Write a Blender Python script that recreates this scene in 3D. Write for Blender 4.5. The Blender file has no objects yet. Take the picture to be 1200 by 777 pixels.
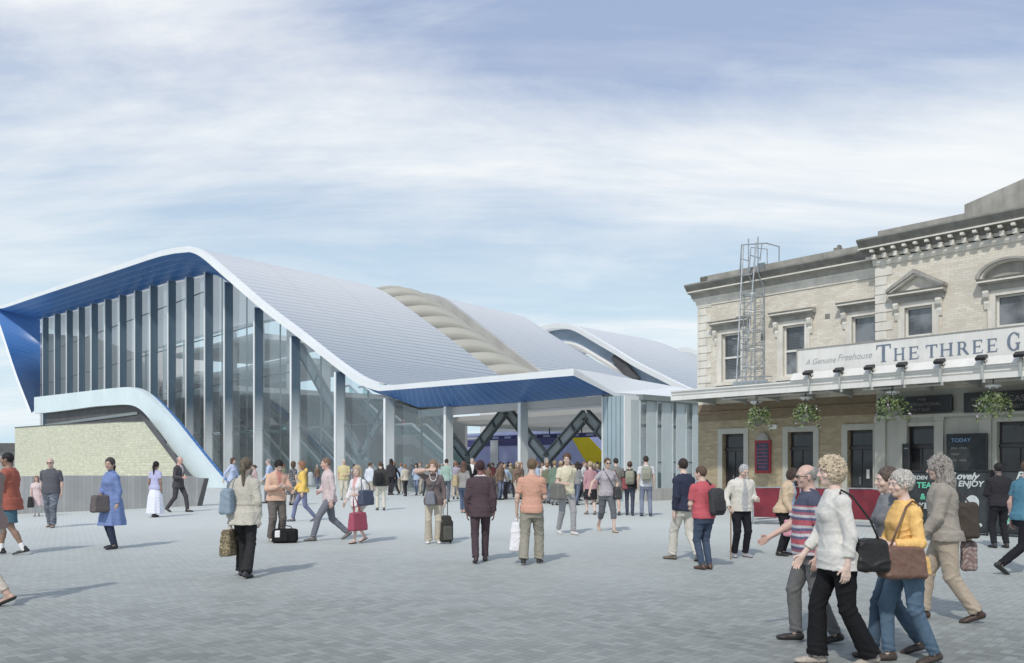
import bpy, math, random
import numpy as np
from mathutils import Vector, Matrix
random.seed(7)
rng = np.random.default_rng(11)
SC = bpy.context.scene
COL = SC.collection

# ------------------------------------------------------------------ camera
FPX, CXP, HOR, EYE = 1000.0, 600.0, 543.0, 1.70
cam_d = bpy.data.cameras.new('camera'); cam = bpy.data.objects.new('camera', cam_d); COL.objects.link(cam)
cam.location = (0, 0, EYE); cam.rotation_euler = (math.pi/2, 0, 0)
cam_d.sensor_width = 36.0; cam_d.lens = 36.0*FPX/1200.0
cam_d.shift_y = (HOR-388.5)/1200.0
cam_d.clip_end = 6000; cam_d.clip_start = 0.1
SC.camera = cam
SC.view_settings.view_transform = 'Standard'; SC.view_settings.look = 'None'; SC.view_settings.exposure = 0

# ------------------------------------------------------------------ frames
UX, UY = 0.6607, -0.7508      # along the facades (rightwards, towards the viewer)
DX, DY = 0.7508, 0.6607       # into the buildings
class Frame:
    def __init__(s, ox, oy, ux=UX, uy=UY, dx=DX, dy=DY):
        s.ox, s.oy, s.ux, s.uy, s.dx, s.dy = ox, oy, ux, uy, dx, dy
    def W(f, s, d, z):
        return (f.ox+f.ux*s+f.dx*d, f.oy+f.uy*s+f.dy*d, z)
    def L(f, x, y):
        x -= f.ox; y -= f.oy
        return (x*f.ux+y*f.uy, x*f.dx+y*f.dy)
    def s(f, px, d=0.0):
        k = (px-CXP)/FPX
        X, Y = f.ox+f.dx*d, f.oy+f.dy*d
        return (k*Y-X)/(f.ux-k*f.uy)
    def P(f, px, py, d=0.0):
        s = f.s(px, d); Y = f.oy+f.uy*s+f.dy*d
        return (s, d, (HOR-py)/FPX*Y+EYE)
ST = Frame(0.65, 43.6)
PB = Frame(7.2, 33.0)
WORLD = Frame(0, 0, 1, 0, 0, 1)

# ------------------------------------------------------------------ object helpers
def setp(o, label=None, cat=None, group=None, kind=None):
    if label: o['label'] = label
    if cat: o['category'] = cat
    if group: o['group'] = group
    if kind: o['kind'] = kind
    return o
def thing(name, loc, label, cat, group=None):
    o = bpy.data.objects.new(name, None); COL.objects.link(o)
    o.location = loc; o.empty_display_size = 0.2
    return setp(o, label, cat, group)
def origin_of(o):
    v = Vector((0, 0, 0))
    while o is not None:
        v += o.location; o = o.parent
    return v

class MB:
    """collects faces in world coordinates; build() makes one mesh object"""
    def __init__(s, fr=ST):
        s.fr = fr; s.v = []; s.f = []; s.uv = []; s.sm = []
    def face(s, pts, uv=None, smooth=False):
        i = len(s.v); s.v += [tuple(p) for p in pts]; s.f.append(tuple(range(i, i+len(pts))))
        s.uv.append(uv); s.sm.append(smooth)
    def lface(s, pts, uv=None):
        s.face([s.fr.W(*p) for p in pts], uv)
    def box(m, s0, s1, d0, d1, z0, z1, fr=None):
        fr = fr or m.fr
        if s0 > s1: s0, s1 = s1, s0
        if d0 > d1: d0, d1 = d1, d0
        c = [fr.W(a, b, c_) for c_ in (z0, z1) for b in (d0, d1) for a in (s0, s1)]
        for q in ((0, 1, 5, 4), (1, 3, 7, 5), (3, 2, 6, 7), (2, 0, 4, 6), (4, 5, 7, 6), (2, 3, 1, 0)):
            m.face([c[k] for k in q])
    def prism(m, prof, d0, d1):
        """prof: (s,z) polygon, counter-clockwise seen from the front"""
        n = len(prof)
        m.lface([(a, d0, b) for a, b in prof])
        m.lface([(a, d1, b) for a, b in reversed(prof)])
        for i in range(n):
            a, b = prof[i], prof[(i+1) % n]
            m.lface([(b[0], d0, b[1]), (a[0], d0, a[1]), (a[0], d1, a[1]), (b[0], d1, b[1])])
    def extr(m, prof, s0, s1):
        """prof: (d,z) polygon swept along s (cornices, mouldings)"""
        n = len(prof)
        m.lface([(s0, a, b) for a, b in prof]); m.lface([(s1, a, b) for a, b in reversed(prof)])
        for i in range(n):
            a, b = prof[i], prof[(i+1) % n]
            m.lface([(s0, a[0], a[1]), (s1, a[0], a[1]), (s1, b[0], b[1]), (s0, b[0], b[1])])
    def tube(m, pts, r, n=8, closed=False):
        pts = [Vector(p) for p in pts]
        rs = r if isinstance(r, (list, tuple)) else [r]*len(pts)
        rings = []
        up = Vector((0.13, 0.21, 1)).normalized()
        for i, p in enumerate(pts):
            a = pts[i-1] if i > 0 else (pts[-1] if closed else p)
            b = pts[i+1] if i < len(pts)-1 else (pts[0] if closed else p)
            t = (b-a).normalized()
            x = t.cross(up)
            if x.length < 0.1: x = t.cross(Vector((1, 0, 0)))
            x.normalize(); y = x.cross(t)
            rings.append([p+x*math.cos(6.2832*k/n)*rs[i]+y*math.sin(6.2832*k/n)*rs[i] for k in range(n)])
        R = range(len(rings) if closed else len(rings)-1)
        for i in R:
            A, B = rings[i], rings[(i+1) % len(rings)]
            for k in range(n):
                m.face([A[k], A[(k+1) % n], B[(k+1) % n], B[k]], smooth=True)
        if not closed:
            m.face(rings[0][::-1]); m.face(rings[-1])
    def bar(m, a, b, w, h, up=(0, 0, 1)):
        """rectangular bar between world points"""
        a, b = Vector(a), Vector(b); t = (b-a).normalized(); up = Vector(up)
        x = t.cross(up); x.normalize(); y = x.cross(t)
        q = [(-1, -1), (1, -1), (1, 1), (-1, 1)]
        A = [a+x*w/2*i+y*h/2*j for i, j in q]; B = [b+x*w/2*i+y*h/2*j for i, j in q]
        for k in range(4): m.face([A[k], A[(k+1) % 4], B[(k+1) % 4], B[k]])
        m.face(A[::-1]); m.face(B)
    def loft(m, A, B, n=1, flip=False, swap=False, uv0=0.0):
        """A,B world point lists (same length): smooth surface with uv in metres (u along A, v across)"""
        A = [Vector(p) for p in A]; B = [Vector(p) for p in B]
        u = [0.0]
        for i in range(1, len(A)): u.append(u[-1]+(A[i]-A[i-1]).length)
        W = (B[len(B)//2]-A[len(A)//2]).length
        for j in range(n):
            t0, t1 = j/n, (j+1)/n
            for i in range(len(A)-1):
                pts = [A[i].lerp(B[i], t0), A[i+1].lerp(B[i+1], t0), A[i+1].lerp(B[i+1], t1), A[i].lerp(B[i], t1)]
                uv = [(u[i]+uv0, t0*W), (u[i+1]+uv0, t0*W), (u[i+1]+uv0, t1*W), (u[i]+uv0, t1*W)]
                if swap: uv = [(b_, a_) for a_, b_ in uv]
                if flip: pts = pts[::-1]; uv = uv[::-1]
                m.face(pts, uv, True)
    def build(m, name, mat, parent=None, weld=False, loc=None, smooth=None):
        me = bpy.data.meshes.new(name)
        if parent is not None: o0 = origin_of(parent)
        elif loc is not None: o0 = Vector(loc)
        elif m.v:
            a = np.array(m.v); o0 = Vector(((a[:, 0].min()+a[:, 0].max())/2, (a[:, 1].min()+a[:, 1].max())/2, a[:, 2].min()))
        else: o0 = Vector((0, 0, 0))
        V = [(x-o0.x, y-o0.y, z-o0.z) for x, y, z in m.v]
        me.from_pydata(V, [], m.f)
        ul = me.uv_layers.new(name='UVMap')
        data = np.zeros((len(me.loops), 2), dtype=np.float32); li = 0
        for fi, f in enumerate(m.f):
            uv = m.uv[fi]
            if uv is None:
                P = [m.fr.L(m.v[k][0], m.v[k][1])+(m.v[k][2],) for k in f]
                a = np.array(P); nn = np.zeros(3)
                for k in range(len(a)):
                    p, q = a[k], a[(k+1) % len(a)]
                    nn += np.cross(p, q)
                nn = abs(nn)
                if nn[2] >= nn[0] and nn[2] >= nn[1]: uv = [(p[0], p[1]) for p in P]
                elif nn[1] >= nn[0]: uv = [(p[0], p[2]) for p in P]
                else: uv = [(p[1], p[2]) for p in P]
            for k in range(len(f)): data[li] = uv[k]; li += 1
        ul.data.foreach_set('uv', data.ravel())
        if any(m.sm) if smooth is None else smooth:
            sm = m.sm if smooth is None else [True]*len(m.f)
            me.polygons.foreach_set('use_smooth', sm)
            import bmesh
            bm = bmesh.new(); bm.from_mesh(me); bmesh.ops.remove_doubles(bm, verts=bm.verts, dist=0.0005); bm.to_mesh(me); bm.free()
            me.set_sharp_from_angle(angle=math.radians(35))
        if mat is not None: me.materials.append(mat)
        o = bpy.data.objects.new(name, me); COL.objects.link(o)
        if parent is not None: o.parent = parent
        else: o.location = o0
        return o

# ------------------------------------------------------------------ materials
def new_mat(name):
    m = bpy.data.materials.new(name); m.use_nodes = True
    nt = m.node_tree; b = nt.nodes['Principled BSDF']
    return m, nt, b
def N(nt, t, **kw):
    n = nt.nodes.new(t)
    for k, v in kw.items(): setattr(n, k, v)
    return n
def link(nt, a, b): nt.links.new(a, b)
def math_(nt, op, a, b=None, c=None, clamp=False):
    n = nt.nodes.new('ShaderNodeMath'); n.operation = op; n.use_clamp = clamp
    for i, x in enumerate((a, b, c)):
        if x is None: continue
        if isinstance(x, (int, float)): n.inputs[i].default_value = x
        else: nt.links.new(x, n.inputs[i])
    return n.outputs[0]
def mixc(nt, f, a, b, mode='MIX'):
    n = nt.nodes.new('ShaderNodeMix'); n.data_type = 'RGBA'; n.blend_type = mode
    for s, x in ((n.inputs[0], f), (n.inputs[6], a), (n.inputs[7], b)):
        if isinstance(x, (int, float)): s.default_value = x
        elif isinstance(x, tuple): s.default_value = x+(1,) if len(x) == 3 else x
        else: nt.links.new(x, s)
    return n.outputs[2]
def ramp(nt, x, p0, p1, c0=(0, 0, 0), c1=(1, 1, 1)):
    r = nt.nodes.new('ShaderNodeValToRGB'); r.color_ramp.elements[0].position = p0; r.color_ramp.elements[1].position = p1
    r.color_ramp.elements[0].color = c0+(1,); r.color_ramp.elements[1].color = c1+(1,)
    nt.links.new(x, r.inputs[0]); return r.outputs[0]
def uvn(nt, sx=1, sy=1, rot=0):
    t = N(nt, 'ShaderNodeUVMap'); mp = N(nt, 'ShaderNodeMapping')
    mp.inputs['Scale'].default_value = (sx, sy, 1); mp.inputs['Rotation'].default_value = (0, 0, rot)
    link(nt, t.outputs[0], mp.inputs[0]); return mp.outputs[0]
def noise(nt, vec, scale, detail=4, rough=0.55, out=0):
    n = N(nt, 'ShaderNodeTexNoise'); n.inputs['Scale'].default_value = scale
    n.inputs['Detail'].default_value = detail; n.inputs['Roughness'].default_value = rough
    if vec is not None: link(nt, vec, n.inputs['Vector'])
    return n.outputs[out]
def bump(nt, b, h, strength=0.3, dist=0.01):
    n = N(nt, 'ShaderNodeBump'); n.inputs['Strength'].default_value = strength; n.inputs['Distance'].default_value = dist
    link(nt, h, n.inputs['Height']); link(nt, n.outputs[0], b.inputs['Normal'])
def geo(nt):
    return N(nt, 'ShaderNodeNewGeometry').outputs['Position']
def plain(name, c, rough=0.6, metal=0.0, var=0.12, scale=1.5, bmp=0.15, spec=0.5, dirt=0.0, streak=False):
    """painted / stone surface with soft mottling, grime and fine bump"""
    m, nt, b = new_mat(name)
    P = geo(nt)
    n1 = noise(nt, P, scale, 5)
    lo = tuple(x*(1-var*1.6) for x in c); hi = tuple(min(1, x*(1+var)) for x in c)
    col = mixc(nt, ramp(nt, n1, 0.3, 0.7), lo, hi)
    if dirt or streak:
        mp = N(nt, 'ShaderNodeMapping'); mp.inputs['Scale'].default_value = (3, 3, 0.25) if streak else (1, 1, 1)
        link(nt, P, mp.inputs[0])
        n2 = noise(nt, mp.outputs[0], 2.2, 6, 0.65)
        col = mixc(nt, math_(nt, 'MULTIPLY', ramp(nt, n2, 0.48, 0.78), dirt or 0.4), col, tuple(x*0.45 for x in c))
    link(nt, col, b.inputs['Base Color'])
    b.inputs['Roughness'].default_value = rough; b.inputs['Metallic'].default_value = metal
    b.inputs['Specular IOR Level'].default_value = spec
    if bmp: bump(nt, b, noise(nt, P, 28, 4), bmp, 0.006)
    return m
M = {}
M['white_metal'] = plain('white_metal', (0.80, 0.82, 0.82), 0.38, 0.0, 0.03, 0.5, 0.03)
M['parapet_white'] = plain('parapet_white', (0.70, 0.80, 0.82), 0.45, 0, 0.05, 0.25, 0.05, dirt=0.12)
M['prop_edge'] = plain('prop_edge', (0.15, 0.17, 0.18), 0.4, 0.2, 0.1, 2, 0.05)
M['prop_grey'] = plain('prop_grey', (0.36, 0.40, 0.42), 0.45, 0.1, 0.1, 1, 0.05)
M['dark_steel'] = plain('dark_steel', (0.03, 0.035, 0.04), 0.4, 0.3, 0.1, 2, 0.05)
M['grey_steel'] = plain('grey_steel', (0.24, 0.27, 0.27), 0.4, 0.2, 0.1, 1, 0.05)
M['galv'] = plain('galvanised', (0.42, 0.45, 0.47), 0.45, 0.6, 0.15, 6, 0.05)
M['concrete'] = plain('concrete', (0.36, 0.36, 0.35), 0.85, 0, 0.12, 1.2, 0.3, dirt=0.35, streak=True)
M['grey_stone'] = plain('weathered_grey_stone', (0.37, 0.355, 0.32), 0.9, 0, 0.16, 2.2, 0.5, dirt=0.5, streak=True)
M['dark_stone'] = plain('dark_weathered_stone', (0.235, 0.23, 0.205), 0.9, 0, 0.2, 2.2, 0.5, dirt=0.4, streak=True)
M['stone'] = plain('cream_stone', (0.72, 0.69, 0.62), 0.8, 0, 0.10, 2.0, 0.3, dirt=0.35, streak=True)
M['cream_paint'] = plain('cream_paint', (0.46, 0.45, 0.39), 0.55, 0, 0.05, 1.4, 0.06, dirt=0.22, streak=True)
M['white_paint'] = plain('white_paint', (0.74, 0.73, 0.69), 0.5, 0, 0.05, 1.5, 0.06, dirt=0.18, streak=True)
M['canopy_under'] = plain('canopy_underside', (0.42, 0.44, 0.42), 0.6, 0, 0.08, 0.8, 0.06, dirt=0.2)
M['black_paint'] = plain('black_paint', (0.018, 0.018, 0.02), 0.4, 0, 0.2, 2, 0.05)
M['brown_paint'] = plain('dark_door_paint', (0.045, 0.040, 0.040), 0.35, 0, 0.2, 2, 0.05)
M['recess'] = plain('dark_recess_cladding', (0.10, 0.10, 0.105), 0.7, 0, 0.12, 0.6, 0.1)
M['escalator'] = plain('escalator_cladding', (0.42, 0.41, 0.41), 0.5, 0.1, 0.1, 0.6, 0)
M['interior_wall'] = plain('interior_wall', (0.74, 0.71, 0.67), 0.8, 0, 0.08, 0.15, 0.0)
M['interior_pale'] = plain('interior_pale', (0.70, 0.70, 0.68), 0.6, 0, 0.05, 0.3, 0.0)
M['ceiling_grey'] = plain('ceiling_grey', (0.52, 0.51, 0.49), 0.7, 0, 0.06, 0.2, 0.0)
M['red_canvas'] = plain('red_canvas', (0.18, 0.02, 0.035), 0.75, 0, 0.2, 2.5, 0.25)
M['chalk'] = plain('chalkboard', (0.028, 0.035, 0.038), 0.7, 0, 0.35, 3, 0.05)
M['chalk_white'] = plain('chalk_white', (0.50, 0.54, 0.53), 0.8, 0, 0.1, 8, 0)
M['chalk_green'] = plain('chalk_green', (0.12, 0.5, 0.33), 0.8, 0, 0.1, 8, 0)
M['chalk_blue'] = plain('chalk_blue', (0.25, 0.42, 0.6), 0.8, 0, 0.1, 8, 0)
M['letter_blue'] = plain('letter_blue', (0.17, 0.21, 0.27), 0.5, 0, 0.15, 6, 0)
M['letter_grey'] = plain('letter_grey', (0.42, 0.43, 0.44), 0.6, 0, 0.1, 6, 0)
M['board_text'] = plain('board_text', (0.20, 0.19, 0.17), 0.6, 0, 0.1, 6, 0)
M['train_blue'] = plain('train_blue', (0.48, 0.52, 0.84), 0.3, 0, 0.12, 0.4, 0)
M['train_navy'] = plain('train_dark_blue', (0.08, 0.08, 0.22), 0.2, 0, 0.1, 0.5, 0)
M['train_yellow'] = plain('train_yellow', (0.85, 0.66, 0.03), 0.35, 0, 0.05, 0.5, 0)
M['lamp_white'] = plain('lamp_glass', (0.85, 0.85, 0.82), 0.25, 0, 0.02, 3, 0)

def mat_soffit():
    m, nt, b = new_mat('blue_soffit')
    uv = uvn(nt)
    sx = N(nt, 'ShaderNodeSeparateXYZ'); link(nt, uv, sx.inputs[0])
    w = math_(nt, 'FRACT', math_(nt, 'MULTIPLY', sx.outputs[0], 1/0.62))
    seam = math_(nt, 'LESS_THAN', w, 0.12)
    idn = math_(nt, 'FLOOR', math_(nt, 'MULTIPLY', sx.outputs[0], 1/0.62))
    wn = N(nt, 'ShaderNodeTexWhiteNoise', noise_dimensions='1D'); link(nt, idn, wn.inputs['W'])
    c = mixc(nt, math_(nt, 'MULTIPLY', wn.outputs[0], 0.5), (0.035, 0.135, 0.40), (0.06, 0.20, 0.50))
    c = mixc(nt, math_(nt, 'MULTIPLY', noise(nt, uv, 0.25, 3), 0.4), c, (0.07, 0.20, 0.46))
    c = mixc(nt, math_(nt, 'MULTIPLY', seam, 0.7), c, (0.20, 0.36, 0.62))
    link(nt, c, b.inputs['Base Color']); b.inputs['Roughness'].default_value = 0.33
    bump(nt, b, math_(nt, 'SUBTRACT', 1.0, seam), 0.5, 0.02)
    return m
M['soffit'] = mat_soffit()

def mat_roof():
    m, nt, b = new_mat('standing_seam_roof')
    uv = uvn(nt)
    sx = N(nt, 'ShaderNodeSeparateXYZ'); link(nt, uv, sx.inputs[0])
    w = math_(nt, 'FRACT', math_(nt, 'MULTIPLY', sx.outputs[0], 1/0.62))
    tri = math_(nt, 'ABSOLUTE', math_(nt, 'SUBTRACT', w, 0.5))
    seam = ramp(nt, tri, 0.30, 0.46)
    c = mixc(nt, noise(nt, uv, 0.12, 4), (0.88, 0.90, 0.91), (0.96, 0.96, 0.96))
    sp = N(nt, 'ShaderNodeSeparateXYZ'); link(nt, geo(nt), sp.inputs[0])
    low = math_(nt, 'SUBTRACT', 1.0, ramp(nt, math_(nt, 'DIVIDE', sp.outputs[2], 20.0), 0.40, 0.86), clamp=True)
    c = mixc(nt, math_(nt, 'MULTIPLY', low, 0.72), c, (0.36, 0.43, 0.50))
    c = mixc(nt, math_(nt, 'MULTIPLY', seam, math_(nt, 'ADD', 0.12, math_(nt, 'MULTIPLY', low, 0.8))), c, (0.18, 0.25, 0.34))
    jt = math_(nt, 'LESS_THAN', math_(nt, 'FRACT', math_(nt, 'MULTIPLY', sx.outputs[1], 1/5.3)), 0.014)
    c = mixc(nt, math_(nt, 'MULTIPLY', jt, 0.35), c, (0.3, 0.34, 0.38))
    link(nt, c, b.inputs['Base Color']); b.inputs['Roughness'].default_value = 0.42; b.inputs['Metallic'].default_value = 0.05
    bump(nt, b, tri, 0.6, 0.05)
    # translucency added to the opaque metal roof so daylight fills the hall below
    tl = N(nt, 'ShaderNodeBsdfTranslucent'); tl.inputs[0].default_value = (0.97, 0.97, 0.95, 1); mx = N(nt, 'ShaderNodeMixShader'); mx.inputs[0].default_value = 0.32
    link(nt, b.outputs[0], mx.inputs[1]); link(nt, tl.outputs[0], mx.inputs[2]); link(nt, mx.outputs[0], nt.nodes['Material Output'].inputs[0])
    return m
M['roof'] = mat_roof()

def mat_fin():
    # steel fin; dark head and pale foot imitate reflections, painted as a height gradient
    m, nt, b = new_mat('reflection_graded_fin')
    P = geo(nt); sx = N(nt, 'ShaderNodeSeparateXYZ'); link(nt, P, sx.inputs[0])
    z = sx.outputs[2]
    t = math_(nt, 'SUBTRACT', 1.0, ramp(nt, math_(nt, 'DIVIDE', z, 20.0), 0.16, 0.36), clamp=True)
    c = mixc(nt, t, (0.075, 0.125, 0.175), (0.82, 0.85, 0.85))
    c = mixc(nt, math_(nt, 'MULTIPLY', noise(nt, P, 0.5, 4), 0.25), c, (0.30, 0.37, 0.42))
    link(nt, c, b.inputs['Base Color']); b.inputs['Roughness'].default_value = 0.3; b.inputs['Metallic'].default_value = 0.12
    return m
M['fin'] = mat_fin()

def mat_glass(name, tint, refl, haze):
    m, nt, b = new_mat(name)
    out = nt.nodes['Material Output']; nt.nodes.remove(b)
    tr = N(nt, 'ShaderNodeBsdfTransparent'); tr.inputs[0].default_value = tint+(1,)
    gl = N(nt, 'ShaderNodeBsdfGlossy'); gl.inputs[0].default_value = (0.9, 0.94, 0.95, 1); gl.inputs['Roughness'].default_value = 0.04
    df = N(nt, 'ShaderNodeBsdfDiffuse'); df.inputs[0].default_value = (0.66, 0.76, 0.82, 1)
    fr = N(nt, 'ShaderNodeFresnel'); fr.inputs[0].default_value = 1.5
    P = geo(nt)
    f = math_(nt, 'ADD', math_(nt, 'MULTIPLY', fr.outputs[0], refl), 0.02, clamp=True)
    hz = math_(nt, 'MULTIPLY', ramp(nt, noise(nt, P, 0.35, 3), 0.25, 0.8, (0.5, 0.5, 0.5)), haze)
    a = N(nt, 'ShaderNodeMixShader'); link(nt, hz, a.inputs[0]); link(nt, tr.outputs[0], a.inputs[1]); link(nt, df.outputs[0], a.inputs[2])
    c = N(nt, 'ShaderNodeMixShader'); link(nt, f, c.inputs[0]); link(nt, a.outputs[0], c.inputs[1]); link(nt, gl.outputs[0], c.inputs[2])
    link(nt, c.outputs[0], out.inputs[0]); return m
M['glass'] = mat_glass('facade_glass', (0.88, 0.93, 0.94), 1.0, 0.16)
M['glass_green'] = mat_glass('green_rail_glass', (0.50, 0.78, 0.74), 1.0, 0.25)
M['glass_gate'] = mat_glass('gate_glass', (0.75, 0.88, 0.92), 1.5, 0.25)

def mat_pane():
    m, nt, b = new_mat('dark_window_pane')
    uv = uvn(nt); sx = N(nt, 'ShaderNodeSeparateXYZ'); link(nt, uv, sx.inputs[0])
    w = math_(nt, 'FRACT', math_(nt, 'MULTIPLY', sx.outputs[1], 1/0.055))
    c = mixc(nt, ramp(nt, noise(nt, uv, 1.1, 3), 0.42, 0.62), (0.035, 0.042, 0.05), (0.20, 0.22, 0.24))
    c = mixc(nt, math_(nt, 'MULTIPLY', math_(nt, 'LESS_THAN', w, 0.4), 0.25), c, (0.30, 0.30, 0.30))
    link(nt, c, b.inputs['Base Color']); b.inputs['Roughness'].default_value = 0.05; b.inputs['Specular IOR Level'].default_value = 0.9
    bump(nt, b, noise(nt, geo(nt), 1.6, 2), 0.06, 0.05)
    return m
M['pane'] = mat_pane()
M['door_pane'] = plain('dark_glass', (0.035, 0.037, 0.04), 0.06, 0, 0.3, 1.5, 0.0)
def mat_etfe():
    m, nt, b = new_mat('cushion_cream')
    uv = uvn(nt); sx = N(nt, 'ShaderNodeSeparateXYZ'); link(nt, uv, sx.inputs[0])
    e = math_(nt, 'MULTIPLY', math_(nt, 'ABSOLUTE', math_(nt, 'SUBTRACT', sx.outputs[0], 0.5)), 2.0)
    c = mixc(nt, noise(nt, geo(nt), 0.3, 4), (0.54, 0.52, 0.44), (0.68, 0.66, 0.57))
    c = mixc(nt, math_(nt, 'MULTIPLY', ramp(nt, e, 0.40, 0.97), 0.88), c, (0.12, 0.11, 0.09))  # crease shade painted into the colour towards the cushion edges
    link(nt, c, b.inputs['Base Color']); b.inputs['Roughness'].default_value = 0.4
    tl = N(nt, 'ShaderNodeBsdfTranslucent'); link(nt, c, tl.inputs[0]); mx = N(nt, 'ShaderNodeMixShader'); mx.inputs[0].default_value = 0.30
    link(nt, b.outputs[0], mx.inputs[1]); link(nt, tl.outputs[0], mx.inputs[2]); link(nt, mx.outputs[0], nt.nodes['Material Output'].inputs[0])
    return m
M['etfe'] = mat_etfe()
def mat_fill_ceiling():  # translucency added to the grey ceiling so daylight brightens the entrance
    m, nt, b = new_mat('translucent_fill_ceiling')
    b.inputs['Base Color'].default_value = (0.6, 0.6, 0.58, 1)
    tl = N(nt, 'ShaderNodeBsdfTranslucent'); tl.inputs[0].default_value = (0.8, 0.8, 0.78, 1); mx = N(nt, 'ShaderNodeMixShader'); mx.inputs[0].default_value = 0.55
    link(nt, b.outputs[0], mx.inputs[1]); link(nt, tl.outputs[0], mx.inputs[2]); link(nt, mx.outputs[0], nt.nodes['Material Output'].inputs[0])
    return m
M['fill_ceiling'] = mat_fill_ceiling()

def mat_brick(name, c1, c2, mortar, dirt=0.3, bw=0.225, bh=0.075):
    m, nt, b = new_mat(name)
    uv = uvn(nt)
    br = N(nt, 'ShaderNodeTexBrick'); link(nt, uv, br.inputs['Vector'])
    br.inputs['Scale'].default_value = 1; br.inputs['Brick Width'].default_value = bw; br.inputs['Row Height'].default_value = bh
    br.inputs['Mortar Size'].default_value = 0.006; br.inputs['Mortar Smooth'].default_value = 0.3; br.inputs['Bias'].default_value = 0
    br.inputs['Color1'].default_value = c1+(1,); br.inputs['Color2'].default_value = c2+(1,); br.inputs['Mortar'].default_value = mortar+(1,)
    P = geo(nt)
    n2 = noise(nt, P, 1.3, 6, 0.65)
    c = mixc(nt, math_(nt, 'MULTIPLY', ramp(nt, n2, 0.42, 0.75), dirt), br.outputs[0], tuple(x*0.42 for x in c1))
    c = mixc(nt, math_(nt, 'MULTIPLY', noise(nt, uv, 9, 3), 0.35), c, tuple(x*0.72 for x in c2))
    link(nt, c, b.inputs['Base Color']); b.inputs['Roughness'].default_value = 0.9
    bump(nt, b, math_(nt, 'ADD', math_(nt, 'MULTIPLY', br.outputs[1], -1.0), math_(nt, 'MULTIPLY', noise(nt, uv, 40, 3), 0.5)), 0.55, 0.008)
    return m
M['brick'] = mat_brick('pale_brick', (0.80, 0.755, 0.66), (0.67, 0.61, 0.51), (0.60, 0.56, 0.49), 0.36)
M['brick_low'] = mat_brick('ochre_brick', (0.50, 0.42, 0.28), (0.36, 0.28, 0.17), (0.40, 0.37, 0.31), 0.4)
M['brick_orange'] = mat_brick('orange_brick_band', (0.30, 0.23, 0.15), (0.25, 0.18, 0.11), (0.25, 0.22, 0.18), 0.4)

def mat_hedge():
    m, nt, b = new_mat('mossy_rubble_stone')
    uv = uvn(nt)
    br = N(nt, 'ShaderNodeTexBrick'); link(nt, uv, br.inputs['Vector'])
    br.inputs['Scale'].default_value = 1; br.inputs['Brick Width'].default_value = 1.5; br.inputs['Row Height'].default_value = 0.22
    br.inputs['Mortar Size'].default_value = 0.02; br.inputs['Mortar Smooth'].default_value = 0.6
    br.inputs['Color1'].default_value = (0.72, 0.71, 0.57, 1); br.inputs['Color2'].default_value = (0.60, 0.60, 0.47, 1); br.inputs['Mortar'].default_value = (0.34, 0.36, 0.26, 1)
    mp = N(nt, 'ShaderNodeMapping'); mp.inputs['Scale'].default_value = (1, 2.6, 1); link(nt, uv, mp.inputs[0])
    n1 = noise(nt, mp.outputs[0], 1.3, 6, 0.7)
    c = mixc(nt, ramp(nt, n1, 0.40, 0.62), br.outputs[0], (0.42, 0.43, 0.32))
    c = mixc(nt, math_(nt, 'MULTIPLY', noise(nt, uv, 0.15, 3), 0.6), c, (0.70, 0.70, 0.54))
    link(nt, c, b.inputs['Base Color']); b.inputs['Roughness'].default_value = 0.95
    bump(nt, b, n1, 0.8, 0.08)
    return m
M['hedge'] = mat_hedge()

def mat_boards():
    m, nt, b = new_mat('board_marked_concrete')
    uv = uvn(nt); sx = N(nt, 'ShaderNodeSeparateXYZ'); link(nt, uv, sx.inputs[0])
    w = math_(nt, 'FRACT', math_(nt, 'MULTIPLY', sx.outputs[0], 1/0.14))
    seam = math_(nt, 'LESS_THAN', w, 0.1)
    wn = N(nt, 'ShaderNodeTexWhiteNoise', noise_dimensions='1D'); link(nt, math_(nt, 'FLOOR', math_(nt, 'MULTIPLY', sx.outputs[0], 1/0.14)), wn.inputs['W'])
    c = mixc(nt, wn.outputs[0], (0.42, 0.42, 0.41), (0.52, 0.52, 0.51))
    c = mixc(nt, math_(nt, 'MULTIPLY', seam, 0.5), c, (0.20, 0.20, 0.20))
    c = mixc(nt, math_(nt, 'MULTIPLY', ramp(nt, noise(nt, uv, 0.8, 5), 0.45, 0.75), 0.4), c, (0.22, 0.22, 0.21))
    link(nt, c, b.inputs['Base Color']); b.inputs['Roughness'].default_value = 0.85
    bump(nt, b, seam, -0.4, 0.01)
    return m
M['boards'] = mat_boards()

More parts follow.
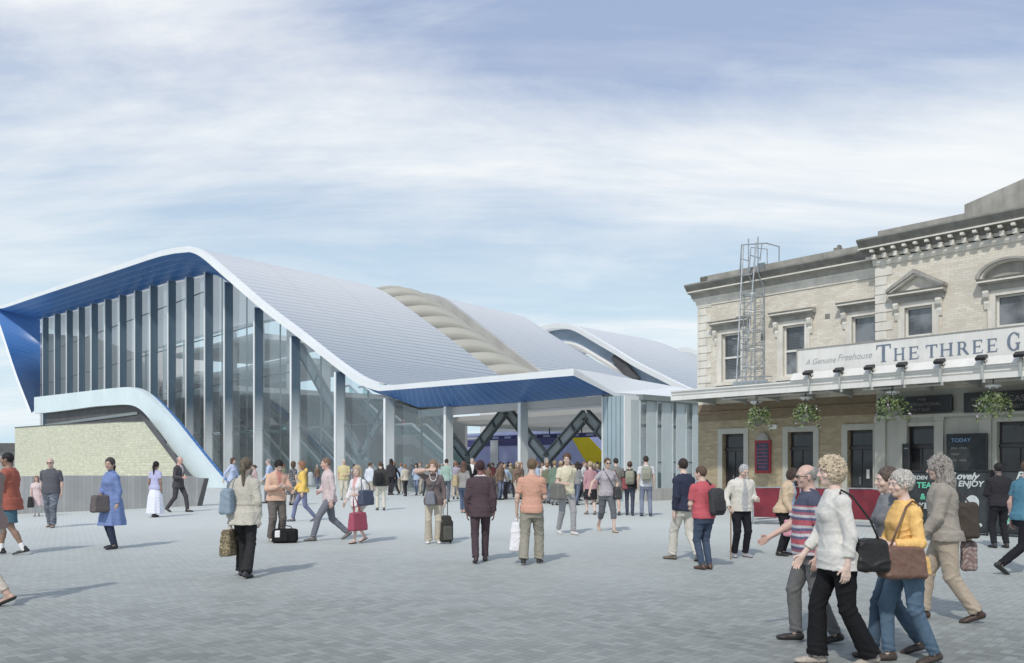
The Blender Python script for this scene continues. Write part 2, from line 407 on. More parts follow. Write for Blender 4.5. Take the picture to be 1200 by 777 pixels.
def mat_paving():
    m, nt, b = new_mat('herringbone_paving')
    P = geo(nt)
    mp = N(nt, 'ShaderNodeMapping'); mp.inputs['Rotation'].default_value = (0, 0, math.radians(44)); mp.inputs['Scale'].default_value = (1/0.095, 1/0.095, 1)
    link(nt, P, mp.inputs[0]); sx = N(nt, 'ShaderNodeSeparateXYZ'); link(nt, mp.outputs[0], sx.inputs[0])
    x, y = sx.outputs[0], sx.outputs[1]
    i, j = math_(nt, 'FLOOR', x), math_(nt, 'FLOOR', y)
    k = math_(nt, 'FLOORED_MODULO', math_(nt, 'SUBTRACT', i, j), 4.0)
    hor = math_(nt, 'LESS_THAN', k, 1.5); ver = math_(nt, 'SUBTRACT', 1.0, hor)
    bx = math_(nt, 'SUBTRACT', i, math_(nt, 'MULTIPLY', hor, k))
    by = math_(nt, 'SUBTRACT', j, math_(nt, 'MULTIPLY', ver, math_(nt, 'SUBTRACT', 3.0, k)))
    lx, ly = math_(nt, 'SUBTRACT', x, bx), math_(nt, 'SUBTRACT', y, by)
    wx, wy = math_(nt, 'ADD', 1.0, hor), math_(nt, 'ADD', 1.0, ver)
    ex = math_(nt, 'MINIMUM', lx, math_(nt, 'SUBTRACT', wx, lx)); ey = math_(nt, 'MINIMUM', ly, math_(nt, 'SUBTRACT', wy, ly))
    e = math_(nt, 'MINIMUM', ex, ey)
    joint = math_(nt, 'SUBTRACT', 1.0, ramp(nt, e, 0.03, 0.10))
    cb = N(nt, 'ShaderNodeCombineXYZ'); link(nt, bx, cb.inputs[0]); link(nt, by, cb.inputs[1])
    wn = N(nt, 'ShaderNodeTexWhiteNoise', noise_dimensions='2D'); link(nt, cb.outputs[0], wn.inputs['Vector'])
    c = mixc(nt, wn.outputs[0], (0.165, 0.178, 0.166), (0.29, 0.308, 0.288))
    big = noise(nt, P, 0.22, 5, 0.6)
    c = mixc(nt, math_(nt, 'MULTIPLY', ramp(nt, big, 0.35, 0.7), 0.5), c, (0.32, 0.342, 0.32))
    st = N(nt, 'ShaderNodeMapping'); st.inputs['Scale'].default_value = (0.5, 2.2, 1); link(nt, P, st.inputs[0])
    c = mixc(nt, math_(nt, 'MULTIPLY', ramp(nt, noise(nt, st.outputs[0], 0.9, 5, 0.65), 0.5, 0.72), 0.30), c, (0.17, 0.185, 0.19))
    c = mixc(nt, math_(nt, 'MULTIPLY', ramp(nt, noise(nt, P, 3.5, 4, 0.7), 0.62, 0.75), 0.25), c, (0.14, 0.15, 0.15))
    # setts are darker near the viewer and grow paler towards the station
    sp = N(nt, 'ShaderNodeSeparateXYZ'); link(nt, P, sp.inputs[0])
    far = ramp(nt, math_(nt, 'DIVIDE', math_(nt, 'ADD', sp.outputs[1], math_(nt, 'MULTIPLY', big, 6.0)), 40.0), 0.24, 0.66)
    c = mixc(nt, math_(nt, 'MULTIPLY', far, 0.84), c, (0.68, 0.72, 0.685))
    c = mixc(nt, math_(nt, 'MULTIPLY', joint, 0.42), c, (0.16, 0.17, 0.17))
    link(nt, c, b.inputs['Base Color']); b.inputs['Roughness'].default_value = 0.62; b.inputs['Specular IOR Level'].default_value = 0.4
    h = math_(nt, 'ADD', math_(nt, 'MULTIPLY', joint, -1.0), math_(nt, 'ADD', math_(nt, 'MULTIPLY', wn.outputs[0], 0.5), math_(nt, 'MULTIPLY', noise(nt, P, 25, 3), 0.4)))
    bump(nt, b, h, 0.45, 0.006)
    return m
M['paving'] = mat_paving()

# ------------------------------------------------------------------ sky and sun
SUN_EL, SHX, SHY = 45.0, 0.36, 0.93      # shadows fall away from the viewer and a little to the right
w = bpy.data.worlds.new('World'); SC.world = w; w.use_nodes = True
nt = w.node_tree; bg = nt.nodes['Background']
sky = N(nt, 'ShaderNodeTexSky', sky_type='NISHITA'); sky.sun_disc = False
sky.sun_elevation = math.radians(SUN_EL)
sky.sun_rotation = math.atan2(-SHX, -SHY) % (2*math.pi)
sky.altitude = 50; sky.air_density = 1.0; sky.dust_density = 0.6; sky.ozone_density = 2.0
tc = N(nt, 'ShaderNodeTexCoord'); sx = N(nt, 'ShaderNodeSeparateXYZ'); link(nt, tc.outputs['Generated'], sx.inputs[0])
zz = math_(nt, 'ADD', math_(nt, 'MAXIMUM', sx.outputs[2], 0.0), 0.16)
cb = N(nt, 'ShaderNodeCombineXYZ'); link(nt, math_(nt, 'DIVIDE', sx.outputs[0], zz), cb.inputs[0]); link(nt, math_(nt, 'DIVIDE', sx.outputs[1], zz), cb.inputs[1])
mp = N(nt, 'ShaderNodeMapping'); mp.inputs['Scale'].default_value = (0.42, 1.25, 1); mp.inputs['Rotation'].default_value = (0, 0, math.radians(-14)); mp.inputs['Location'].default_value = (3.1, 1.4, 0)
link(nt, cb.outputs[0], mp.inputs[0])
cl = N(nt, 'ShaderNodeTexNoise'); cl.inputs['Scale'].default_value = 1.1; cl.inputs['Detail'].default_value = 11; cl.inputs['Roughness'].default_value = 0.62; cl.inputs['Distortion'].default_value = 0.5
link(nt, mp.outputs[0], cl.inputs['Vector'])
# broad bank of cloud: thickest ahead and to the right, thin to the upper left
dz_ = math_(nt, 'DIVIDE', math_(nt, 'SUBTRACT', math_(nt, 'ADD', sx.outputs[2], math_(nt, 'MULTIPLY', sx.outputs[0], 0.14)), 0.355), 0.080)
gs_ = math_(nt, 'POWER', 2.718, math_(nt, 'MULTIPLY', math_(nt, 'MULTIPLY', dz_, dz_), -1.0))
side_ = math_(nt, 'ADD', 0.78, math_(nt, 'MULTIPLY', sx.outputs[0], 0.9), clamp=True)
bank = math_(nt, 'ADD', cl.outputs[0], math_(nt, 'MULTIPLY', math_(nt, 'MULTIPLY', gs_, side_), 0.22))
low_ = math_(nt, 'SUBTRACT', 1.0, ramp(nt, sx.outputs[2], 0.05, 0.30), clamp=True)
bank = math_(nt, 'ADD', bank, math_(nt, 'MULTIPLY', low_, 0.04))
mask = ramp(nt, bank, 0.48, 0.74)
fade = ramp(nt, sx.outputs[2], 0.02, 0.16, (0.55, 0.55, 0.55), (1, 1, 1))
mp2 = N(nt, 'ShaderNodeMapping'); mp2.inputs['Scale'].default_value = (0.8, 3.4, 1); mp2.inputs['Rotation'].default_value = (0, 0, math.radians(-9)); link(nt, cb.outputs[0], mp2.inputs[0])
wisp = noise(nt, mp2.outputs[0], 1.7, 8, 0.62)
mask = math_(nt, 'ADD', math_(nt, 'MULTIPLY', mask, 0.84), math_(nt, 'MULTIPLY', ramp(nt, wisp, 0.45, 0.75), 0.24), clamp=True)
skyc = mixc(nt, 1.0, sky.outputs[0], (0.95, 0.86, 1.03), 'MULTIPLY')
haze = math_(nt, 'SUBTRACT', 1.0, ramp(nt, sx.outputs[2], 0.12, 0.42), clamp=True)
HAZE_C, CLOUD_C = (5.3, 6.75, 7.5), (7.8, 8.0, 8.1)
skyc = mixc(nt, 0.80, skyc, (3.5, 4.35, 6.0))
skyc = mixc(nt, math_(nt, 'MULTIPLY', haze, 0.92), skyc, HAZE_C)
full = mixc(nt, mask, skyc, CLOUD_C)
link(nt, full, bg.inputs[0]); bg.inputs[1].default_value = 0.122
sd = bpy.data.lights.new('sun', 'SUN'); sd.energy = 2.35; sd.angle = math.radians(2.5); sd.color = (1.0, 0.95, 0.87)
sun = bpy.data.objects.new('sun', sd); COL.objects.link(sun)
ce = math.cos(math.radians(SUN_EL)); nrm = math.hypot(SHX, SHY)
sun.rotation_euler = Vector((SHX/nrm*ce, SHY/nrm*ce, -math.sin(math.radians(SUN_EL)))).to_track_quat('-Z', 'Y').to_euler()
sun.location = (-10, -20, 30)

# ------------------------------------------------------------------ ground
g = MB(WORLD)
for ix in range(-4, 4):
    for iy in range(-4, 4):
        x0, y0 = ix*900, iy*900
        g.face([(x0, y0, 0), (x0+900, y0, 0), (x0+900, y0+900, 0), (x0, y0+900, 0)])
go = g.build('ground', M['paving'], smooth=False); setp(go, kind='structure')
# ================================================================== STATION
def resamp(pts, n):
    a = np.array(pts, float); d = np.r_[0, np.cumsum(np.linalg.norm(np.diff(a, axis=0), axis=1))]
    t = np.linspace(0, d[-1], n)
    # light smoothing through Catmull-like interpolation
    return np.stack([np.interp(t, d, a[:, k]) for k in range(a.shape[1])], 1)
def smooth(a, k=2):
    a = a.copy()
    for _ in range(k):
        a[1:-1] = a[:-2]*0.25+a[1:-1]*0.5+a[2:]*0.25
    return a
def prof(pxl, d, n, k=2):
    """curve through picture points lying in the plane at depth d (d may vary per point)"""
    pts = [ST.P(p[0], p[1], p[2] if len(p) > 2 else d) for p in pxl]
    return smooth(resamp(pts, n), k)
def world(a, dz=0.0): return [ST.W(s, d, z+dz) for s, d, z in a]

station = thing('station_building', ST.W(-40, 0, 0), 'long glass railway station with wave shaped white metal roofs and blue soffits', 'railway station')

# --- roof 1 -------------------------------------------------------------
eave_l = [(-7, 361), (0, 362.5), (50, 345.5), (100, 329), (150, 312.5), (185, 300.5), (200, 296.5), (212, 295), (222, 295)]
eave_r = [(222, 295, -4), (230, 297, -3.9), (240, 304, -3.7), (252, 315, -3.4), (275, 335, -2.7), (298, 355.5, -2.0), (320, 373, -1.5), (341.6, 389, -1.1), (368, 410, -0.8), (394, 431, -0.6), (418, 448.5, -0.6), (432, 455, -0.6), (444, 458, -0.7)]
EL = smooth(resamp([ST.P(p[0], p[1], -4) for p in eave_l], 24), 1)
ER = smooth(resamp([ST.P(*p) for p in eave_r], 48), 2)
EL[-1] = ER[0]
eave = np.vstack([EL, ER[1:]])
pk = ER[0]
bk_r = prof([(430, 338), (445, 343), (460, 352), (490, 374), (520, 396), (550, 419), (570, 434), (590, 449)], 13, 40, 2)
# continue behind the canopy to the same side position as the front
ext = bk_r[-1]+np.array([[4, 0, -1.2], [9, 0, -2.0]]); bk_r = np.vstack([bk_r, ext])
bk_r = resamp(bk_r, 48)
bk_l = EL.copy(); bk_l[:, 1] = 13.0; ds_ = EL[-1][0]-EL[:, 0]; bk_l[:, 2] = bk_r[0][2]-np.minimum(ds_*0.4, 2.5)*np.exp(-ds_/15); bk_l[:, 0] += (bk_r[0][0]-EL[-1][0])*np.linspace(0, 1, len(EL))
back = np.vstack([bk_l, bk_r[1:]])
T1 = 0.42
M['fascia_grey'] = plain('silver_fascia', (0.50, 0.50, 0.48), 0.4, 0.1, 0.05, 0.5, 0.03)
def shell(front, back_, thick, name, rim_front=True):
    m = MB(ST); m.loft(world(front, thick), world(back_, thick*0.8), 6)
    m.build(name, M['roof'], station)
    m = MB(ST)
    F0, F1 = world(front, -0.02), world(front, thick+0.03)
    m.loft(F0, F1, 1, flip=True)
    # turned-over white edge on the top
    e0 = front.copy(); e1 = front+(back_-front)*(0.5/np.linalg.norm((back_-front), axis=1))[:, None]
    m.loft(world(e0, thick+0.03), world(e1, thick+0.03), 1, flip=True)
    m.loft(world(e1, thick+0.03), world(e1, thick-0.05), 1, flip=True)
    B0, B1 = world(back_, 0), world(back_, thick*0.8)
    m.loft(B0, B1, 1)
    m.build('roof_fascia', M['white_metal'] if thick != 0.75 else M['fascia_grey'], station)
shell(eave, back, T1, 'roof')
# left end of the hood turns down to the raised walkway
end_o = smooth(resamp([ST.P(*p) for p in ((-7, 361, -4), (0, 379.5, -4), (19.7, 440, -4), (37, 484, -4))], 12), 1)
end_i = smooth(resamp([ST.P(*p) for p in ((47, 375, 0), (47, 410, 0), (47, 440, 0), (47, 476, 0))], 12), 1)
m = MB(ST); m.loft(world(end_o), world(end_i), 2); m.build('soffit', M['soffit'], station)
m = MB(ST)
e2 = end_o.copy(); e2[:, 0] -= 0.55; e2[:, 1] -= 0.15
m.loft(world(end_o), world(e2), 1)
m.build('roof_fascia', M['white_metal'], station)
# glass head line
head_px = [(46, 375), (65.6, 369.5), (109, 357.5), (157.6, 343.3), (197, 331), (219, 327), (241, 321.4), (251.7, 317.7)]
HEAD = np.array([ST.P(p[0], p[1], 0) for p in head_px]+[ST.P(p[0]+3, p[1]+1, 0) for p in ((275, 335), (298, 355.5), (320, 373), (341.6, 389), (368, 410), (394, 431), (418, 448.5))]
                + [ST.P(*p) for p in ((440, 460, 0), (465, 468, 0), (490, 477.5, 0), (560, 475, 0), (620, 471, 0), (710, 462.5, 0))])
def head_h(s): return float(np.interp(s, HEAD[:, 0], HEAD[:, 2]))
# soffit between hood edge and glass head
hs = [(EL[i][0]) for i in range(len(EL))]
inner = np.array([(s_, 0.0, head_h(s_)) for s_ in np.interp(np.linspace(0, 1, len(eave)), np.linspace(0, 1, len(eave)), np.clip(eave[:, 0], HEAD[0][0], None))])
m = MB(ST); m.loft(world(eave), world(inner), 2, flip=False, swap=True); m.build('soffit', M['soffit'], station)

# --- glazing and fins ----------------------------------------------------
fins_px = [51, 65, 79, 93, 108, 124, 141, 159, 177, 198, 219, 241, 264, 299, 342, 394, 452, 519, 606]
fs = [ST.s(p, -0.5) for p in fins_px]
bay = [HEAD[0][0]]+fs
for i in range(len(bay)-1):
    a, b = bay[i]+0.14, bay[i+1]
    if fins_px[i] > 519 or b-a < 0.6 and i > 2: continue
    if i >= 18: continue           # open entrance
    ss = np.linspace(a, b, 5)
    m = MB(ST)
    for k in range(4):
        m.lface([(ss[k], 0, 0.25), (ss[k+1], 0, 0.25), (ss[k+1], 0, head_h(ss[k+1])-0.15), (ss[k], 0, head_h(ss[k])-0.15)])
    w_ = m.build('window', M['glass'], station)
    m = MB(ST)
    m.box(a, b, -0.05, 0.08, 0, 0.25)
    top = min(head_h(a), head_h(b))
    for zz_ in np.arange(4.2, top-1, 4.2): m.box(a, b, 0.02, 0.10, zz_, zz_+0.09)
    mid = (a+b)/2
    if i >= 12: m.box(mid-0.035, mid+0.035, 0.02, 0.12, 0.25, head_h(mid)-0.15)
    m.build('frame', M['grey_steel'], w_)
for s_ in fs:
    h = head_h(s_+0.07)
    m = MB(ST); h2 = head_h(s_+0.2)
    m.prism([(s_, 0), (s_+0.16, 0), (s_+0.16, h-0.02), (s_, h-0.02)], -0.62 if h > 5.6 else -0.40, 0.10)
    o = m.build('fin', M['fin'], station)
    m = MB(ST); m.box(s_-0.02, s_+0.18, -0.66 if h > 5.6 else -0.44, -0.60 if h > 5.6 else -0.38, 0, h-0.05)
    m.build('nosing', M['white_metal'], o)

# --- low entrance canopy ---------------------------------------------------
C = ST.L(2.6, 36.0); CZ = 5.42
cA = ST.P(444, 458, -0.7); cC = (C[0], C[1], CZ)
cP2 = ST.P(720, 463.5, -0.1)
mid = [tuple(np.array(cA)*(1-t)+np.array(cC)*t) for t in np.linspace(0, 1, 9)]
inn = []
for i, t in enumerate(np.linspace(0, 1, 9)):
    px = [456, 467, 490, 520, 560, 600, 640, 680, 716][i]
    s_ = ST.s(px, 0); inn.append((s_, 0.0, head_h(s_)))
m = MB(ST); m.loft(world(mid), world(inn), 3); m.build('soffit', M['soffit'], station)
TH = 0.28
m = MB(ST)
m.loft(world(mid, -0.02), world(mid, TH), 1, flip=True)
c2 = ST.W(*cC); p2 = ST.W(*cP2)
# right hand eave runs back from the corner to the pillar and along the side of the building
E_end = ST.W(cP2[0]+0.6, 16, 4.82)
m.face([(c2[0], c2[1], c2[2]-0.02), (p2[0], p2[1], p2[2]-0.02), (p2[0], p2[1], p2[2]+TH*0.5), (c2[0], c2[1], c2[2]+TH)])
m.face([(p2[0], p2[1], p2[2]-0.02), (E_end[0], E_end[1], E_end[2]-0.02), (E_end[0], E_end[1], E_end[2]+TH*0.5), (p2[0], p2[1], p2[2]+TH*0.5)])
m.build('canopy_fascia', M['white_metal'], station)
B_end = (10.1, 52.0, 6.35)
top = lambda p, d: (p[0], p[1], p[2]+d)
m = MB(ST)
m.face([top(c2, TH), top(p2, TH*0.5), top(E_end, TH*0.5), B_end])
L_back = ST.W(cA[0]-1, 17, 6.2)
q4 = ST.W(cA[0], 3.2, 0); q5 = ST.W(C[0]-5.5, 3.2, 0)
m.face([ST.W(*cA)[:2]+(cA[2]+TH,), top(c2, TH), (q5[0], q5[1], 5.75), (q4[0], q4[1], 6.2)])
m.build('canopy_roof', M['white_metal'], station)
# underside of the side roof and dark beam behind the soffit
m = MB(ST)
m.face([ST.W(*inn[-1]), ST.W(cP2[0]-0.3, 4.5, 4.8), ST.W(inn[2][0], 4.5, 4.9), ST.W(inn[2][0], 0, inn[2][2])][::-1])
m.box(inn[2][0], cP2[0]-0.9, 0.02, 0.35, 4.45, 4.86)
m.build('entrance_ceiling', M['ceiling_grey'], station)
m = MB(ST)
cb_ = [(x, y) for x, y in ((ST.s(500, 6), 6), )]
for k in range(6):      # shallow vaulted bulkheads deeper in
    d0 = 5+k*4
    m.extr([(d0, 4.75), (d0, 4.45-0.10*k), (d0+0.5, 4.28-0.10*k), (d0+3.6, 4.28-0.10*k), (d0+4, 4.5-0.10*k), (d0+4, 4.75)], -14, 5.5)
m.build('entrance_ceiling', M['fill_ceiling'], station)

# --- right pillar and finned side wall -------------------------------------
s0, s1 = ST.s(707, -0.5), ST.s(732, -0.5)
m = MB(ST)
for k in range(5):
    a = s0+(s1-s0)*k/5; b = s0+(s1-s0)*(k+1)/5
    m.box(a+0.02, b-0.02, -0.5, 0.4, 0, 4.72)
m.box(s0+0.03, s1-0.03, -0.44, 0.37, 0, 4.70)
M['fin_pale'] = plain('pale_fin', (0.55, 0.62, 0.64), 0.4, 0.1, 0.06, 0.7, 0.04, dirt=0.12, streak=True)
M['pillar'] = plain('blue_grey_cladding', (0.40, 0.50, 0.54), 0.4, 0.25, 0.08, 0.7, 0.04, dirt=0.15, streak=True)
m.build('pillar', M['pillar'], station)
m = MB(ST); m.box(s0-0.05, s0-0.001, -0.56, 0.42, 0, 4.73); m.box(s1+0.001, s1+0.05, -0.56, 0.42, 0, 4.73); m.build('pillar_edge', M['white_metal'], station)
SE = s1                # side face plane s = SE
def side_d(px):
    k = (px-CXP)/FPX
    X0, Y0 = ST.ox+ST.ux*SE, ST.oy+ST.uy*SE
    return (k*Y0-X0)/(ST.dx-k*ST.dy)
for a, b in ((738, 749), (757, 768.5), (775, 787), (792, 803), (811, 823), (833, 846), (858, 872), (886, 902)):
    da, db = side_d(a), side_d(b)
    m = MB(ST); m.box(SE, SE+0.06, da, db, 0.55, 4.55)
    m.box(SE+0.061, SE+0.11, db-0.05, db, 0.55, 4.6)
    m.build('fin', M['fin_pale'], station)
m = MB(ST); m.box(SE-0.35, SE+0.35, 0.42, 16, 0.0, 0.55); m.build('plinth', M['boards'], station)
m = MB(ST); m.box(SE-0.1, SE+0.3, 0.42, 16, 4.56, 4.80); m.build('head_beam', M['grey_steel'], station)
m = MB(ST); m.lface([(SE-0.06, 0.42, 0.55), (SE-0.06, 16, 0.55), (SE-0.06, 16, 4.55), (SE-0.06, 0.42, 4.55)])
w_ = m.build('window', M['glass'], station)
m = MB(ST); m.box(SE-0.2, SE-0.07, 0.42, 16, 3.35, 3.5); m.box(SE-0.2, SE-0.07, 0.42, 16, 1.7, 1.78); m.build('frame', M['white_metal'], w_)

# --- ETFE cushions between roofs 1 and 2 ------------------------------------
r2f_px = [(483, 354), (497, 352), (511, 355), (519, 358), (545, 378), (575, 401), (600, 421), (622, 438), (640, 452)]
R2F = prof(r2f_px, 20, 40, 2)
pre = R2F[0]+np.array([[-14, 0, -3.0], [-7, 0, -1.2]])
R2F = resamp(np.vstack([pre, R2F, R2F[-1]+np.array([[5, 0, -1.5]])]), 48)
nb = 10
cA_ = resamp(back, 200); cB_ = resamp(R2F, 200)
def at_s(c, s): return np.array([s, np.interp(s, c[:, 0], c[:, 1]), np.interp(s, c[:, 0], c[:, 2])])
sA = np.linspace(back[:, 0][np.argmin(abs(back[:, 0]-pk[0]))]-3, ST.s(600, 13), nb+1)
for k in range(nb):
    a0, a1 = sA[k], sA[k+1]
    sh = 1.2
    rows = []
    m = MB(ST)
    nu, nv = 8, 8
    grid = []
    for i in range(nu+1):
        t = i/nu; s_ = a0+(a1-a0)*t
        p = at_s(cA_, s_); q = at_s(cB_, s_+sh)
        row = []
        for j in range(nv+1):
            v = j/nv
            x = p*(1-v)+q*v
            x[2] += 1.25*math.sin(math.pi*t)**0.8*(0.40+0.60*math.sin(math.pi*v)) + 0.3*math.sin(math.pi*v)-0.5
            row.append(ST.W(*x))
        grid.append(row)
    for i in range(nu): 
        for j in range(nv): m.face([grid[i][j], grid[i+1][j], grid[i+1][j+1], grid[i][j+1]], [(i/nu, j/nv), ((i+1)/nu, j/nv), ((i+1)/nu, (j+1)/nv), (i/nu, (j+1)/nv)], smooth=True)
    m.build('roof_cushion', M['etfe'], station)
    m = MB(ST); m.tube([Vector(p)+Vector((0, 0, .10)) for p in grid[0]], 0.13, 6); m.build('crease_shade', M['recess'], station)  # dark tube standing in for the shade in the crease between cushions
# --- roof 2 -----------------------------------------------------------------
def two_part(front, back_px, d, n=48, ext_l=None, sfront_peak=None):
    bp = prof(back_px, d, 40, 2)
    l = front[front[:, 0] < bp[0][0]-0.5].copy()
    if len(l) > 1:
        l[:, 1] = d; l[:, 2] = l[:, 2]-l[-1][2]+bp[0][2]
        bp = np.vstack([l, bp])
    return resamp(np.vstack([bp, bp[-1]+np.array([[5, 0, -1.5]])]), n)
R2B = two_part(R2F, [(610, 376), (615, 378), (625, 384.5), (650, 401), (690, 426), (735, 449), (760, 460)], 31.6)
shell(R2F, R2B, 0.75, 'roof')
R3F = prof([(636, 387), (641, 385.5), (657, 383.5), (672, 386.5), (693, 399), (722, 416), (743.5, 430), (794, 455.6), (830, 472)], 37.4, 40, 2)
R3F = resamp(np.vstack([R3F[0]+np.array([[-16, 0, -4.5], [-7, 0, -1.6]]), R3F]), 48)
R3B = two_part(R3F, [(732, 398), (745, 399), (759, 401), (782, 408), (817, 425), (850, 442), (880, 455)], 49.6)
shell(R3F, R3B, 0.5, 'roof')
R4F = prof([(780, 414), (795, 412), (808, 412), (817, 416), (850, 432), (900, 458)], 58.7, 40, 2)
R4F = resamp(np.vstack([R4F[0]+np.array([[-16, 0, -3.0]]), R4F]), 48)
R4B = R4F.copy(); R4B[:, 1] = 72; 
shell(R4F, R4B, 0.5, 'roof')
# gable glazing under roof 3
m = MB(ST)
gp = R3F[(R3F[:, 0] > R3F[0][0]+2)]
for i in range(len(gp)-1):
    a, b = gp[i], gp[i+1]
    m.lface([(a[0], 38.4, a[2]-1.5), (b[0], 38.4, b[2]-1.5), (b[0], 38.4, b[2]-0.05), (a[0], 38.4, a[2]-0.05)])
M['gable_blue'] = plain('gable_panel', (0.34, 0.42, 0.52), 0.25, 0.1, 0.1, 0.4, 0)
m.build('gable_panel', M['gable_blue'], station)
m = MB(ST)
m.loft(world(gp, -1.9)[:-8], [ST.W(p[0], p[1]+1.0, p[2]-2.5) for p in gp][:-8], 1)
m.tube([ST.W(p[0], 38.2, p[2]-1.7) for p in gp], 0.28, 6)
m.build('gable_rib', M['interior_pale'], station)
m = MB(ST)
m.bar(ST.W(*ST.P(721, 417, 38.1)), ST.W(*ST.P(746, 447, 38.1)), 0.9, 0.7, up=(DX, DY, 0))
m.build('brace', M['recess'], station)

# --- interior ----------------------------------------------------------------
sl = HEAD[0][0]
m = MB(ST)
m.box(sl, ST.s(545, 24), 24, 24.3, 0, 6.2); m.box(ST.s(340, 24), ST.s(520, 24), 24, 24.3, 6.2, 9.5); m.box(sl, ST.s(330, 24), 24, 24.3, 6.5, 15.0)
m.build('interior_wall', M['interior_wall'], station)
m = MB(ST)
m.box(sl-0.2, sl, 0.15, 24, 0, 20); m.build('end_wall', M['interior_wall'], station)
deck_r = ST.s(300, 3)
m = MB(ST); m.box(sl, deck_r, 0.4, 24, 7.9, 8.35); m.build('upper_floor', M['interior_pale'], station)
for h, a, b, d in ((12.4, 215, 345, 13), (16.0, 205, 300, 13), (14.2, 60, 230, 17)):
    m = MB(ST); m.box(ST.s(a, d), ST.s(b, d), d, 23.9, h, h+0.6); m.box(ST.s(a, d), ST.s(b, d), d-0.15, d-0.02, h+0.2, h+0.5)
    m.build('gallery', M['interior_pale'], station)
m = MB(ST)
for k in range(9):
    s_ = sl+4+k*7.5
    if s_ < ST.s(420, 14): m.box(s_, s_+0.7, 13, 13.7, 0, min(head_h(s_)+1, 19))
m.build('column', M['interior_pale'], station)
# warm panels between the galleries
M['warm_panel'] = plain('warm_panel', (0.50, 0.45, 0.38), 0.6, 0, 0.06, 0.5, 0)
m = MB(ST)
for k, (a, b) in enumerate(((215, 250), (256, 292), (298, 335))):
    m.box(ST.s(a, 20), ST.s(b, 20), 20, 20.2, 9.0, 12.0)
m.build('wall_panel', M['warm_panel'], station)

# inclined props in a zigzag behind the glass
def prop(a, b, w=0.55):
    A, B = Vector(ST.W(*a)), Vector(ST.W(*b))
    t = (B-A).normalized(); nrm_ = Vector((DX, DY, 0)); x = t.cross(nrm_).normalized()
    m = MB(ST); m.bar(A, B, 0.10, w, up=x); o = m.build('brace', M['prop_grey'], station)
    m = MB(ST)
    for sg in (-1, 1): m.bar(A+x*sg*w/2-nrm_*0.04, B+x*sg*w/2-nrm_*0.04, 0.26, 0.07, up=x)
    L = (B-A).length
    for k in (0.3, 0.62): 
        c = A+t*L*k; m.bar(c-x*w/2-nrm_*0.10, c+x*w/2-nrm_*0.10, 0.12, 0.12, up=t)
    m.build('flange', M['prop_edge'], o)
dd = 3.0
nodes_b = [ST.P(423, 534, dd), ST.P(478, 537, dd), ST.P(549, 538, dd), ST.P(641, 538, dd), ST.P(738, 540, dd)]
tops = [ST.P(352, 408, dd), ST.P(455, 474, dd), ST.P(505, 480, dd), ST.P(594, 480, dd), ST.P(687, 486, dd)]
prop(tops[0], nodes_b[0], 0.9); prop(tops[1], nodes_b[0], 0.7)
prop(tops[2], nodes_b[2]); prop(tops[3], nodes_b[2]); prop(tops[3], nodes_b[3]); prop(tops[4], nodes_b[3]); prop(tops[4], nodes_b[4])
a = ST.P(300, 345, dd); b = ST.P(345, 500, dd)
for nb_ in nodes_b:
    x_, y_, z_ = nb_
    m = MB(ST)
    for k in range(-3, 4):       # fanned foot of folded plates
        m.bar(ST.W(x_+k*0.10, y_, z_+0.1), ST.W(x_+k*0.42, y_+0.1, 0.0), 0.16, 0.12, up=(DX, DY, 0))
    m.build('pedestal', M['grey_steel'], station)

# --- escalators and stairs -----------------------------------------------------
def escalator(d, s_bot, label):
    H = 8.35; run = 9.0; land = 3.2
    s_b, s_m1, s_m0, s_t = s_bot, s_bot-run*0.85, s_bot-run*0.85-land, s_bot-run*0.85-land-run*0.85
    path = [(s_b, 0.0), (s_m1, H/2), (s_m0, H/2), (s_t, H)]
    t = thing('escalator', ST.W(s_bot, d, 0), label, 'escalator', 'escalators behind the glass')
    W_ = 1.5
    m = MB(ST)
    for (a, za), (b, zb) in zip(path[:-1], path[1:]):
        q = [(b, zb-0.75), (a, max(za-0.75, 0.0)), (a, za+0.12), (b, zb+0.12)]
        m.prism(q, d, d+W_)
    m.build('truss', M['escalator'], t)
    for dd_ in (d-0.04, d+W_+0.04):
        m = MB(ST)
        for (a, za), (b, zb) in zip(path[:-1], path[1:]):
            m.lface([(b, dd_, zb+0.12), (a, dd_, za+0.12), (a, dd_, za+1.0), (b, dd_, zb+1.0)])
        m.build('balustrade', M['glass_green'], t)
        m = MB(ST); m.tube([ST.W(s_b+0.6, dd_, 0.5), ST.W(s_b+0.3, dd_, 1.05)]+[ST.W(a, dd_, z+1.05) for a, z in path]+[ST.W(s_t-0.8, dd_, H+1.05)], 0.11, 6)
        m.build('handrail', M['white_metal'], t)
    m = MB(ST)
    nst = 26
    for (a, za), (b, zb) in ((path[0], path[1]), (path[2], path[3])):
        for k in range(nst):
            f0, f1 = k/nst, (k+1)/nst
            m.box(a+(b-a)*f0, a+(b-a)*f1, d+0.15, d+W_-0.15, za+(zb-za)*f0, za+(zb-za)*f1+0.14)
    m.build('step', M['galv'], t)
    return path
escs = []
for d, px, lab in ((1.6, 262, 'escalator nearest the glass, its foot behind the white stair parapet'), (4.6, 330, 'second escalator behind the glass, landing halfway down'),
                   (7.8, 385, 'third escalator behind the glass, its foot by the diagonal steel prop'), (11.0, 425, 'farthest and rightmost escalator deep in the station hall')):
    sb = ST.s(px, d); escs.append((d, escalator(d, sb, lab)))
# far right escalator bank dimly seen near the entrance
escs.append((14.5, escalator(14.5, ST.s(545, 14.5), 'escalator far back beside the open entrance, seen through the glass')))

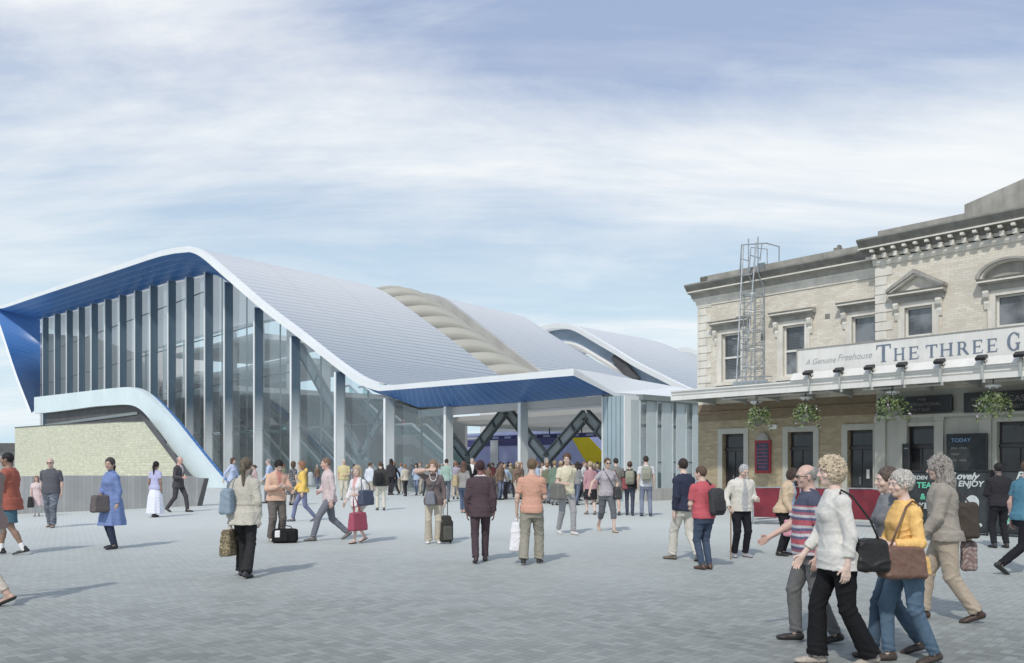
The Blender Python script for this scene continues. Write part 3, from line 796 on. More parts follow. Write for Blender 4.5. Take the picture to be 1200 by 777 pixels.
# --- gates, train, platform behind the entrance ---------------------------------
def gate(s, d, k):
    t = thing('ticket_gate', ST.W(s, d, 0), 'grey ticket gate with glass flaps inside the entrance', 'ticket gate', 'ticket gates in a row inside the entrance')
    m = MB(ST); m.box(s-0.13, s+0.13, d, d+1.6, 0, 1.0); m.box(s-0.16, s+0.16, d-0.03, d+1.63, 1.002, 1.05); m.build('cabinet', M['galv'], t)
    m = MB(ST); m.box(s+0.17, s+0.62, d+0.7, d+0.73, 0.25, 1.25); m.build('flap', M['glass_gate'], t)
    m = MB(ST); m.box(s-0.62, s-0.17, d+0.7, d+0.73, 0.25, 1.25); m.build('flap', M['glass_gate'], t)
    m = MB(ST); m.box(s-0.07, s+0.07, d-0.04, d-0.01, 0.75, 0.9); m.build('reader', M['train_yellow'], t)
for k in range(13): gate(ST.s(540, 7)+k*1.35, 7.0, k)
t = thing('train', ST.W(-6, 32, 0), 'blue passenger train with yellow cab front stopped beyond the gates', 'train')
sA_, sB_ = ST.s(520, 32)-22, ST.s(692, 32)
hT = ST.P(660, 503, 32)[2]; hB = 0.9
m = MB(ST); m.extr([(32, hB), (32.0, hT-0.9), (32.25, hT-0.3), (32.9, hT), (34.2, hT), (34.8, hT-0.3), (35, hT-0.9), (35, hB)], sA_, sB_-4); m.build('body', M['train_blue'], t)
m = MB(ST); m.box(sA_+0.3, sB_-4.6, 31.95, 31.99, hT-1.55, hT-0.85); m.build('window', M['train_navy'], t)
m = MB(ST); m.box(sA_+0.3, sB_-4.3, 31.93, 31.98, hT-0.72, hT-0.5); m.build('stripe', M['white_metal'], t)
m = MB(ST)
for k in range(6):
    s_ = sA_+6+k*6.2
    if s_ < sB_-7: m.box(s_, s_+1.3, 31.9, 31.945, hB+0.2, hT-0.6)
m.build('door', M['white_metal'], t)
m = MB(ST); m.prism([(sB_-4, hB), (sB_+2.6, hB), (sB_+2.4, hB+1.3), (sB_-1.2, hT-0.1), (sB_-4, hT)], 32.02, 34.98); m.build('cab', M['train_blue'], t)
m = MB(ST); m.prism([(sB_-0.9, hB+1.3), (sB_+2.45, hB+1.3), (sB_-0.9, hT-0.35), (sB_-3.0, hT-0.35)][::1], 31.96, 32.01)
m.prism([(sB_+0.4, hB), (sB_+2.62, hB), (sB_+2.42, hB+1.29), (sB_-0.85, hB+1.29)], 31.96, 32.01)
m.build('nose', M['train_yellow'], t)
m = MB(ST); m.box(sA_, sB_+2, 32.3, 34.7, 0.1, hB-0.02); m.build('bogie', M['dark_steel'], t)
m = MB(ST); m.box(-38, 14, 29.0, 31.4, 0.02, 0.85); setp(m.build('platform', M['concrete']), kind='structure')
m = MB(ST); m.box(-60, 16, 46, 46.3, 0, 9.5); m.build('interior_wall', M['interior_pale'], station)
# departure board and lintels inside
bd = thing('departure_board', ST.W(ST.s(600, 9), 9, 3.0), 'dark blue departure board hanging above the ticket gates', 'display board')
a, b = ST.s(560, 12), ST.s(700, 12)
m = MB(ST); m.box(a, b, 12, 12.25, 3.45, 3.75); m.build('panel', M['train_navy'], bd)
m = MB(ST)
for k in range(9): m.box(a+0.4+k*(b-a)/9, a+(k+0.8)*(b-a)/9, 11.96, 11.985, 3.53, 3.68)
m.build('screen', M['train_blue'], bd)
m = MB(ST)
for k in range(4): x_ = a+(b-a)*(k+0.5)/4; m.box(x_-0.03, x_+0.03, 12.1, 12.16, 3.76, 4.2)
m.build('hanger', M['dark_steel'], bd)

# --- white sweeping stair parapet and walls at left --------------------------------
def ppts(l, d): return smooth(resamp([ST.P(p[0], p[1], d) for p in l], 60), 2)
up_ = ppts([(40, 465.5), (70, 462), (100, 458.5), (130, 455), (150, 453.3), (158, 454), (167, 458.5), (178, 468), (200, 493), (225, 525), (250, 556.5), (263, 571.5)], -5.8)
lo_ = ppts([(40, 484.5), (55, 483.5), (80, 480.5), (110, 476.3), (140, 474.2), (150, 474), (158, 475.5), (165, 479.5), (172, 487), (190, 510), (212, 540), (236, 573)], -5.8)
lo_[-1][2] = 0; up_[-1][2] = 0.02
par = thing('stair_parapet', ST.W(up_[-1][0], -5.8, 0), 'white sweeping parapet band curving down from the raised walkway to the square', 'parapet')
m = MB(ST)
i_up, i_lo = up_.copy(), lo_.copy(); i_up[:, 1] = -5.3; i_lo[:, 1] = -5.3
m.loft(world(lo_), world(up_), 1); m.loft(world(up_), world(i_up), 1); m.loft(world(i_up), world(i_lo), 1); m.loft(world(i_lo), world(lo_), 1)
m.lface([tuple(lo_[0]), tuple(up_[0]), tuple(i_up[0]), tuple(i_lo[0])])
m.build('band', M['parapet_white'], par)
m = MB(ST)           # pale ledge running from the parapet to the foot of the glass
q0 = i_up[18:].copy(); q0[:, 2] -= 0.25; q1 = q0.copy(); q1[:, 1] = -4.85
q0[:, 2] = np.maximum(q0[:, 2], 0.01); q1[:, 2] = np.maximum(q1[:, 2], 0.01)
m.loft(world(q0), world(q1), 1); 
m.build('ramp', M['soffit'], par)
wk = thing('raised_walkway', ST.W(-60, -5.2, 0), 'dark shadowed walkway base below the white parapet band', 'walkway')
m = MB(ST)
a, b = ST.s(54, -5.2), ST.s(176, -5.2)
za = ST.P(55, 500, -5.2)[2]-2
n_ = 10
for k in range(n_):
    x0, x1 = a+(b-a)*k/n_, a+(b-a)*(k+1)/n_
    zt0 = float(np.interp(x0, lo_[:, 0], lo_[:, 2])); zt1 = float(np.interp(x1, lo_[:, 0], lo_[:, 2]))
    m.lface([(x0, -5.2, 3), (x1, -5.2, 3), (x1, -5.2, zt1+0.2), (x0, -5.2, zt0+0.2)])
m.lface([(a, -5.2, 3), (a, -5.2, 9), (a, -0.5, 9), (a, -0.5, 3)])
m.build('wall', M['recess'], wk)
m = MB(ST); m.box(a, b-3, -5.28, -5.205, ST.P(100, 492, -5.2)[2]-0.15, ST.P(100, 492, -5.2)[2]+0.1); m.build('ledge', M['grey_steel'], wk)
hw = thing('stone_wall', ST.W(-60, -6.4, 0), 'pale green mossy stone wall filling the space under the white parapet', 'stone wall')
m = MB(ST)
pl = [ST.P(p[0], p[1], -6.4) for p in ((17.5, 501.5), (60, 498.5), (100, 496.5), (140, 494.5), (170, 493.8), (190, 520), (212, 549), (232, 575))]
pp = [(p[0], max(p[2], 0)) for p in pl]
for (a_, za_), (b_, zb_) in zip(pp[:-1], pp[1:]):
    m.lface([(a_, -6.4, -0.02), (b_, -6.4, -0.02), (b_, -6.4, zb_), (a_, -6.4, za_)])
m.lface([(pp[0][0], -6.4, 0), (pp[0][0], -6.4, pp[0][1]), (pp[0][0], -5.9, pp[0][1]), (pp[0][0], -5.9, 0)])
m.build('wall', M['hedge'], hw)
m = MB(ST)
c0 = np.array([(a_, -6.42, z_) for a_, z_ in pp]); 
for (a_, za_), (b_, zb_) in zip(pp[:4], pp[1:5]): m.bar(ST.W(a_, -6.3, za_+0.04), ST.W(b_, -6.3, zb_+0.04), 0.3, 0.10)
m.build('coping', M['recess'], hw)
m = MB(ST); 
for (a_, za_), (b_, zb_) in zip(pp[4:-1], pp[5:]): m.bar(ST.W(a_+0.15, -6.42, za_+0.12), ST.W(b_+0.15, -6.42, zb_+0.12), 0.12, 0.35, up=(DX, DY, 0))
m.build('edging', M['recess'], hw)

# low board-marked concrete wall in front
def gxy(px, py, h=0.0):
    Y = FPX*(EYE-h)/(py-HOR); return ((px-CXP)/FPX*Y, Y)
A0, A1 = gxy(-60, 606), gxy(231, 593)
vx, vy = A1[0]-A0[0], A1[1]-A0[1]; L_ = math.hypot(vx, vy); vx /= L_; vy /= L_
CW = Frame(A0[0], A0[1], vx, vy, -vy, vx)
cw = thing('retaining_wall', (A0[0]+vx*L_/2, A0[1]+vy*L_/2, 0), 'low board marked grey concrete wall in front of the mossy stone wall', 'concrete wall')
m = MB(CW); m.prism([(0, 0), (L_, 0), (L_+0.32, 1.08), (L_-0.3, 1.20), (L_-5.5, 1.28), (0, 1.22)], 0, 0.35); m.build('wall', M['boards'], cw)
m = MB(CW); m.prism([(L_+0.02, 0), (L_+0.22, 0), (L_+0.52, 1.10), (L_+0.33, 1.10)], -0.02, 0.6)
m.build('edging', M['recess'], cw)
# distant low buildings at the far left
lb = thing('low_building', (-95, 150, 0), 'distant low grey building with dark eaves left of the stone wall', 'building')
F2 = Frame(-112, 165, 1, 0, 0, 1)
m = MB(F2); m.box(0, 26, 0, 12, 0, 4.2); m.build('wall', M['concrete'], lb)
m = MB(F2); m.box(-1, 27, -1, 13, 4.2, 5.6); m.build('roof', M['recess'], lb)
m = MB(F2)
for k in range(8): m.box(1+k*3.1, 3.2+k*3.1, -0.05, -0.01, 1.2, 3.2)
m.build('window', M['brown_paint'], lb)
# ================================================================== PUB
pub = thing('pub_building', PB.W(5, 0, 0), 'two storey pale brick public house with stone cornice and white canopy', 'pub')
SB = PB.s(1027, -0.35)            # left edge of the projecting right-hand block
SR = 17.0
BD = -0.35
def wall_holes(m, s0, s1, z0, z1, holes, d, rev=0.22):
    xs = sorted({s0, s1, *[h[0] for h in holes], *[h[1] for h in holes]})
    zs = sorted({z0, z1, *[h[2] for h in holes], *[h[3] for h in holes]})
    for i in range(len(xs)-1):
        for j in range(len(zs)-1):
            cx, cz = (xs[i]+xs[i+1])/2, (zs[j]+zs[j+1])/2
            if any(h[0] < cx < h[1] and h[2] < cz < h[3] for h in holes): continue
            m.lface([(xs[i], d, zs[j]), (xs[i+1], d, zs[j]), (xs[i+1], d, zs[j+1]), (xs[i], d, zs[j+1])])
    for a, b, c, e in holes:
        m.lface([(a, d, c), (a, d, e), (a, d+rev, e), (a, d+rev, c)]); m.lface([(b, d+rev, c), (b, d+rev, e), (b, d, e), (b, d, c)])
        m.lface([(a, d, e), (b, d, e), (b, d+rev, e), (a, d+rev, e)]); m.lface([(a, d+rev, c), (b, d+rev, c), (b, d, c), (a, d, c)])
CW1 = (1.09, 1.93), (3.66, 4.50), (6.20, 7.04)
CW2 = (8.10, 8.94), (10.72, 11.60), (13.3, 14.1)
zw0, zw1 = 4.78, 6.55
dl = [(1.12, 2.05, 0.05, 2.80), (3.85, 4.82, 0.05, 2.80), (6.05, 6.92, 0.05, 2.80)]
m = MB(PB); wall_holes(m, 0, SB, 3.95, 8.0, [(a, b, zw0, zw1) for a, b in CW1], 0)
wall_holes(m, SB, SR, 3.95, 8.1, [(a, b, zw0, zw1) for a, b in CW2], BD)
m.lface([(SB, 0, 3.95), (SB, BD, 3.95), (SB, BD, 8.1), (SB, 0, 8.1)])
m.lface([(0, 9, 0), (0, 0, 0), (0, 0, 8.4), (0, 9, 8.4)])
m.lface([(0, 9, 0), (SR, 9, 0), (SR, 9, 8.4), (0, 9, 8.4)]); m.lface([(SR, BD, 0), (SR, 9, 0), (SR, 9, 8.4), (SR, BD, 8.4)])
m.lface([(0, 0, 8.4), (SR, 0, 8.4), (SR, 9, 8.4), (0, 9, 8.4)])
m.build('upper_wall', M['brick'], pub)
m = MB(PB); wall_holes(m, 0, SB, 0, 3.3, dl, 0.002); m.build('lower_wall', M['brick_low'], pub)
m = MB(PB); m.lface([(0, 0.002, 3.3), (SB, 0.002, 3.3), (SB, 0.002, 3.95), (0, 0.002, 3.95)]); m.box(0, SB, -0.05, 0, 3.58, 3.66); m.build('brick_band', M['brick_orange'], pub)
m = MB(PB); wall_holes(m, SB, SR, 0, 3.95, [(8.15, 8.99, 0.05, 2.85), (10.75, 11.9, 0.05, 2.9)], BD+0.003)
m.lface([(SB, 0, 0), (SB, BD, 0), (SB, BD, 3.95), (SB, 0, 3.95)])
m.build('painted_front', M['cream_paint'], pub)
m = MB(PB)
for a, b in ((SB, SB+0.32), (SB+0.75, SB+1.0), (9.05, 9.28), (10.3, 10.62), (12.0, 12.4)):
    m.box(a, b, BD-0.09, BD, 0.35, 3.0); m.box(a-0.03, b+0.03, BD-0.13, BD-0.001, 0, 0.35); m.box(a-0.03, b+0.03, BD-0.13, BD-0.001, 3.0, 3.1)
m.box(SB, SR, BD-0.16, BD-0.002, 3.1, 3.2)
m.box(SB, SR, BD-0.07, BD-0.002, 3.2, 3.28)
m.build('pilaster', M['cream_paint'], pub)
# parapets and cornices
m = MB(PB); m.box(0.05, SB+0.02, 0.05, 0.5, 8.45, 8.90); m.box(0.05, 0.4, 0.05, 9, 8.45, 8.88); m.build('parapet', M['grey_stone'], pub)
s5 = PB.s(1130.5, -0.3)
m = MB(PB); m.box(SB+0.02, s5, BD+0.05, 0.4, 8.6, 9.15)
m.prism([(s5, 8.6), (SR, 8.6), (SR, 11.1), (s5, 9.40)], BD+0.03, 0.4); m.build('parapet', M['grey_stone'], pub)
def cornice(a, b, d, z, name='cornice', big=False):
    H = 0.52
    m = MB(PB); m.extr([(d, z+H), (d, z+0.25), (d-0.38, z+0.25), (d-0.42, z+0.33), (d-0.56, z+0.47), (d-0.56, z+0.52), (d-0.5, z+H+0.02)], a, b)
    c = m.build(name, M['dark_stone'], pub)
    m = MB(PB); m.extr([(d, z+0.249), (d, z+0.02), (d-0.12, z+0.02), (d-0.20, z+0.16), (d-0.40, z+0.19), (d-0.41, z+0.249)], a+0.05, b); m.build('corona', M['grey_stone' if not big else 'dark_stone'], c)
    m = MB(PB); m.extr([(d-0.412, z+0.21), (d-0.412, z+0.255), (d-0.44, z+0.255), (d-0.44, z+0.21)], a, b)
    m.extr([(d, z+0.015), (d, z-0.07), (d-0.10, z-0.07), (d-0.13, z+0.015)], a+0.1, b); m.build('fillet', M['stone'], c)
    return c
c = cornice(-0.26, SB, 0, 8.03)
m = MB(PB); 
m = MB(PB); m.extr([(0, 7.96), (0, 7.80), (-0.05, 7.80), (-0.08, 7.84), (-0.08, 7.96)], -0.06, SB); m.extr([(-0.0, 7.80), (0, 7.74), (-0.04, 7.74), (-0.04, 7.80)], -0.03, SB); m.build('string_course', M['stone'], pub)
c = cornice(SB-0.4, SR, BD, 8.32, big=True)
m = MB(PB)
k = SB-0.02
while k < SR:
    m.box(k, k+0.12, BD-0.30, BD, 8.20, 8.34); m.box(k+0.01, k+0.11, BD-0.46, BD-0.31, 8.40, 8.47); k += 0.34
m.build('dentil', M['stone'], c)
m = MB(PB); m.extr([(BD, 8.20), (BD, 8.02), (BD-0.05, 8.02), (BD-0.10, 8.10), (BD-0.10, 8.20)], SB-0.08, SR); m.build('string_course', M['stone'], pub)
# quoins
m = MB(PB); z = 4.2; k = 0
while z < 7.7:
    m.box(-0.02, (0.62, 0.40)[k % 2], -0.03, 0.3, z, z+0.26); z += 0.29; k += 1
m.build('quoin', M['stone'], pub)
m = MB(PB); z = 4.2; k = 0
while z < 7.95:
    m.box(SB-0.03, SB+(0.52, 0.34)[k % 2], BD-0.03, BD+0.2, z, z+0.26); z += 0.29; k += 1
m.build('quoin', M['stone'], pub)
# first floor windows
def sash(a, b, d, kind, label=None):
    z0, z1 = zw0, zw1
    m = MB(PB); m.lface([(a, d+0.16, z0), (b, d+0.16, z0), (b, d+0.16, z1), (a, d+0.16, z1)])
    w_ = m.build('window', M['pane'], pub)
    if label: w_['label'] = label
    m = MB(PB); t = 0.055
    for x0, x1, y0, y1, q in ((a, a+t, z0, z1, 0), (b-t, b, z0, z1, 0), (a+t, b-t, z0, z0+t*1.3, 0), (a+t, b-t, z1-t, z1, 0), (a+t, b-t, (z0+z1)/2-0.035, (z0+z1)/2+0.035, 0.02)):
        m.box(x0, x1, d+0.09+q, d+0.155, y0, y1)
    m.build('frame', M['white_paint'], w_)
    m = MB(PB); A = 0.17
    m.box(a-A, a-0.001, d-0.05, d+0.05, z0-0.05, z1+A); m.box(b+0.001, b+A, d-0.05, d+0.05, z0-0.05, z1+A); m.box(a, b, d-0.05, d+0.05, z1, z1+A)
    m.box(a-A-0.03, a-A, d-0.075, d, z0-0.05, z1+A+0.03); m.box(b+A, b+A+0.03, d-0.075, d, z0-0.05, z1+A+0.03)
    m.box(a-A-0.08, b+A+0.08, d-0.14, d+0.05, z0-0.16, z0-0.051)
    m.build('architrave', M['stone'], w_)
    for x in (a-A-0.13, b+A-0.02):
        m = MB(PB); m.extr([(d-0.001, z1+0.16), (d-0.001, z1-0.38), (d-0.05, z1-0.36), (d-0.09, z1-0.2), (d-0.07, z1-0.12), (d-0.17, z1-0.02), (d-0.21, z1+0.10), (d-0.19, z1+0.16)], x, x+0.15); m.build('bracket', M['stone'], w_)
    x0, x1, zt = a-A-0.25, b+A+0.25, z1+A+0.02
    m = MB(PB)
    m.box(x0+0.06, x1-0.06, d-0.10, d, zt-0.02, zt+0.14)
    m.extr([(d, zt+0.14), (d-0.14, zt+0.14), (d-0.26, zt+0.19), (d-0.30, zt+0.19), (d-0.30, zt+0.23), (d-0.36, zt+0.29), (d, zt+0.33)], x0, x1)
    m.build('hood', M['grey_stone'], w_)
    m = MB(PB); m.extr([(d-0.302, zt+0.19), (d-0.302, zt+0.235), (d-0.325, zt+0.235), (d-0.325, zt+0.19)], x0-0.01, x1+0.01); m.build('fillet', M['stone'], w_)
    xm = (a+b)/2; zb = zt+0.30
    if kind == 'tri':
        ap = zb+0.50
        m = MB(PB); m.prism([(x0+0.1, zb), (x1-0.1, zb), (xm, ap-0.08)], d-0.08, d); m.build('tympanum', M['stone'], w_)
        for x, sx_ in ((x0-0.03, 1), (x1+0.03, -1)):
            q = [(x, zb), (xm, ap), (xm, ap+0.13), (x, zb+0.10)] if sx_ == 1 else [(xm, ap), (x, zb), (x, zb+0.10), (xm, ap+0.13)]
            m = MB(PB); m.prism(q, d-0.36, d); m.build('hood', M['grey_stone'], w_)
            q = [(x+0.12*sx_, zb-0.0), (xm, ap-0.055), (xm, ap-0.005), (x+0.02*sx_, zb+0.0)]
            m = MB(PB); m.prism(q if sx_ == 1 else q[::-1], d-0.30, d-0.01); m.build('fillet', M['stone'], w_)
    if kind == 'arch':
        W2 = (x1-x0)/2; R = 0.50
        pts = lambda k, n=18: [(xm-math.cos(math.pi*i/n)*W2*k, zb+math.sin(math.pi*i/n)*R*k) for i in range(n+1)]
        P1, P0, P2 = pts(1.03), pts(0.90), pts(0.84)
        m = MB(PB)
        for i in range(18): m.prism([P0[i], P0[i+1], P1[i+1], P1[i]][::-1], d-0.36, d)
        m.build('hood', M['grey_stone'], w_)
        m = MB(PB)
        for i in range(18): m.prism([P2[i], P2[i+1], P0[i+1], P0[i]][::-1], d-0.28, d)
        m.build('fillet', M['stone'], w_)
        m = MB(PB); m.prism([(xm-W2*0.84, zb)]+[(x, z) for x, z in P2[::-1]], d-0.07, d); m.build('tympanum', M['grey_stone'], w_)
for i, (a, b) in enumerate(CW1): sash(a, b, 0, 'flat')
sash(*CW2[0], BD, 'tri', 'sash window under a triangular stone pediment'); sash(*CW2[1], BD, 'arch', 'sash window under a curved stone pediment'); sash(*CW2[2], BD, 'tri')
# small wall vents
m = MB(PB); m.box(5.25, 5.42, -0.02, 0, 6.62, 6.78); m.box(2.75, 2.92, -0.02, 0, 6.15, 6.4); m.build('vent', M['dark_stone'], pub)
# ground floor doors
def door(a, b, d, z1, A=0.2, tall=True):
    m = MB(PB); m.lface([(a, d+0.2, 0.05), (b, d+0.2, 0.05), (b, d+0.2, z1), (a, d+0.2, z1)])
    o = m.build('door', M['brown_paint'], pub)
    m = MB(PB); xm = (a+b)/2
    for x0, x1, y0, y1 in ((a+0.08, xm-0.03, 0.95, 2.15), (xm+0.03, b-0.08, 0.95, 2.15), (a+0.08, b-0.08, 2.3, z1-0.1)):
        m.box(x0, x1, d+0.17, d+0.185, y0, y1)
    m.build('pane', M['door_pane'], o)
    for x0, x1, y0, y1 in ((a+0.08, xm-0.03, 0.15, 0.85), (xm+0.03, b-0.08, 0.15, 0.85)):
        m = MB(PB); m.box(x0, x1, d+0.16, d+0.195, y0, y1); m.build('panel', M['brown_paint'], o)
    m = MB(PB); m.box(a, b, d+0.12, d+0.197, 2.16, 2.26); m.build('transom', M['brown_paint'], o)
    m = MB(PB); m.tube([PB.W(xm-0.06, d+0.1, 1.0), PB.W(xm-0.06, d+0.1, 1.25)], 0.012, 6); m.build('handle', M['galv'], o)
    if A:
        m = MB(PB); m.box(a-A, a-0.001, d-0.04, d+0.06, 0, z1+A); m.box(b+0.001, b+A, d-0.04, d+0.06, 0, z1+A); m.box(a, b, d-0.04, d+0.06, z1, z1+A)
        m.build('frame', M['cream_paint'], o)
for a, b, c0_, z1 in dl: door(a, b, 0, z1)
door(8.15, 8.99, BD, 2.85, 0.12); door(10.75, 11.9, BD, 2.9, 0.12)
m = MB(PB); m.box(4.42, 4.52, 0.15, 0.168, 1.25, 1.5); m.box(6.62, 6.72, 0.15, 0.168, 1.2, 1.5); m.build('notice', M['white_paint'], pub)

# canopy
CD = -2.2; c0 = PB.s(786, CD)
zt = PB.P(800, 457, CD)[2]; zb = PB.P(800, 468.5, CD)[2]
cst = PB.s(926, CD)
m = MB(PB)
m.extr([(0, zt+0.14), (0, zb+0.22), (CD+0.1, zb+0.16), (CD+0.1, zt)], c0+0.02, SR); m.build('canopy', M['canopy_under'], pub)
m = MB(PB)
m.extr([(CD, zb), (CD, zb+0.15), (CD+0.06, zb+0.15), (CD+0.06, zb+0.20), (CD+0.02, zb+0.20), (CD+0.02, zt-0.05), (CD-0.04, zt-0.05), (CD-0.04, zt), (CD+0.099, zt), (CD+0.099, zb)][::-1], c0, SR)
m.box(c0-0.0, c0+0.06, CD+0.1, 0, zb+0.02, zt+0.02)
m.build('canopy_fascia', M['white_paint'], pub)
m = MB(PB); m.extr([(0, zt+0.22), (0, zt+0.13), (-0.12, zt+0.10), (-0.12, zt+0.16)], c0+0.05, cst); m.build('flashing', M['recess'], pub)
# ribs under the canopy
m = MB(PB)
k = c0+0.4
while k < SR-0.2: m.extr([(-0.05, zb+0.21), (-0.05, zb-0.12), (-0.4, zb-0.05), (CD+0.12, zb+0.07), (CD+0.12, zb+0.15)], k, k+0.06); k += 1.35
m.build('rafter', M['canopy_under'], pub)
m = MB(PB); m.box(2, 6.2, -1.3, -1.26, zb-0.02, zb+0.03); m.box(7.2, 9.6, -1.3, -1.26, zb-0.02, zb+0.03); m.box(10.8, 14, -1.3, -1.26, zb-0.02, zb+0.03); m.build('conduit', M['white_paint'], pub)
# row of tilted white panels with floodlights beneath the sign
jx = [PB.s(p, CD) for p in (950, 986, 1022, 1060, 1104, 1153, 1198)]; jx = [cst]+jx+[jx[-1]+1.2, jx[-1]+2.4]
m = MB(PB)
for a, b in zip(jx[:-1], jx[1:]):
    m.extr([(CD-0.06, zt+0.0), (CD-0.10, zt+0.02), (CD+0.10, zt+0.26), (CD+0.14, zt+0.24)], a+0.05, b-0.05)
m.build('canopy_panel', M['white_paint'], pub)
for a in jx[1:-1]:
    m = MB(PB); m.box(a-0.035, a+0.035, CD-0.03, CD+0.03, zb-0.10, zb+0.0); m.box(a-0.03, a+0.03, CD-0.135, CD-0.105, zb, zt+0.14); br_ = m.build('canopy_bracket', M['canopy_under'], pub)
    fl = thing('floodlight', PB.W(a, CD-0.15, zt+0.13), 'small black floodlight on the canopy edge below the sign', 'floodlight', 'floodlights along the canopy edge')
    m = MB(PB); m.extr([(CD-0.30, zt+0.20), (CD-0.24, zt+0.13), (CD-0.05, zt+0.22), (CD-0.11, zt+0.30)], a-0.13, a+0.13); m.build('head', M['black_paint'], fl)
    m = MB(PB); m.bar(PB.W(a, CD-0.12, zt+0.21), PB.W(a, CD+0.05, zt+0.10), 0.03, 0.03); m.build('arm', M['black_paint'], fl)

# name sign --------------------------------------------------------------------
SD = -2.0; sgn = thing('name_sign', PB.W(9, SD, 4.6), 'long white fascia sign reading THE THREE G on the pub canopy', 'sign')
sa = PB.s(934.5, SD); zs0, zs1 = 4.60, 5.36
m = MB(PB); m.box(sa, SR, SD, SD+0.10, zs0, zs1); m.build('board', M['white_paint'], sgn)
m = MB(PB); m.box(sa-0.02, SR+0.02, SD-0.025, SD+0.12, zs1+0.001, zs1+0.03); m.box(sa-0.03, sa-0.001, SD-0.02, SD+0.1, zs0, zs1); m.build('trim', M['grey_stone'], sgn)
m = MB(PB)
k = sa+0.3
while k < SR: m.box(k, k+0.05, SD+0.02, SD+0.08, zt, zs0); k += 1.2
m.build('leg', M['grey_steel'], sgn)
def serif(ch, a, b, z, h, t=0.012):
    """one serif capital between a and b on the sign"""
    w_ = b-a; st = w_*0.20; th = h*0.07; sf = h*0.05
    m = MB(PB); d0 = SD-t; k_ = [0]
    def poly(p): k_[0] += 1; e = 0.0004*k_[0]; m.prism([(a+x*w_, z+y*h) for x, y in p], d0-e, SD-0.001)
    def stem(x, y0=0, y1=1, s=0.20, serifs=(1, 1)):
        poly([(x-s/2, y0), (x+s/2, y0), (x+s/2, y1), (x-s/2, y1)])
        e = 0.10
        if serifs[0]: poly([(x-s/2-e, y0), (x+s/2+e, y0), (x+s/2, y0+0.07), (x-s/2, y0+0.07)])
        if serifs[1]: poly([(x-s/2, y1-0.07), (x+s/2, y1-0.07), (x+s/2+e, y1), (x-s/2-e, y1)])
    def arc(cx, cy, rx, ry, a0, a1, thick, n=14):
        for i in range(n):
            t0, t1 = math.radians(a0+(a1-a0)*i/n), math.radians(a0+(a1-a0)*(i+1)/n)
            f = lambda t: (thick*(0.35+0.65*abs(math.cos(t))))
            p0 = (cx+rx*math.cos(t0), cy+ry*math.sin(t0)); p1 = (cx+rx*math.cos(t1), cy+ry*math.sin(t1))
            q0 = (cx+(rx-f(t0))*math.cos(t0), cy+(ry-f(t0)*0.8)*math.sin(t0)); q1 = (cx+(rx-f(t1))*math.cos(t1), cy+(ry-f(t1)*0.8)*math.sin(t1))
            poly([q0, p0, p1, q1])
    if ch == 'T':
        stem(0.5, 0, 0.94, 0.2, (1, 0)); poly([(0, 0.92), (1, 0.92), (1, 1), (0, 1)]); poly([(0, 0.74), (0.06, 0.74), (0.10, 0.92), (0, 0.92)]); poly([(0.90, 0.92), (0.94, 0.74), (1, 0.74), (1, 0.92)])
    if ch == 'H': stem(0.17, s=0.17); stem(0.83, s=0.17); poly([(0.25, 0.47), (0.75, 0.47), (0.75, 0.54), (0.25, 0.54)])
    if ch == 'E':
        stem(0.24, s=0.2)
        poly([(0.3, 0), (0.95, 0), (0.95, 0.07), (0.3, 0.07)]); poly([(0.3, 0.93), (0.92, 0.93), (0.92, 1), (0.3, 1)]); poly([(0.3, 0.48), (0.75, 0.48), (0.75, 0.54), (0.3, 0.54)])
        poly([(0.88, 0.07), (0.95, 0.07), (0.99, 0.26), (0.94, 0.26)]); poly([(0.88, 0.76), (0.92, 0.76), (0.92, 0.93), (0.84, 0.93)]); poly([(0.70, 0.40), (0.75, 0.40), (0.75, 0.62), (0.70, 0.62)])
    if ch == 'R':
        stem(0.22, s=0.19); poly([(0.25, 0.93), (0.55, 0.93), (0.55, 1), (0.25, 1)]); poly([(0.25, 0.46), (0.55, 0.46), (0.55, 0.52), (0.25, 0.52)])
        arc(0.52, 0.73, 0.30, 0.27, -90, 90, 0.19); poly([(0.46, 0.46), (0.86, 0), (1.06, 0), (0.66, 0.49)])
    if ch == 'G':
        arc(0.52, 0.5, 0.50, 0.53, 48, 312, 0.22, 20); stem(0.82, 0.03, 0.42, 0.17, (0, 1)); poly([(0.84, 0.68), (0.90, 0.68), (0.90, 0.97), (0.84, 0.90)])
    o = m.build('letter', M['letter_blue'], sgn)
zb_ = 4.735
for ch, a, b, hh in (('T', 1027, 1044, .52), ('H', 1047.5, 1060.5, .37), ('E', 1064.5, 1077, .37), ('T', 1085, 1098.5, .37), ('H', 1101.5, 1117, .37), ('R', 1121, 1135, .37), ('E', 1139, 1152, .37), ('E', 1156, 1169, .37), ('G', 1180, 1196, .47)):
    serif(ch, PB.s(a, SD), PB.s(b, SD), zb_, hh)
def text(body, fr, s, d, z, size, mat, parent, name='lettering', shear=0, rotz=None, sx=1, loc=None):
    c = bpy.data.curves.new(name, 'FONT'); c.body = body; c.size = size; c.extrude = 0.003; c.shear = shear
    c.materials.append(mat)
    o = bpy.data.objects.new(name, c); COL.objects.link(o)
    p = Vector(fr.W(s, d, z)) if loc is None else Vector(loc)
    o.parent = parent; o.location = p-origin_of(parent)
    o.rotation_euler = (math.pi/2, 0, math.atan2(fr.uy, fr.ux) if rotz is None else rotz); o.scale = (sx, 1, 1)
    return o
tx = text('A Genuine', PB, PB.s(944, SD), SD-0.006, 4.86, 0.26, M['letter_grey'], sgn, shear=0.35, sx=0.9)
tx = text('Freehouse', PB, PB.s(981, SD), SD-0.006, 4.89, 0.29, M['letter_grey'], sgn, shear=0.35, sx=0.9)

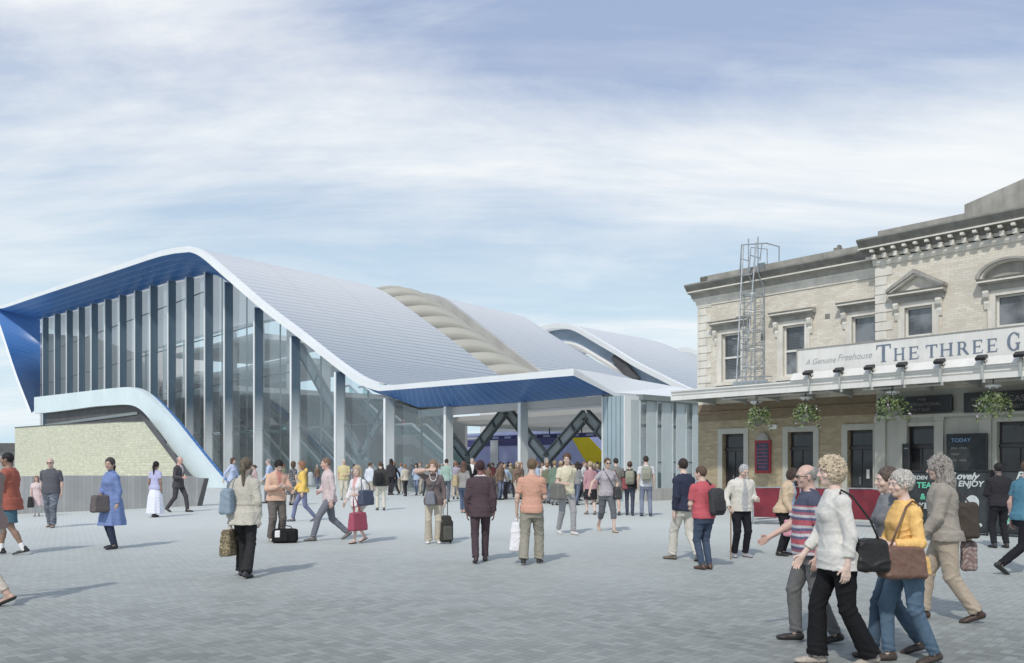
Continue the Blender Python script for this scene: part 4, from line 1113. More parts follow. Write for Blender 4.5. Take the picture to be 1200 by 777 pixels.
# black boards over the bar, menu boards -----------------------------------------
def board(a, b, y0px, y1px, lines, label, mat=M['black_paint']):
    s0_, s1_ = PB.s(a, BD-0.2), PB.s(b, BD-0.2)
    z1_ = PB.P(a, y0px, BD-0.2)[2]; z0_ = PB.P(a, y1px, BD-0.2)[2]
    t = thing('sign_board', PB.W((s0_+s1_)/2, BD-0.2, z0_), label, 'sign')
    m = MB(PB); m.box(s0_, s1_, BD-0.2, BD-0.165, z0_, z1_); m.box(s0_+0.02, s1_-0.02, BD-0.163, BD-0.001, z0_+0.05, z1_-0.05); m.build('board', mat, t)
    m = MB(PB); e = 0.025
    for x0, x1, y0, y1 in ((s0_, s1_, z0_, z0_+e), (s0_, s1_, z1_-e, z1_), (s0_, s0_+e, z0_+e, z1_-e), (s1_-e, s1_, z0_+e, z1_-e)): m.box(x0, x1, BD-0.215, BD-0.201, y0, y1)
    m.build('frame', M['brown_paint'], t)
    for (txt, fx, fz, sz, mt) in lines: text(txt, PB, s0_+(s1_-s0_)*fx, BD-0.206, z0_+(z1_-z0_)*fz, sz, mt, t)
    return t
board(1029, 1115, 467, 486.5, [('FINE', 0.56, 0.72, 0.12, M['board_text']), ('INTERNATIONAL', 0.36, 0.42, 0.145, M['board_text']), ('MALT ALES', 0.46, 0.14, 0.12, M['board_text'])], 'black fascia board with faded INTERNATIONAL lettering above the bar front')
board(1129.5, 1212, 460.5, 484, [('WINES', 0.10, 0.55, 0.16, M['board_text']), ('CASK', 0.64, 0.48, 0.24, M['board_text']), ('SPIRITS', 0.64, 0.15, 0.15, M['board_text'])], 'black fascia board at the right edge, partly behind a hanging basket')
board(1109, 1157, 508.5, 553, [('TODAY', 0.12, 0.78, 0.16, M['chalk_blue']), ('pies  chips', 0.12, 0.60, 0.11, M['board_text']), ('roast', 0.12, 0.44, 0.11, M['board_text']), ('ales  wine', 0.12, 0.28, 0.11, M['board_text'])], 'black menu blackboard with blue heading on the painted pub front', M['chalk'])
board(1057.5, 1066, 520, 551, [('MENU', 0.18, 0.8, 0.05, M['chalk_white'])], 'narrow black menu frame beside the pub doorway')
# red notice board
nb_s0, nb_s1 = PB.s(884.5, -0.06), PB.s(903, -0.06); z1_ = PB.P(894, 516, -0.06)[2]; z0_ = PB.P(894, 554.5, -0.06)[2]
t = thing('notice_board', PB.W((nb_s0+nb_s1)/2, -0.06, z0_), 'red framed notice board with a carved crest between two pub doors', 'notice board')
m = MB(PB); m.box(nb_s0, nb_s1, -0.06, 0, z0_, z1_); m.build('frame', plain('notice_red', (0.30, 0.02, 0.03), 0.5, 0, 0.1, 3, 0.05), t)
m = MB(PB); m.box(nb_s0+0.08, nb_s1-0.08, -0.07, -0.061, z0_+0.1, z1_-0.1); m.build('panel', plain('notice_navy', (0.05, 0.045, 0.09), 0.5, 0, 0.3, 6, 0), t)
m = MB(PB)
for k in range(7): w2 = (0.16, 0.22, 0.2, 0.24, 0.18, 0.22, 0.14)[k]; xm = (nb_s0+nb_s1)/2; m.box(xm-w2, xm+w2, -0.074, -0.0715, z0_+0.2+k*0.13, z0_+0.23+k*0.13)
m.build('lettering', plain('notice_text', (0.28, 0.08, 0.12), 0.6, 0, 0.1, 5, 0), t)
m = MB(PB); xm = (nb_s0+nb_s1)/2
m.prism([(xm-0.26, z1_+0.001), (xm+0.26, z1_+0.001), (xm+0.22, z1_+0.14), (xm+0.08, z1_+0.27), (xm-0.08, z1_+0.27), (xm-0.22, z1_+0.14)], -0.10, -0.0); m.build('crest', M['grey_stone'], t)
m = MB(PB); s_ = PB.s(905.5, -0.1); m.box(s_-0.16, s_+0.16, -0.12, 0, 2.92, 3.08); setp(m.build('bulkhead_light', M['white_paint']), 'small pale bulkhead light on the brick wall above the red notice board', 'light')

# hanging baskets and dome lamps -----------------------------------------------------
def leafmat(name, c1, c2):
    m, nt, b = new_mat(name)
    oi = geo(nt); n = noise(nt, oi, 14, 2)
    link(nt, mixc(nt, ramp(nt, n, 0.35, 0.65), c1, c2), b.inputs['Base Color']); b.inputs['Roughness'].default_value = 0.6
    return m
M['leaf'] = leafmat('basket_leaf', (0.08, 0.13, 0.04), (0.25, 0.31, 0.14))
M['petal'] = leafmat('basket_petal', (0.75, 0.75, 0.78), (0.55, 0.35, 0.55))
def basket(px, py, lab):
    d = -1.9; s_, _, z_ = PB.P(px, py, d)
    t = thing('hanging_basket', PB.W(s_, d, z_-0.35), lab, 'hanging basket', 'hanging baskets under the canopy')
    c = Vector(PB.W(s_, d, z_))
    m = MB(PB); rr = random.Random(int(px))
    for k in range(7):
        a = k*0.4488; zz0, zz1 = -0.30+k*0.045, -0.30+(k+1)*0.045
        r0, r1 = 0.24*math.sqrt(max(0, 1-((zz0)/0.31)**2)), 0.24*math.sqrt(max(0, 1-((zz1)/0.31)**2))
        for j in range(12):
            a0, a1 = j*0.5236, (j+1)*0.5236
            m.face([c+Vector((r0*math.cos(a0), r0*math.sin(a0), zz0)), c+Vector((r0*math.cos(a1), r0*math.sin(a1), zz0)), c+Vector((r1*math.cos(a1), r1*math.sin(a1), zz1)), c+Vector((r1*math.cos(a0), r1*math.sin(a0), zz1))])
    m.build('basket', M['dark_stone'], t)
    for nm, mt, cnt, sz in (('foliage', M['leaf'], 620, 0.055), ('flowers', M['petal'], 60, 0.045)):
        m = MB(PB)
        for k in range(cnt):
            th = rr.uniform(0, 6.283); ph = rr.uniform(-0.9, 1.3); R = rr.uniform(0.25, 0.5)*(1 if ph > 0 else 1.05)*(0.8+0.3*math.sin(th*3+px))
            p = c+Vector((math.cos(th)*math.cos(ph*0.8)*R, math.sin(th)*math.cos(ph*0.8)*R, math.sin(ph)*R*0.85+0.02-(0.12 if R > 0.42 else 0)))
            ax = Vector((rr.gauss(0, 1), rr.gauss(0, 1), rr.gauss(0, 1))).normalized(); bx_ = ax.cross(Vector((rr.gauss(0, 1), rr.gauss(0, 1), rr.gauss(0, 1)))).normalized()
            L = sz*rr.uniform(0.7, 1.4)
            m.face([p-ax*L, p+bx_*L*0.5, p+ax*L, p-bx_*L*0.5])
        m.build(nm, mt, t)
    m = MB(PB)
    for a in (0, 2.094, 4.189): m.tube([c+Vector((0.26*math.cos(a), 0.26*math.sin(a), 0)), c+Vector((0, 0, 0.55)), ], 0.008, 4)
    m.tube([c+Vector((0, 0, 0.55)), Vector((c.x, c.y, zb+0.16))], 0.01, 4)
    m.build('chain', M['black_paint'], t)
for px, py, lab in ((888, 489, 'leftmost hanging basket of trailing green leaves near the canopy end'), (944, 486, 'hanging basket above the middle pub door, second from the left'),
                    (1045, 477, 'bushy hanging basket in front of the INTERNATIONAL board'), (1164, 474, 'hanging basket with white flowers before the rightmost black board')):
    basket(px, py, lab)
for px, py in ((886, 471.5), (944.5, 466.5), (1046.5, 460), (1164, 452.5)):
    d = -1.75; s_, _, z_ = PB.P(px, py, d)
    t = thing('dome_lamp', PB.W(s_, d, z_), 'round white dome lamp under the canopy just above a hanging basket', 'lamp', 'dome lamps under the canopy')
    c = Vector(PB.W(s_, d, z_))
    for nm, mt, R, zq in (('rim', M['white_paint'], 0.20, 0.0), ('globe', M['lamp_white'], 0.13, -0.01)):
        m = MB(PB)
        prf = [(R, 0), (R*0.98, -0.03), (R*0.8, -0.06), (0.001, -0.08 if nm == 'globe' else -0.062)] if nm == 'globe' else [(R*0.62, -0.03), (R, -0.03), (R, 0.02), (R*0.7, 0.06), (0.001, 0.07)]
        for (r0, z0), (r1, z1) in zip(prf[:-1], prf[1:]):
            for j in range(16):
                a0, a1 = j*0.3927, (j+1)*0.3927
                m.face([c+Vector((r0*math.cos(a0), r0*math.sin(a0), z0+zq)), c+Vector((r0*math.cos(a1), r0*math.sin(a1), z0+zq)), c+Vector((r1*math.cos(a1), r1*math.sin(a1), z1+zq)), c+Vector((r1*math.cos(a0), r1*math.sin(a0), z1+zq))], smooth=True)
        m.build(nm, mt, t)
    m = MB(PB); m.tube([c+Vector((0, 0, 0.05)), Vector((c.x, c.y, zb+0.17))], 0.015, 5); m.build('stem', M['black_paint'], t)

# roof access ladder -------------------------------------------------------------------
def LP(px, py, d): return Vector(PB.W(*PB.P(px, py, d)))
lad = thing('access_ladder', PB.W(2.2, -1, 4.4), 'galvanised roof access ladder with hooped cage and guard rails', 'ladder')
m = MB(PB)
sL, sR_ = PB.s(862, -0.9), PB.s(893, -0.5)
b1, b2 = PB.s(863, -0.95), PB.s(880, -0.95)
zt_p = PB.P(880, 288, -0.6)[2]
# leaning ship's ladder: stringers from canopy up over the cornice
p0, p1 = LP(863, 447, -1.3), LP(871, 287, -0.75); q0, q1 = LP(873, 447, -1.0), LP(886, 287, -0.55)
m.tube([p0, p1], 0.028, 6); m.tube([q0, q1], 0.028, 6)
for k in range(20):
    t_ = (k+0.5)/20; 
    if k < 13: m.tube([p0.lerp(p1, t_), q0.lerp(q1, t_)], 0.014, 5)
m.build('stringer', M['galv'], lad)
m = MB(PB)       # inner caged rung ladder
s_a, s_b = PB.s(884, -0.25), PB.s(895, -0.25)
for s_ in (s_a, s_b): m.tube([PB.W(s_, -0.25, 4.4), PB.W(s_, -0.25, 8.0), PB.W(s_, -0.62, 8.5), PB.W(s_, -0.62, 9.75)], 0.024, 6)
z = 4.6
while z < 7.95: m.tube([PB.W(s_a, -0.25, z), PB.W(s_b, -0.25, z)], 0.011, 5); z += 0.24
m.build('rung_ladder', M['galv'], lad)
m = MB(PB); sm_ = (s_a+s_b)/2
for z in (5.1, 5.75, 6.4, 7.05, 7.7):
    m.tube([PB.W(sm_+0.34*math.sin(a), -0.28-0.36+0.36*math.cos(a), z) for a in np.linspace(0, 2*math.pi, 17)], 0.016, 5)
for a in (1.7, 2.4, 3.14, 3.9, 4.6): m.tube([PB.W(sm_+0.34*math.sin(a), -0.64+0.36*math.cos(a), 5.1), PB.W(sm_+0.34*math.sin(a), -0.64+0.36*math.cos(a), 7.7)], 0.011, 5)
m.build('cage', M['galv'], lad)
m = MB(PB)
for (x, y) in (((868, 300), (868, 285)),): pass
ra = LP(869, 287, -0.8); rb = LP(898, 285, -0.2); rc = LP(913, 289, 0.6); rd = LP(913, 306, 0.6)
m.tube([LP(867, 320, -0.85), ra, rb, rc, rd], 0.024, 6)
re_ = LP(880, 290, -0.3); rf = LP(899, 292, 0.3); rg = LP(899, 318, 0.3)
m.tube([LP(878, 318, -0.7), re_, rf, rg], 0.02, 6)
m.tube([LP(886, 284, -0.5), LP(883.5, 310, -0.5)], 0.02, 6); m.tube([LP(893, 285, -0.4), LP(890.5, 306, -0.4)], 0.02, 6)
m.tube([LP(868, 303, -0.8), LP(878, 306, -0.6)], 0.018, 6); m.tube([LP(879, 299, -0.6), LP(892, 303, -0.3)], 0.018, 6)
m.build('guard_rail', M['galv'], lad)
m = MB(PB); m.box(PB.s(888, -0.35), PB.s(896, -0.35), -0.4, -0.3, 8.48, 8.86); m.build('gate_panel', M['grey_steel'], lad)
m = MB(PB); m.box(PB.s(862, -1.2), PB.s(902, -1.2), -1.35, -0.15, 4.46, 4.50); m.box(PB.s(862, -1.2), PB.s(902, -1.2), -1.36, -1.33, 4.505, 4.58); m.build('platform', M['galv'], lad)
for q_, r_ in (((858, 397, -1.1, 879, 397, -0.9), 0.02), ((868, 323, -0.9, 881, 321, -0.7), 0.03), ((862, 372, -1.0, 880, 371, -0.8), 0.03), ((860, 442, -1.3, 905, 441, -0.9), 0.02), ((870, 404, -1.0, 896, 405, -0.4), 0.018)):
    m = MB(PB); m.tube([LP(*q_[:3]), LP(*q_[3:])], r_, 5); m.build('brace', M['galv'], lad)
# small sparrow-like roof fittings on the parapet
m = MB(PB); a = PB.s(980, 0.1); m.box(a-0.10, a+0.12, 0.1, 0.3, 8.90, 9.0); m.box(a+0.02, a+0.10, 0.12, 0.28, 9.0, 9.08); m.build('flue', M['dark_stone'], pub)

# red canvas windbreaks ------------------------------------------------------------------
def screen(p, q, h0, h1, lab, grp='red canvas windbreaks round the tables'):
    t = thing('canvas_screen', ((p[0]+q[0])/2, (p[1]+q[1])/2, 0), lab, 'barrier', grp)
    P0, Q0 = Vector((p[0], p[1], 0)), Vector((q[0], q[1], 0))
    m = MB(WORLD)
    n_ = 14; pr = (Q0-P0).normalized().cross(Vector((0, 0, 1)))
    for k in range(n_):
        for j in range(4):
            def f(i, jj):
                t_ = i/n_; v = jj/4
                return P0.lerp(Q0, t_)+Vector((0, 0, h0+(h1-h0)*v-0.02*math.sin(t_*9)*(v)))+pr*0.03*math.sin(t_*13+v*2)*math.sin(math.pi*v)
            m.face([f(k, j), f(k+1, j), f(k+1, j+1), f(k, j+1)], smooth=True)
    m.build('canvas', M['red_canvas'], t)
    for X in (P0, Q0):
        m = MB(WORLD); m.tube([X, X+Vector((0, 0, h1+0.03))], 0.022, 8); m.tube([X, X+Vector((0, 0, 0.02))], 0.17, 14); m.build('post', M['galv'], t)
    m = MB(WORLD); m.tube([P0+Vector((0, 0, h1+0.01)), Q0+Vector((0, 0, h1+0.01))], 0.016, 6); m.tube([P0+Vector((0, 0, 0.12)), Q0+Vector((0, 0, 0.12))], 0.016, 6); m.build('rail', M['galv'], t)
b0, b1_, b2_, b3 = gxy(879, 614), gxy(934, 615.5), gxy(990, 617), gxy(1037, 619)
def pull(p, q, g=0.09):
    v = Vector((q[0]-p[0], q[1]-p[1])); v.normalize(); return (p[0]+v.x*g, p[1]+v.y*g), (q[0]-v.x*g, q[1]-v.y*g)
screen(*pull(b0, b1_), 0.2, 1.02, 'red canvas windbreak beside the man with the walking stick')
screen(*pull(b1_, b2_), 0.2, 1.02, 'red canvas windbreak behind the striped polo shirt man')
screen(*pull(b2_, b3), 0.2, 1.02, 'red canvas windbreak ending at the leaning chalkboard')
bw = (b0[0]+PB.dx*3.0+0.2, b0[1]+PB.dy*3.0)
screen((b0[0]+0.12, b0[1]+0.15), bw, 0.25, 1.0, 'red canvas windbreak running back from the square to the pub wall')
c1_, c2_ = gxy(962, 596), gxy(1024, 599)
screen(c1_, c2_, 0.5, 1.30, 'taller dark red screen close to the pub wall behind the tables')

# chalkboards ------------------------------------------------------------------------------
def aboard(px0, px1, pyb, ytop, lines, lab, lean=0.0, art=False):
    p, q = gxy(px0, pyb), gxy(px1, pyb+(px1-px0)*0.06)
    vx, vy = q[0]-p[0], q[1]-p[1]; L = math.hypot(vx, vy); vx /= L; vy /= L
    fr = Frame(p[0], p[1], vx, vy, -vy, vx)
    h = (HOR-ytop)/FPX*p[1]+EYE
    t = thing('chalkboard', (p[0]+vx*L/2, p[1]+vy*L/2, 0), lab, 'chalkboard')
    sl_ = 0.18
    m = MB(fr)
    for dd_, sg in ((0, 1), (0.5, -1)):
        a = [fr.W(0, dd_, 0.08), fr.W(L, dd_, 0.08), fr.W(L, dd_+sg*sl_, h), fr.W(0, dd_+sg*sl_, h)]
        b = [Vector(x)+Vector((fr.dx, fr.dy, 0))*0.02 for x in a]
        m.face(a); m.face(b[::-1])
        for k in range(4): m.face([a[k], b[k], b[(k+1) % 4], a[(k+1) % 4]])
    m.build('board', M['chalk'], t)
    m = MB(fr)
    for dd_, sg in ((0, 1), (0.5, -1)):
        o_ = -0.012 if sg == 1 else 0.032
        for x in (0.0, L): m.bar(fr.W(x, dd_+o_, 0), fr.W(x, dd_+sg*sl_+o_, h+0.04), 0.035, 0.045)
        m.bar(fr.W(0, dd_+sg*sl_+o_, h+0.02), fr.W(L, dd_+sg*sl_+o_, h+0.02), 0.03, 0.045); m.bar(fr.W(0, dd_+o_, 0.08), fr.W(L, dd_+o_, 0.08), 0.03, 0.045)
    m.build('frame', M['black_paint'], t)
    tilt = math.atan2(sl_, h-0.08)
    for (txt, fx, fz, sz, mt, sh) in lines:
        c = bpy.data.curves.new('lettering', 'FONT'); c.body = txt; c.size = sz; c.extrude = 0.002; c.shear = sh; c.offset = 0.006*sz/0.2; c.materials.append(mt)
        o = bpy.data.objects.new('lettering', c); COL.objects.link(o); z = 0.08+(h-0.08)*fz
        o.parent = t; o.location = Vector(fr.W(L*fx, sl_*fz-0.012, z))-t.location
        o.rotation_euler = (math.pi/2-tilt, 0, math.atan2(vy, vx))
    if art:      # chalk-drawn plate and pint
        m = MB(fr)
        def disc(cx, cz, rx, rz, mt=None):
            pts = []
            for k in range(20):
                a = k*0.314159; z = cz+rz*math.sin(a); pts.append(fr.W(cx+rx*math.cos(a), sl_*(z-0.08)/(h-0.08)-0.010, z))
            m.face(pts)
        disc(L*0.62, h*0.50, 0.16, 0.19); disc(L*0.25, h*0.22, 0.10, 0.06); disc(L*0.8, h*0.16, 0.08, 0.05)
        m.build('drawing', M['chalk_white'], t)
        m = MB(fr); 
        zc = h*0.33; pts = [fr.W(L*0.62+x, sl_*(zc+z-0.08)/(h-0.08)-0.009, zc+z) for x, z in ((-0.12, 0), (0.16, -0.02), (0.12, 0.13), (-0.09, 0.14))]; m.face(pts)
        m.build('drawing', M['chalk_green'], t)
CH_W, CH_G, CH_B = M['chalk_white'], M['chalk_green'], M['chalk_blue']
aboard(1029.5, 1050, 625, 583, [('LIVE', 0.24, 0.80, 0.15, CH_W, 0), ('DRAW', 0.18, 0.66, 0.13, CH_W, 0), ('MEALS', 0.12, 0.36, 0.13, CH_B, 0.3), ('£5', 0.3, 0.16, 0.14, CH_B, 0.3)], 'small dark A-frame chalkboard at the end of the red canvas windbreak')
aboard(1053, 1101, 622, 553, [('GARDEN', 0.12, 0.87, 0.13, CH_W, 0.1), ('TEA', 0.40, 0.72, 0.2, CH_G, 0), ('&', 0.5, 0.52, 0.2, CH_G, 0), ('CAKE', 0.2, 0.36, 0.2, CH_W, 0)], 'large chalkboard with green lettering behind the long haired woman')
aboard(1107, 1157, 625, 552.5, [('Lovely', 0.10, 0.87, 0.23, CH_W, 0.35), ('ENJOY', 0.27, 0.75, 0.19, CH_W, 0.15), ('AL', 0.10, 0.10, 0.2, CH_W, 0)], 'large chalkboard headed Lovely ENJOY with a drawn plate', art=True)
aboard(1163, 1222, 628, 552, [('By', 0.42, 0.86, 0.28, CH_W, 0.3), ('SUN', 0.42, 0.70, 0.22, CH_G, 0), ('FRESH', 0.12, 0.30, 0.2, CH_W, 0.1), ('DAILY', 0.15, 0.16, 0.18, CH_G, 0)], 'chalkboard at the right edge behind the dark dressed man', art=True)
# tables and chairs of the beer garden
def table(px, py, lab):
    x, y = gxy(px, py); t = thing('pub_table', (x, y, 0), lab, 'table')
    def ring(r0, r1, z0, z1, name, mt):
        m = MB(WORLD)
        for j in range(20):
            a0, a1 = j*0.31416, (j+1)*0.31416
            A, B = (math.cos(a0), math.sin(a0)), (math.cos(a1), math.sin(a1))
            m.face([(x+A[0]*r0, y+A[1]*r0, z0), (x+B[0]*r0, y+B[1]*r0, z0), (x+B[0]*r1, y+B[1]*r1, z1), (x+A[0]*r1, y+A[1]*r1, z1)])
            m.face([(x, y, z1), (x+A[0]*r1, y+A[1]*r1, z1), (x+B[0]*r1, y+B[1]*r1, z1)])
        m.build(name, mt, t)
    ring(0.35, 0.35, 0.72, 0.75, 'table_top', M['galv']); ring(0.035, 0.035, 0.02, 0.72, 'stem', M['galv']); ring(0.24, 0.20, 0, 0.02, 'foot', M['dark_steel'])
table(912, 605, 'round metal table behind the red canvas, nearest the notice board'); table(1012, 606, 'round metal table behind the red canvas by the third pub door')
# ================================================================== PEOPLE
import time as _time
_t0 = _time.time()
V3 = lambda *a: np.array(a, dtype=np.float64)
def unit(v): v = np.asarray(v, float); return v/(np.linalg.norm(v)+1e-12)

# ---- signed distance primitives (P is N x 3)
def sd_cone(P, a, b, ra, rb):
    a, b = np.asarray(a, np.float32), np.asarray(b, np.float32); ab = b-a
    q = P-a; t = np.clip(q@ab/max(float(ab@ab), 1e-9), 0, 1)
    q = q-t[:, None]*ab
    return np.sqrt((q*q).sum(1))-(ra+(rb-ra)*t)
def sd_ell(P, c, r, R=None):
    q = P-np.asarray(c, np.float32)
    if R is not None: q = q@np.asarray(R, np.float32)
    r = np.asarray(r, np.float32)
    k0 = np.sqrt(((q/r)**2).sum(1)); k1 = np.sqrt(((q/(r*r))**2).sum(1))
    return k0*(k0-1)/np.maximum(k1, 1e-6)
def sd_box(P, c, hs, rad, R=None):
    q = P-np.asarray(c, np.float32)
    if R is not None: q = q@np.asarray(R, np.float32)
    q = np.abs(q)-(np.asarray(hs, np.float32)-rad)
    return np.sqrt((np.maximum(q, 0)**2).sum(1))+np.minimum(q.max(1), 0)-rad
def smin(a, b, k):
    if k <= 0: return np.minimum(a, b)
    h = np.clip(0.5+0.5*(b-a)/k, 0, 1)
    return b+(a-b)*h-k*h*(1-h)
def smax(a, b, k): return -smin(-a, -b, k)
def plane(P, c, n): return (P-np.asarray(c, np.float32))@np.asarray(n, np.float32)
def sd_column(P, o, R, zs, A, B, yo=None, z0=None, z1=None):
    """stack of ellipses along the local z of R"""
    q = (P-np.asarray(o, np.float32))@np.asarray(R, np.float32)
    a = np.interp(q[:, 2], zs, A); b = np.interp(q[:, 2], zs, B)
    y = q[:, 1]-(np.interp(q[:, 2], zs, yo) if yo is not None else 0)
    # super-ellipse, slightly boxy like a rib cage
    k = (np.abs(q[:, 0]/a)**2.3+np.abs(y/b)**2.3)**(1/2.3)
    d = (k-1)*np.minimum(a, b)*1.05
    lo, hi = (zs[0] if z0 is None else z0), (zs[-1] if z1 is None else z1)
    return smax(d, np.maximum(lo-q[:, 2], q[:, 2]-hi), 0.015)

EDG = [(0, 1), (2, 3), (4, 5), (6, 7), (0, 2), (1, 3), (4, 6), (5, 7), (0, 4), (1, 5), (2, 6), (3, 7)]
OFF = np.array([(i, j, k) for k in (0, 1) for j in (0, 1) for i in (0, 1)])
def surfnet(fn, lo, hi, h):
    """surface-nets polygonisation of fn, refined only near the surface"""
    B = 4; H = h*B
    lo = np.asarray(lo, float)-H; n = np.ceil((np.asarray(hi, float)+H-lo)/H).astype(int)+1
    g = [lo[a]+H*(np.arange(n[a])+0.5)-h*0.5 for a in range(3)]
    X = np.stack(np.meshgrid(*g, indexing='ij'), -1).reshape(-1, 3).astype(np.float32)
    fc = fn(X).reshape(n)
    f = np.repeat(np.repeat(np.repeat(fc, B, 0), B, 1), B, 2).astype(np.float32)
    near = np.argwhere(np.abs(fc) < H*1.35)
    if len(near) == 0: return None
    o = np.stack(np.meshgrid(*[np.arange(B)]*3, indexing='ij'), -1).reshape(-1, 3)
    I = (near[:, None, :]*B+o[None]).reshape(-1, 3)
    v = np.empty(len(I), np.float32); CH = 400000
    for c in range(0, len(I), CH): v[c:c+CH] = fn((lo+I[c:c+CH]*h).astype(np.float32))
    f[I[:, 0], I[:, 1], I[:, 2]] = v
    ins = f < 0
    s = ins[:-1, :-1, :-1].astype(np.int8)
    tot = sum(ins[a:ins.shape[0]-1+a, b:ins.shape[1]-1+b, c:ins.shape[2]-1+c].astype(np.int8) for a in (0, 1) for b in (0, 1) for c in (0, 1))
    cells = np.argwhere((tot > 0) & (tot < 8))
    if len(cells) == 0: return None
    idx = np.full(tot.shape, -1, np.int32); idx[cells[:, 0], cells[:, 1], cells[:, 2]] = np.arange(len(cells))
    cv = np.stack([f[cells[:, 0]+a, cells[:, 1]+b, cells[:, 2]+c] for a, b, c in OFF], 1)
    acc = np.zeros((len(cells), 3)); cnt = np.zeros(len(cells))
    for a, b in EDG:
        fa, fb = cv[:, a], cv[:, b]; m = (fa < 0) != (fb < 0)
        t = np.where(m, fa/np.where(m, fa-fb, 1), 0)
        acc += np.where(m[:, None], OFF[a]+(OFF[b]-OFF[a])*t[:, None], 0); cnt += m
    Vt = lo+(cells+acc/cnt[:, None])*h
    Q = []
    for ax in range(3):
        u_, v_ = (ax+1) % 3, (ax+2) % 3
        sl = [slice(None)]*3; sl[ax] = slice(0, -1); A_ = ins[tuple(sl)]; sl[ax] = slice(1, None); B_ = ins[tuple(sl)]
        e = np.argwhere(A_ != B_)
        e = e[(e[:, u_] > 0) & (e[:, v_] > 0) & (e[:, u_] < tot.shape[u_]) & (e[:, v_] < tot.shape[v_])]
        if len(e) == 0: continue
        d1 = np.zeros(3, int); d1[u_] = 1; d2 = np.zeros(3, int); d2[v_] = 1
        q = np.stack([idx[tuple((e-d1-d2).T)], idx[tuple((e-d2).T)], idx[tuple(e.T)], idx[tuple((e-d1).T)]], 1)
        flip = ~A_[tuple(e.T)]
        q[flip] = q[flip][:, ::-1]
        Q.append(q[(q >= 0).all(1)])
    return Vt, np.concatenate(Q)

def mesh_obj(name, Vt, Q, mat, parent, col=None):
    me = bpy.data.meshes.new(name)
    me.vertices.add(len(Vt)); me.vertices.foreach_set('co', np.ascontiguousarray(Vt, np.float32).ravel())
    me.loops.add(Q.size); me.loops.foreach_set('vertex_index', np.ascontiguousarray(Q, np.int32).ravel())
    me.polygons.add(len(Q)); me.polygons.foreach_set('loop_start', np.arange(0, Q.size, 4, dtype=np.int32))
    me.polygons.foreach_set('use_smooth', np.ones(len(Q), bool))
    if col is not None:
        ca = me.color_attributes.new('Col', 'FLOAT_COLOR', 'POINT')
        c4 = np.ones((len(Vt), 4), np.float32); c4[:, :3] = col; ca.data.foreach_set('color', c4.ravel())
    me.materials.append(mat); me.update(calc_edges=True); me.validate()
    o = bpy.data.objects.new(name, me); COL.objects.link(o); o.parent = parent
    return o

def attr_mat(name, rough, var, scale, bmp, bscale, sss=0.0, spec=0.4, weave=False):
    m, nt, b = new_mat(name)
    a = N(nt, 'ShaderNodeVertexColor'); a.layer_name = 'Col'
    P = geo(nt); n = noise(nt, P, scale, 4, 0.6)
    k = math_(nt, 'ADD', 1-var, math_(nt, 'MULTIPLY', n, 2*var))
    cc = N(nt, 'ShaderNodeCombineColor')
    for i in range(3): link(nt, k, cc.inputs[i])
    hs = N(nt, 'ShaderNodeHueSaturation'); hs.inputs['Saturation'].default_value = 0.84; link(nt, mixc(nt, 1.0, a.outputs[0], cc.outputs[0], 'MULTIPLY'), hs.inputs['Color']); link(nt, hs.outputs[0], b.inputs['Base Color'])
    b.inputs['Roughness'].default_value = rough; b.inputs['Specular IOR Level'].default_value = spec
    if sss:
        b.inputs['Subsurface Weight'].default_value = sss; b.inputs['Subsurface Radius'].default_value = (0.01, 0.004, 0.002); b.inputs['Subsurface Scale'].default_value = 1
    if bmp: bump(nt, b, noise(nt, P, bscale, 3), bmp, 0.01)
    return m
M['skin'] = attr_mat('skin', 0.5, 0.20, 22, 0.12, 60)
M['cloth'] = attr_mat('cloth', 0.85, 0.28, 30, 0.3, 45, spec=0.2)
M['hair'] = attr_mat('hair', 0.55, 0.55, 90, 1.0, 80)
M['leather'] = attr_mat('leather', 0.45, 0.40, 24, 0.4, 40)

def Rx(a): c, s = math.cos(a), math.sin(a); return np.array([[1, 0, 0], [0, c, -s], [0, s, c]])
def Rz(a): c, s = math.cos(a), math.sin(a); return np.array([[c, -s, 0], [s, c, 0], [0, 0, 1]])
def Ry(a): c, s = math.cos(a), math.sin(a); return np.array([[c, 0, s], [0, 1, 0], [-s, 0, c]])
def ik(a, b, l1, l2, pole):
    d = b-a; L = np.linalg.norm(d); L2 = min(L, (l1+l2)*0.998); u_ = d/L; b = a+u_*L2
    x = (l1*l1-l2*l2+L2*L2)/(2*L2); y = math.sqrt(max(l1*l1-x*x, 0))
    p = pole-u_*(pole@u_); p = unit(p)
    return a+u_*x+p*y, b

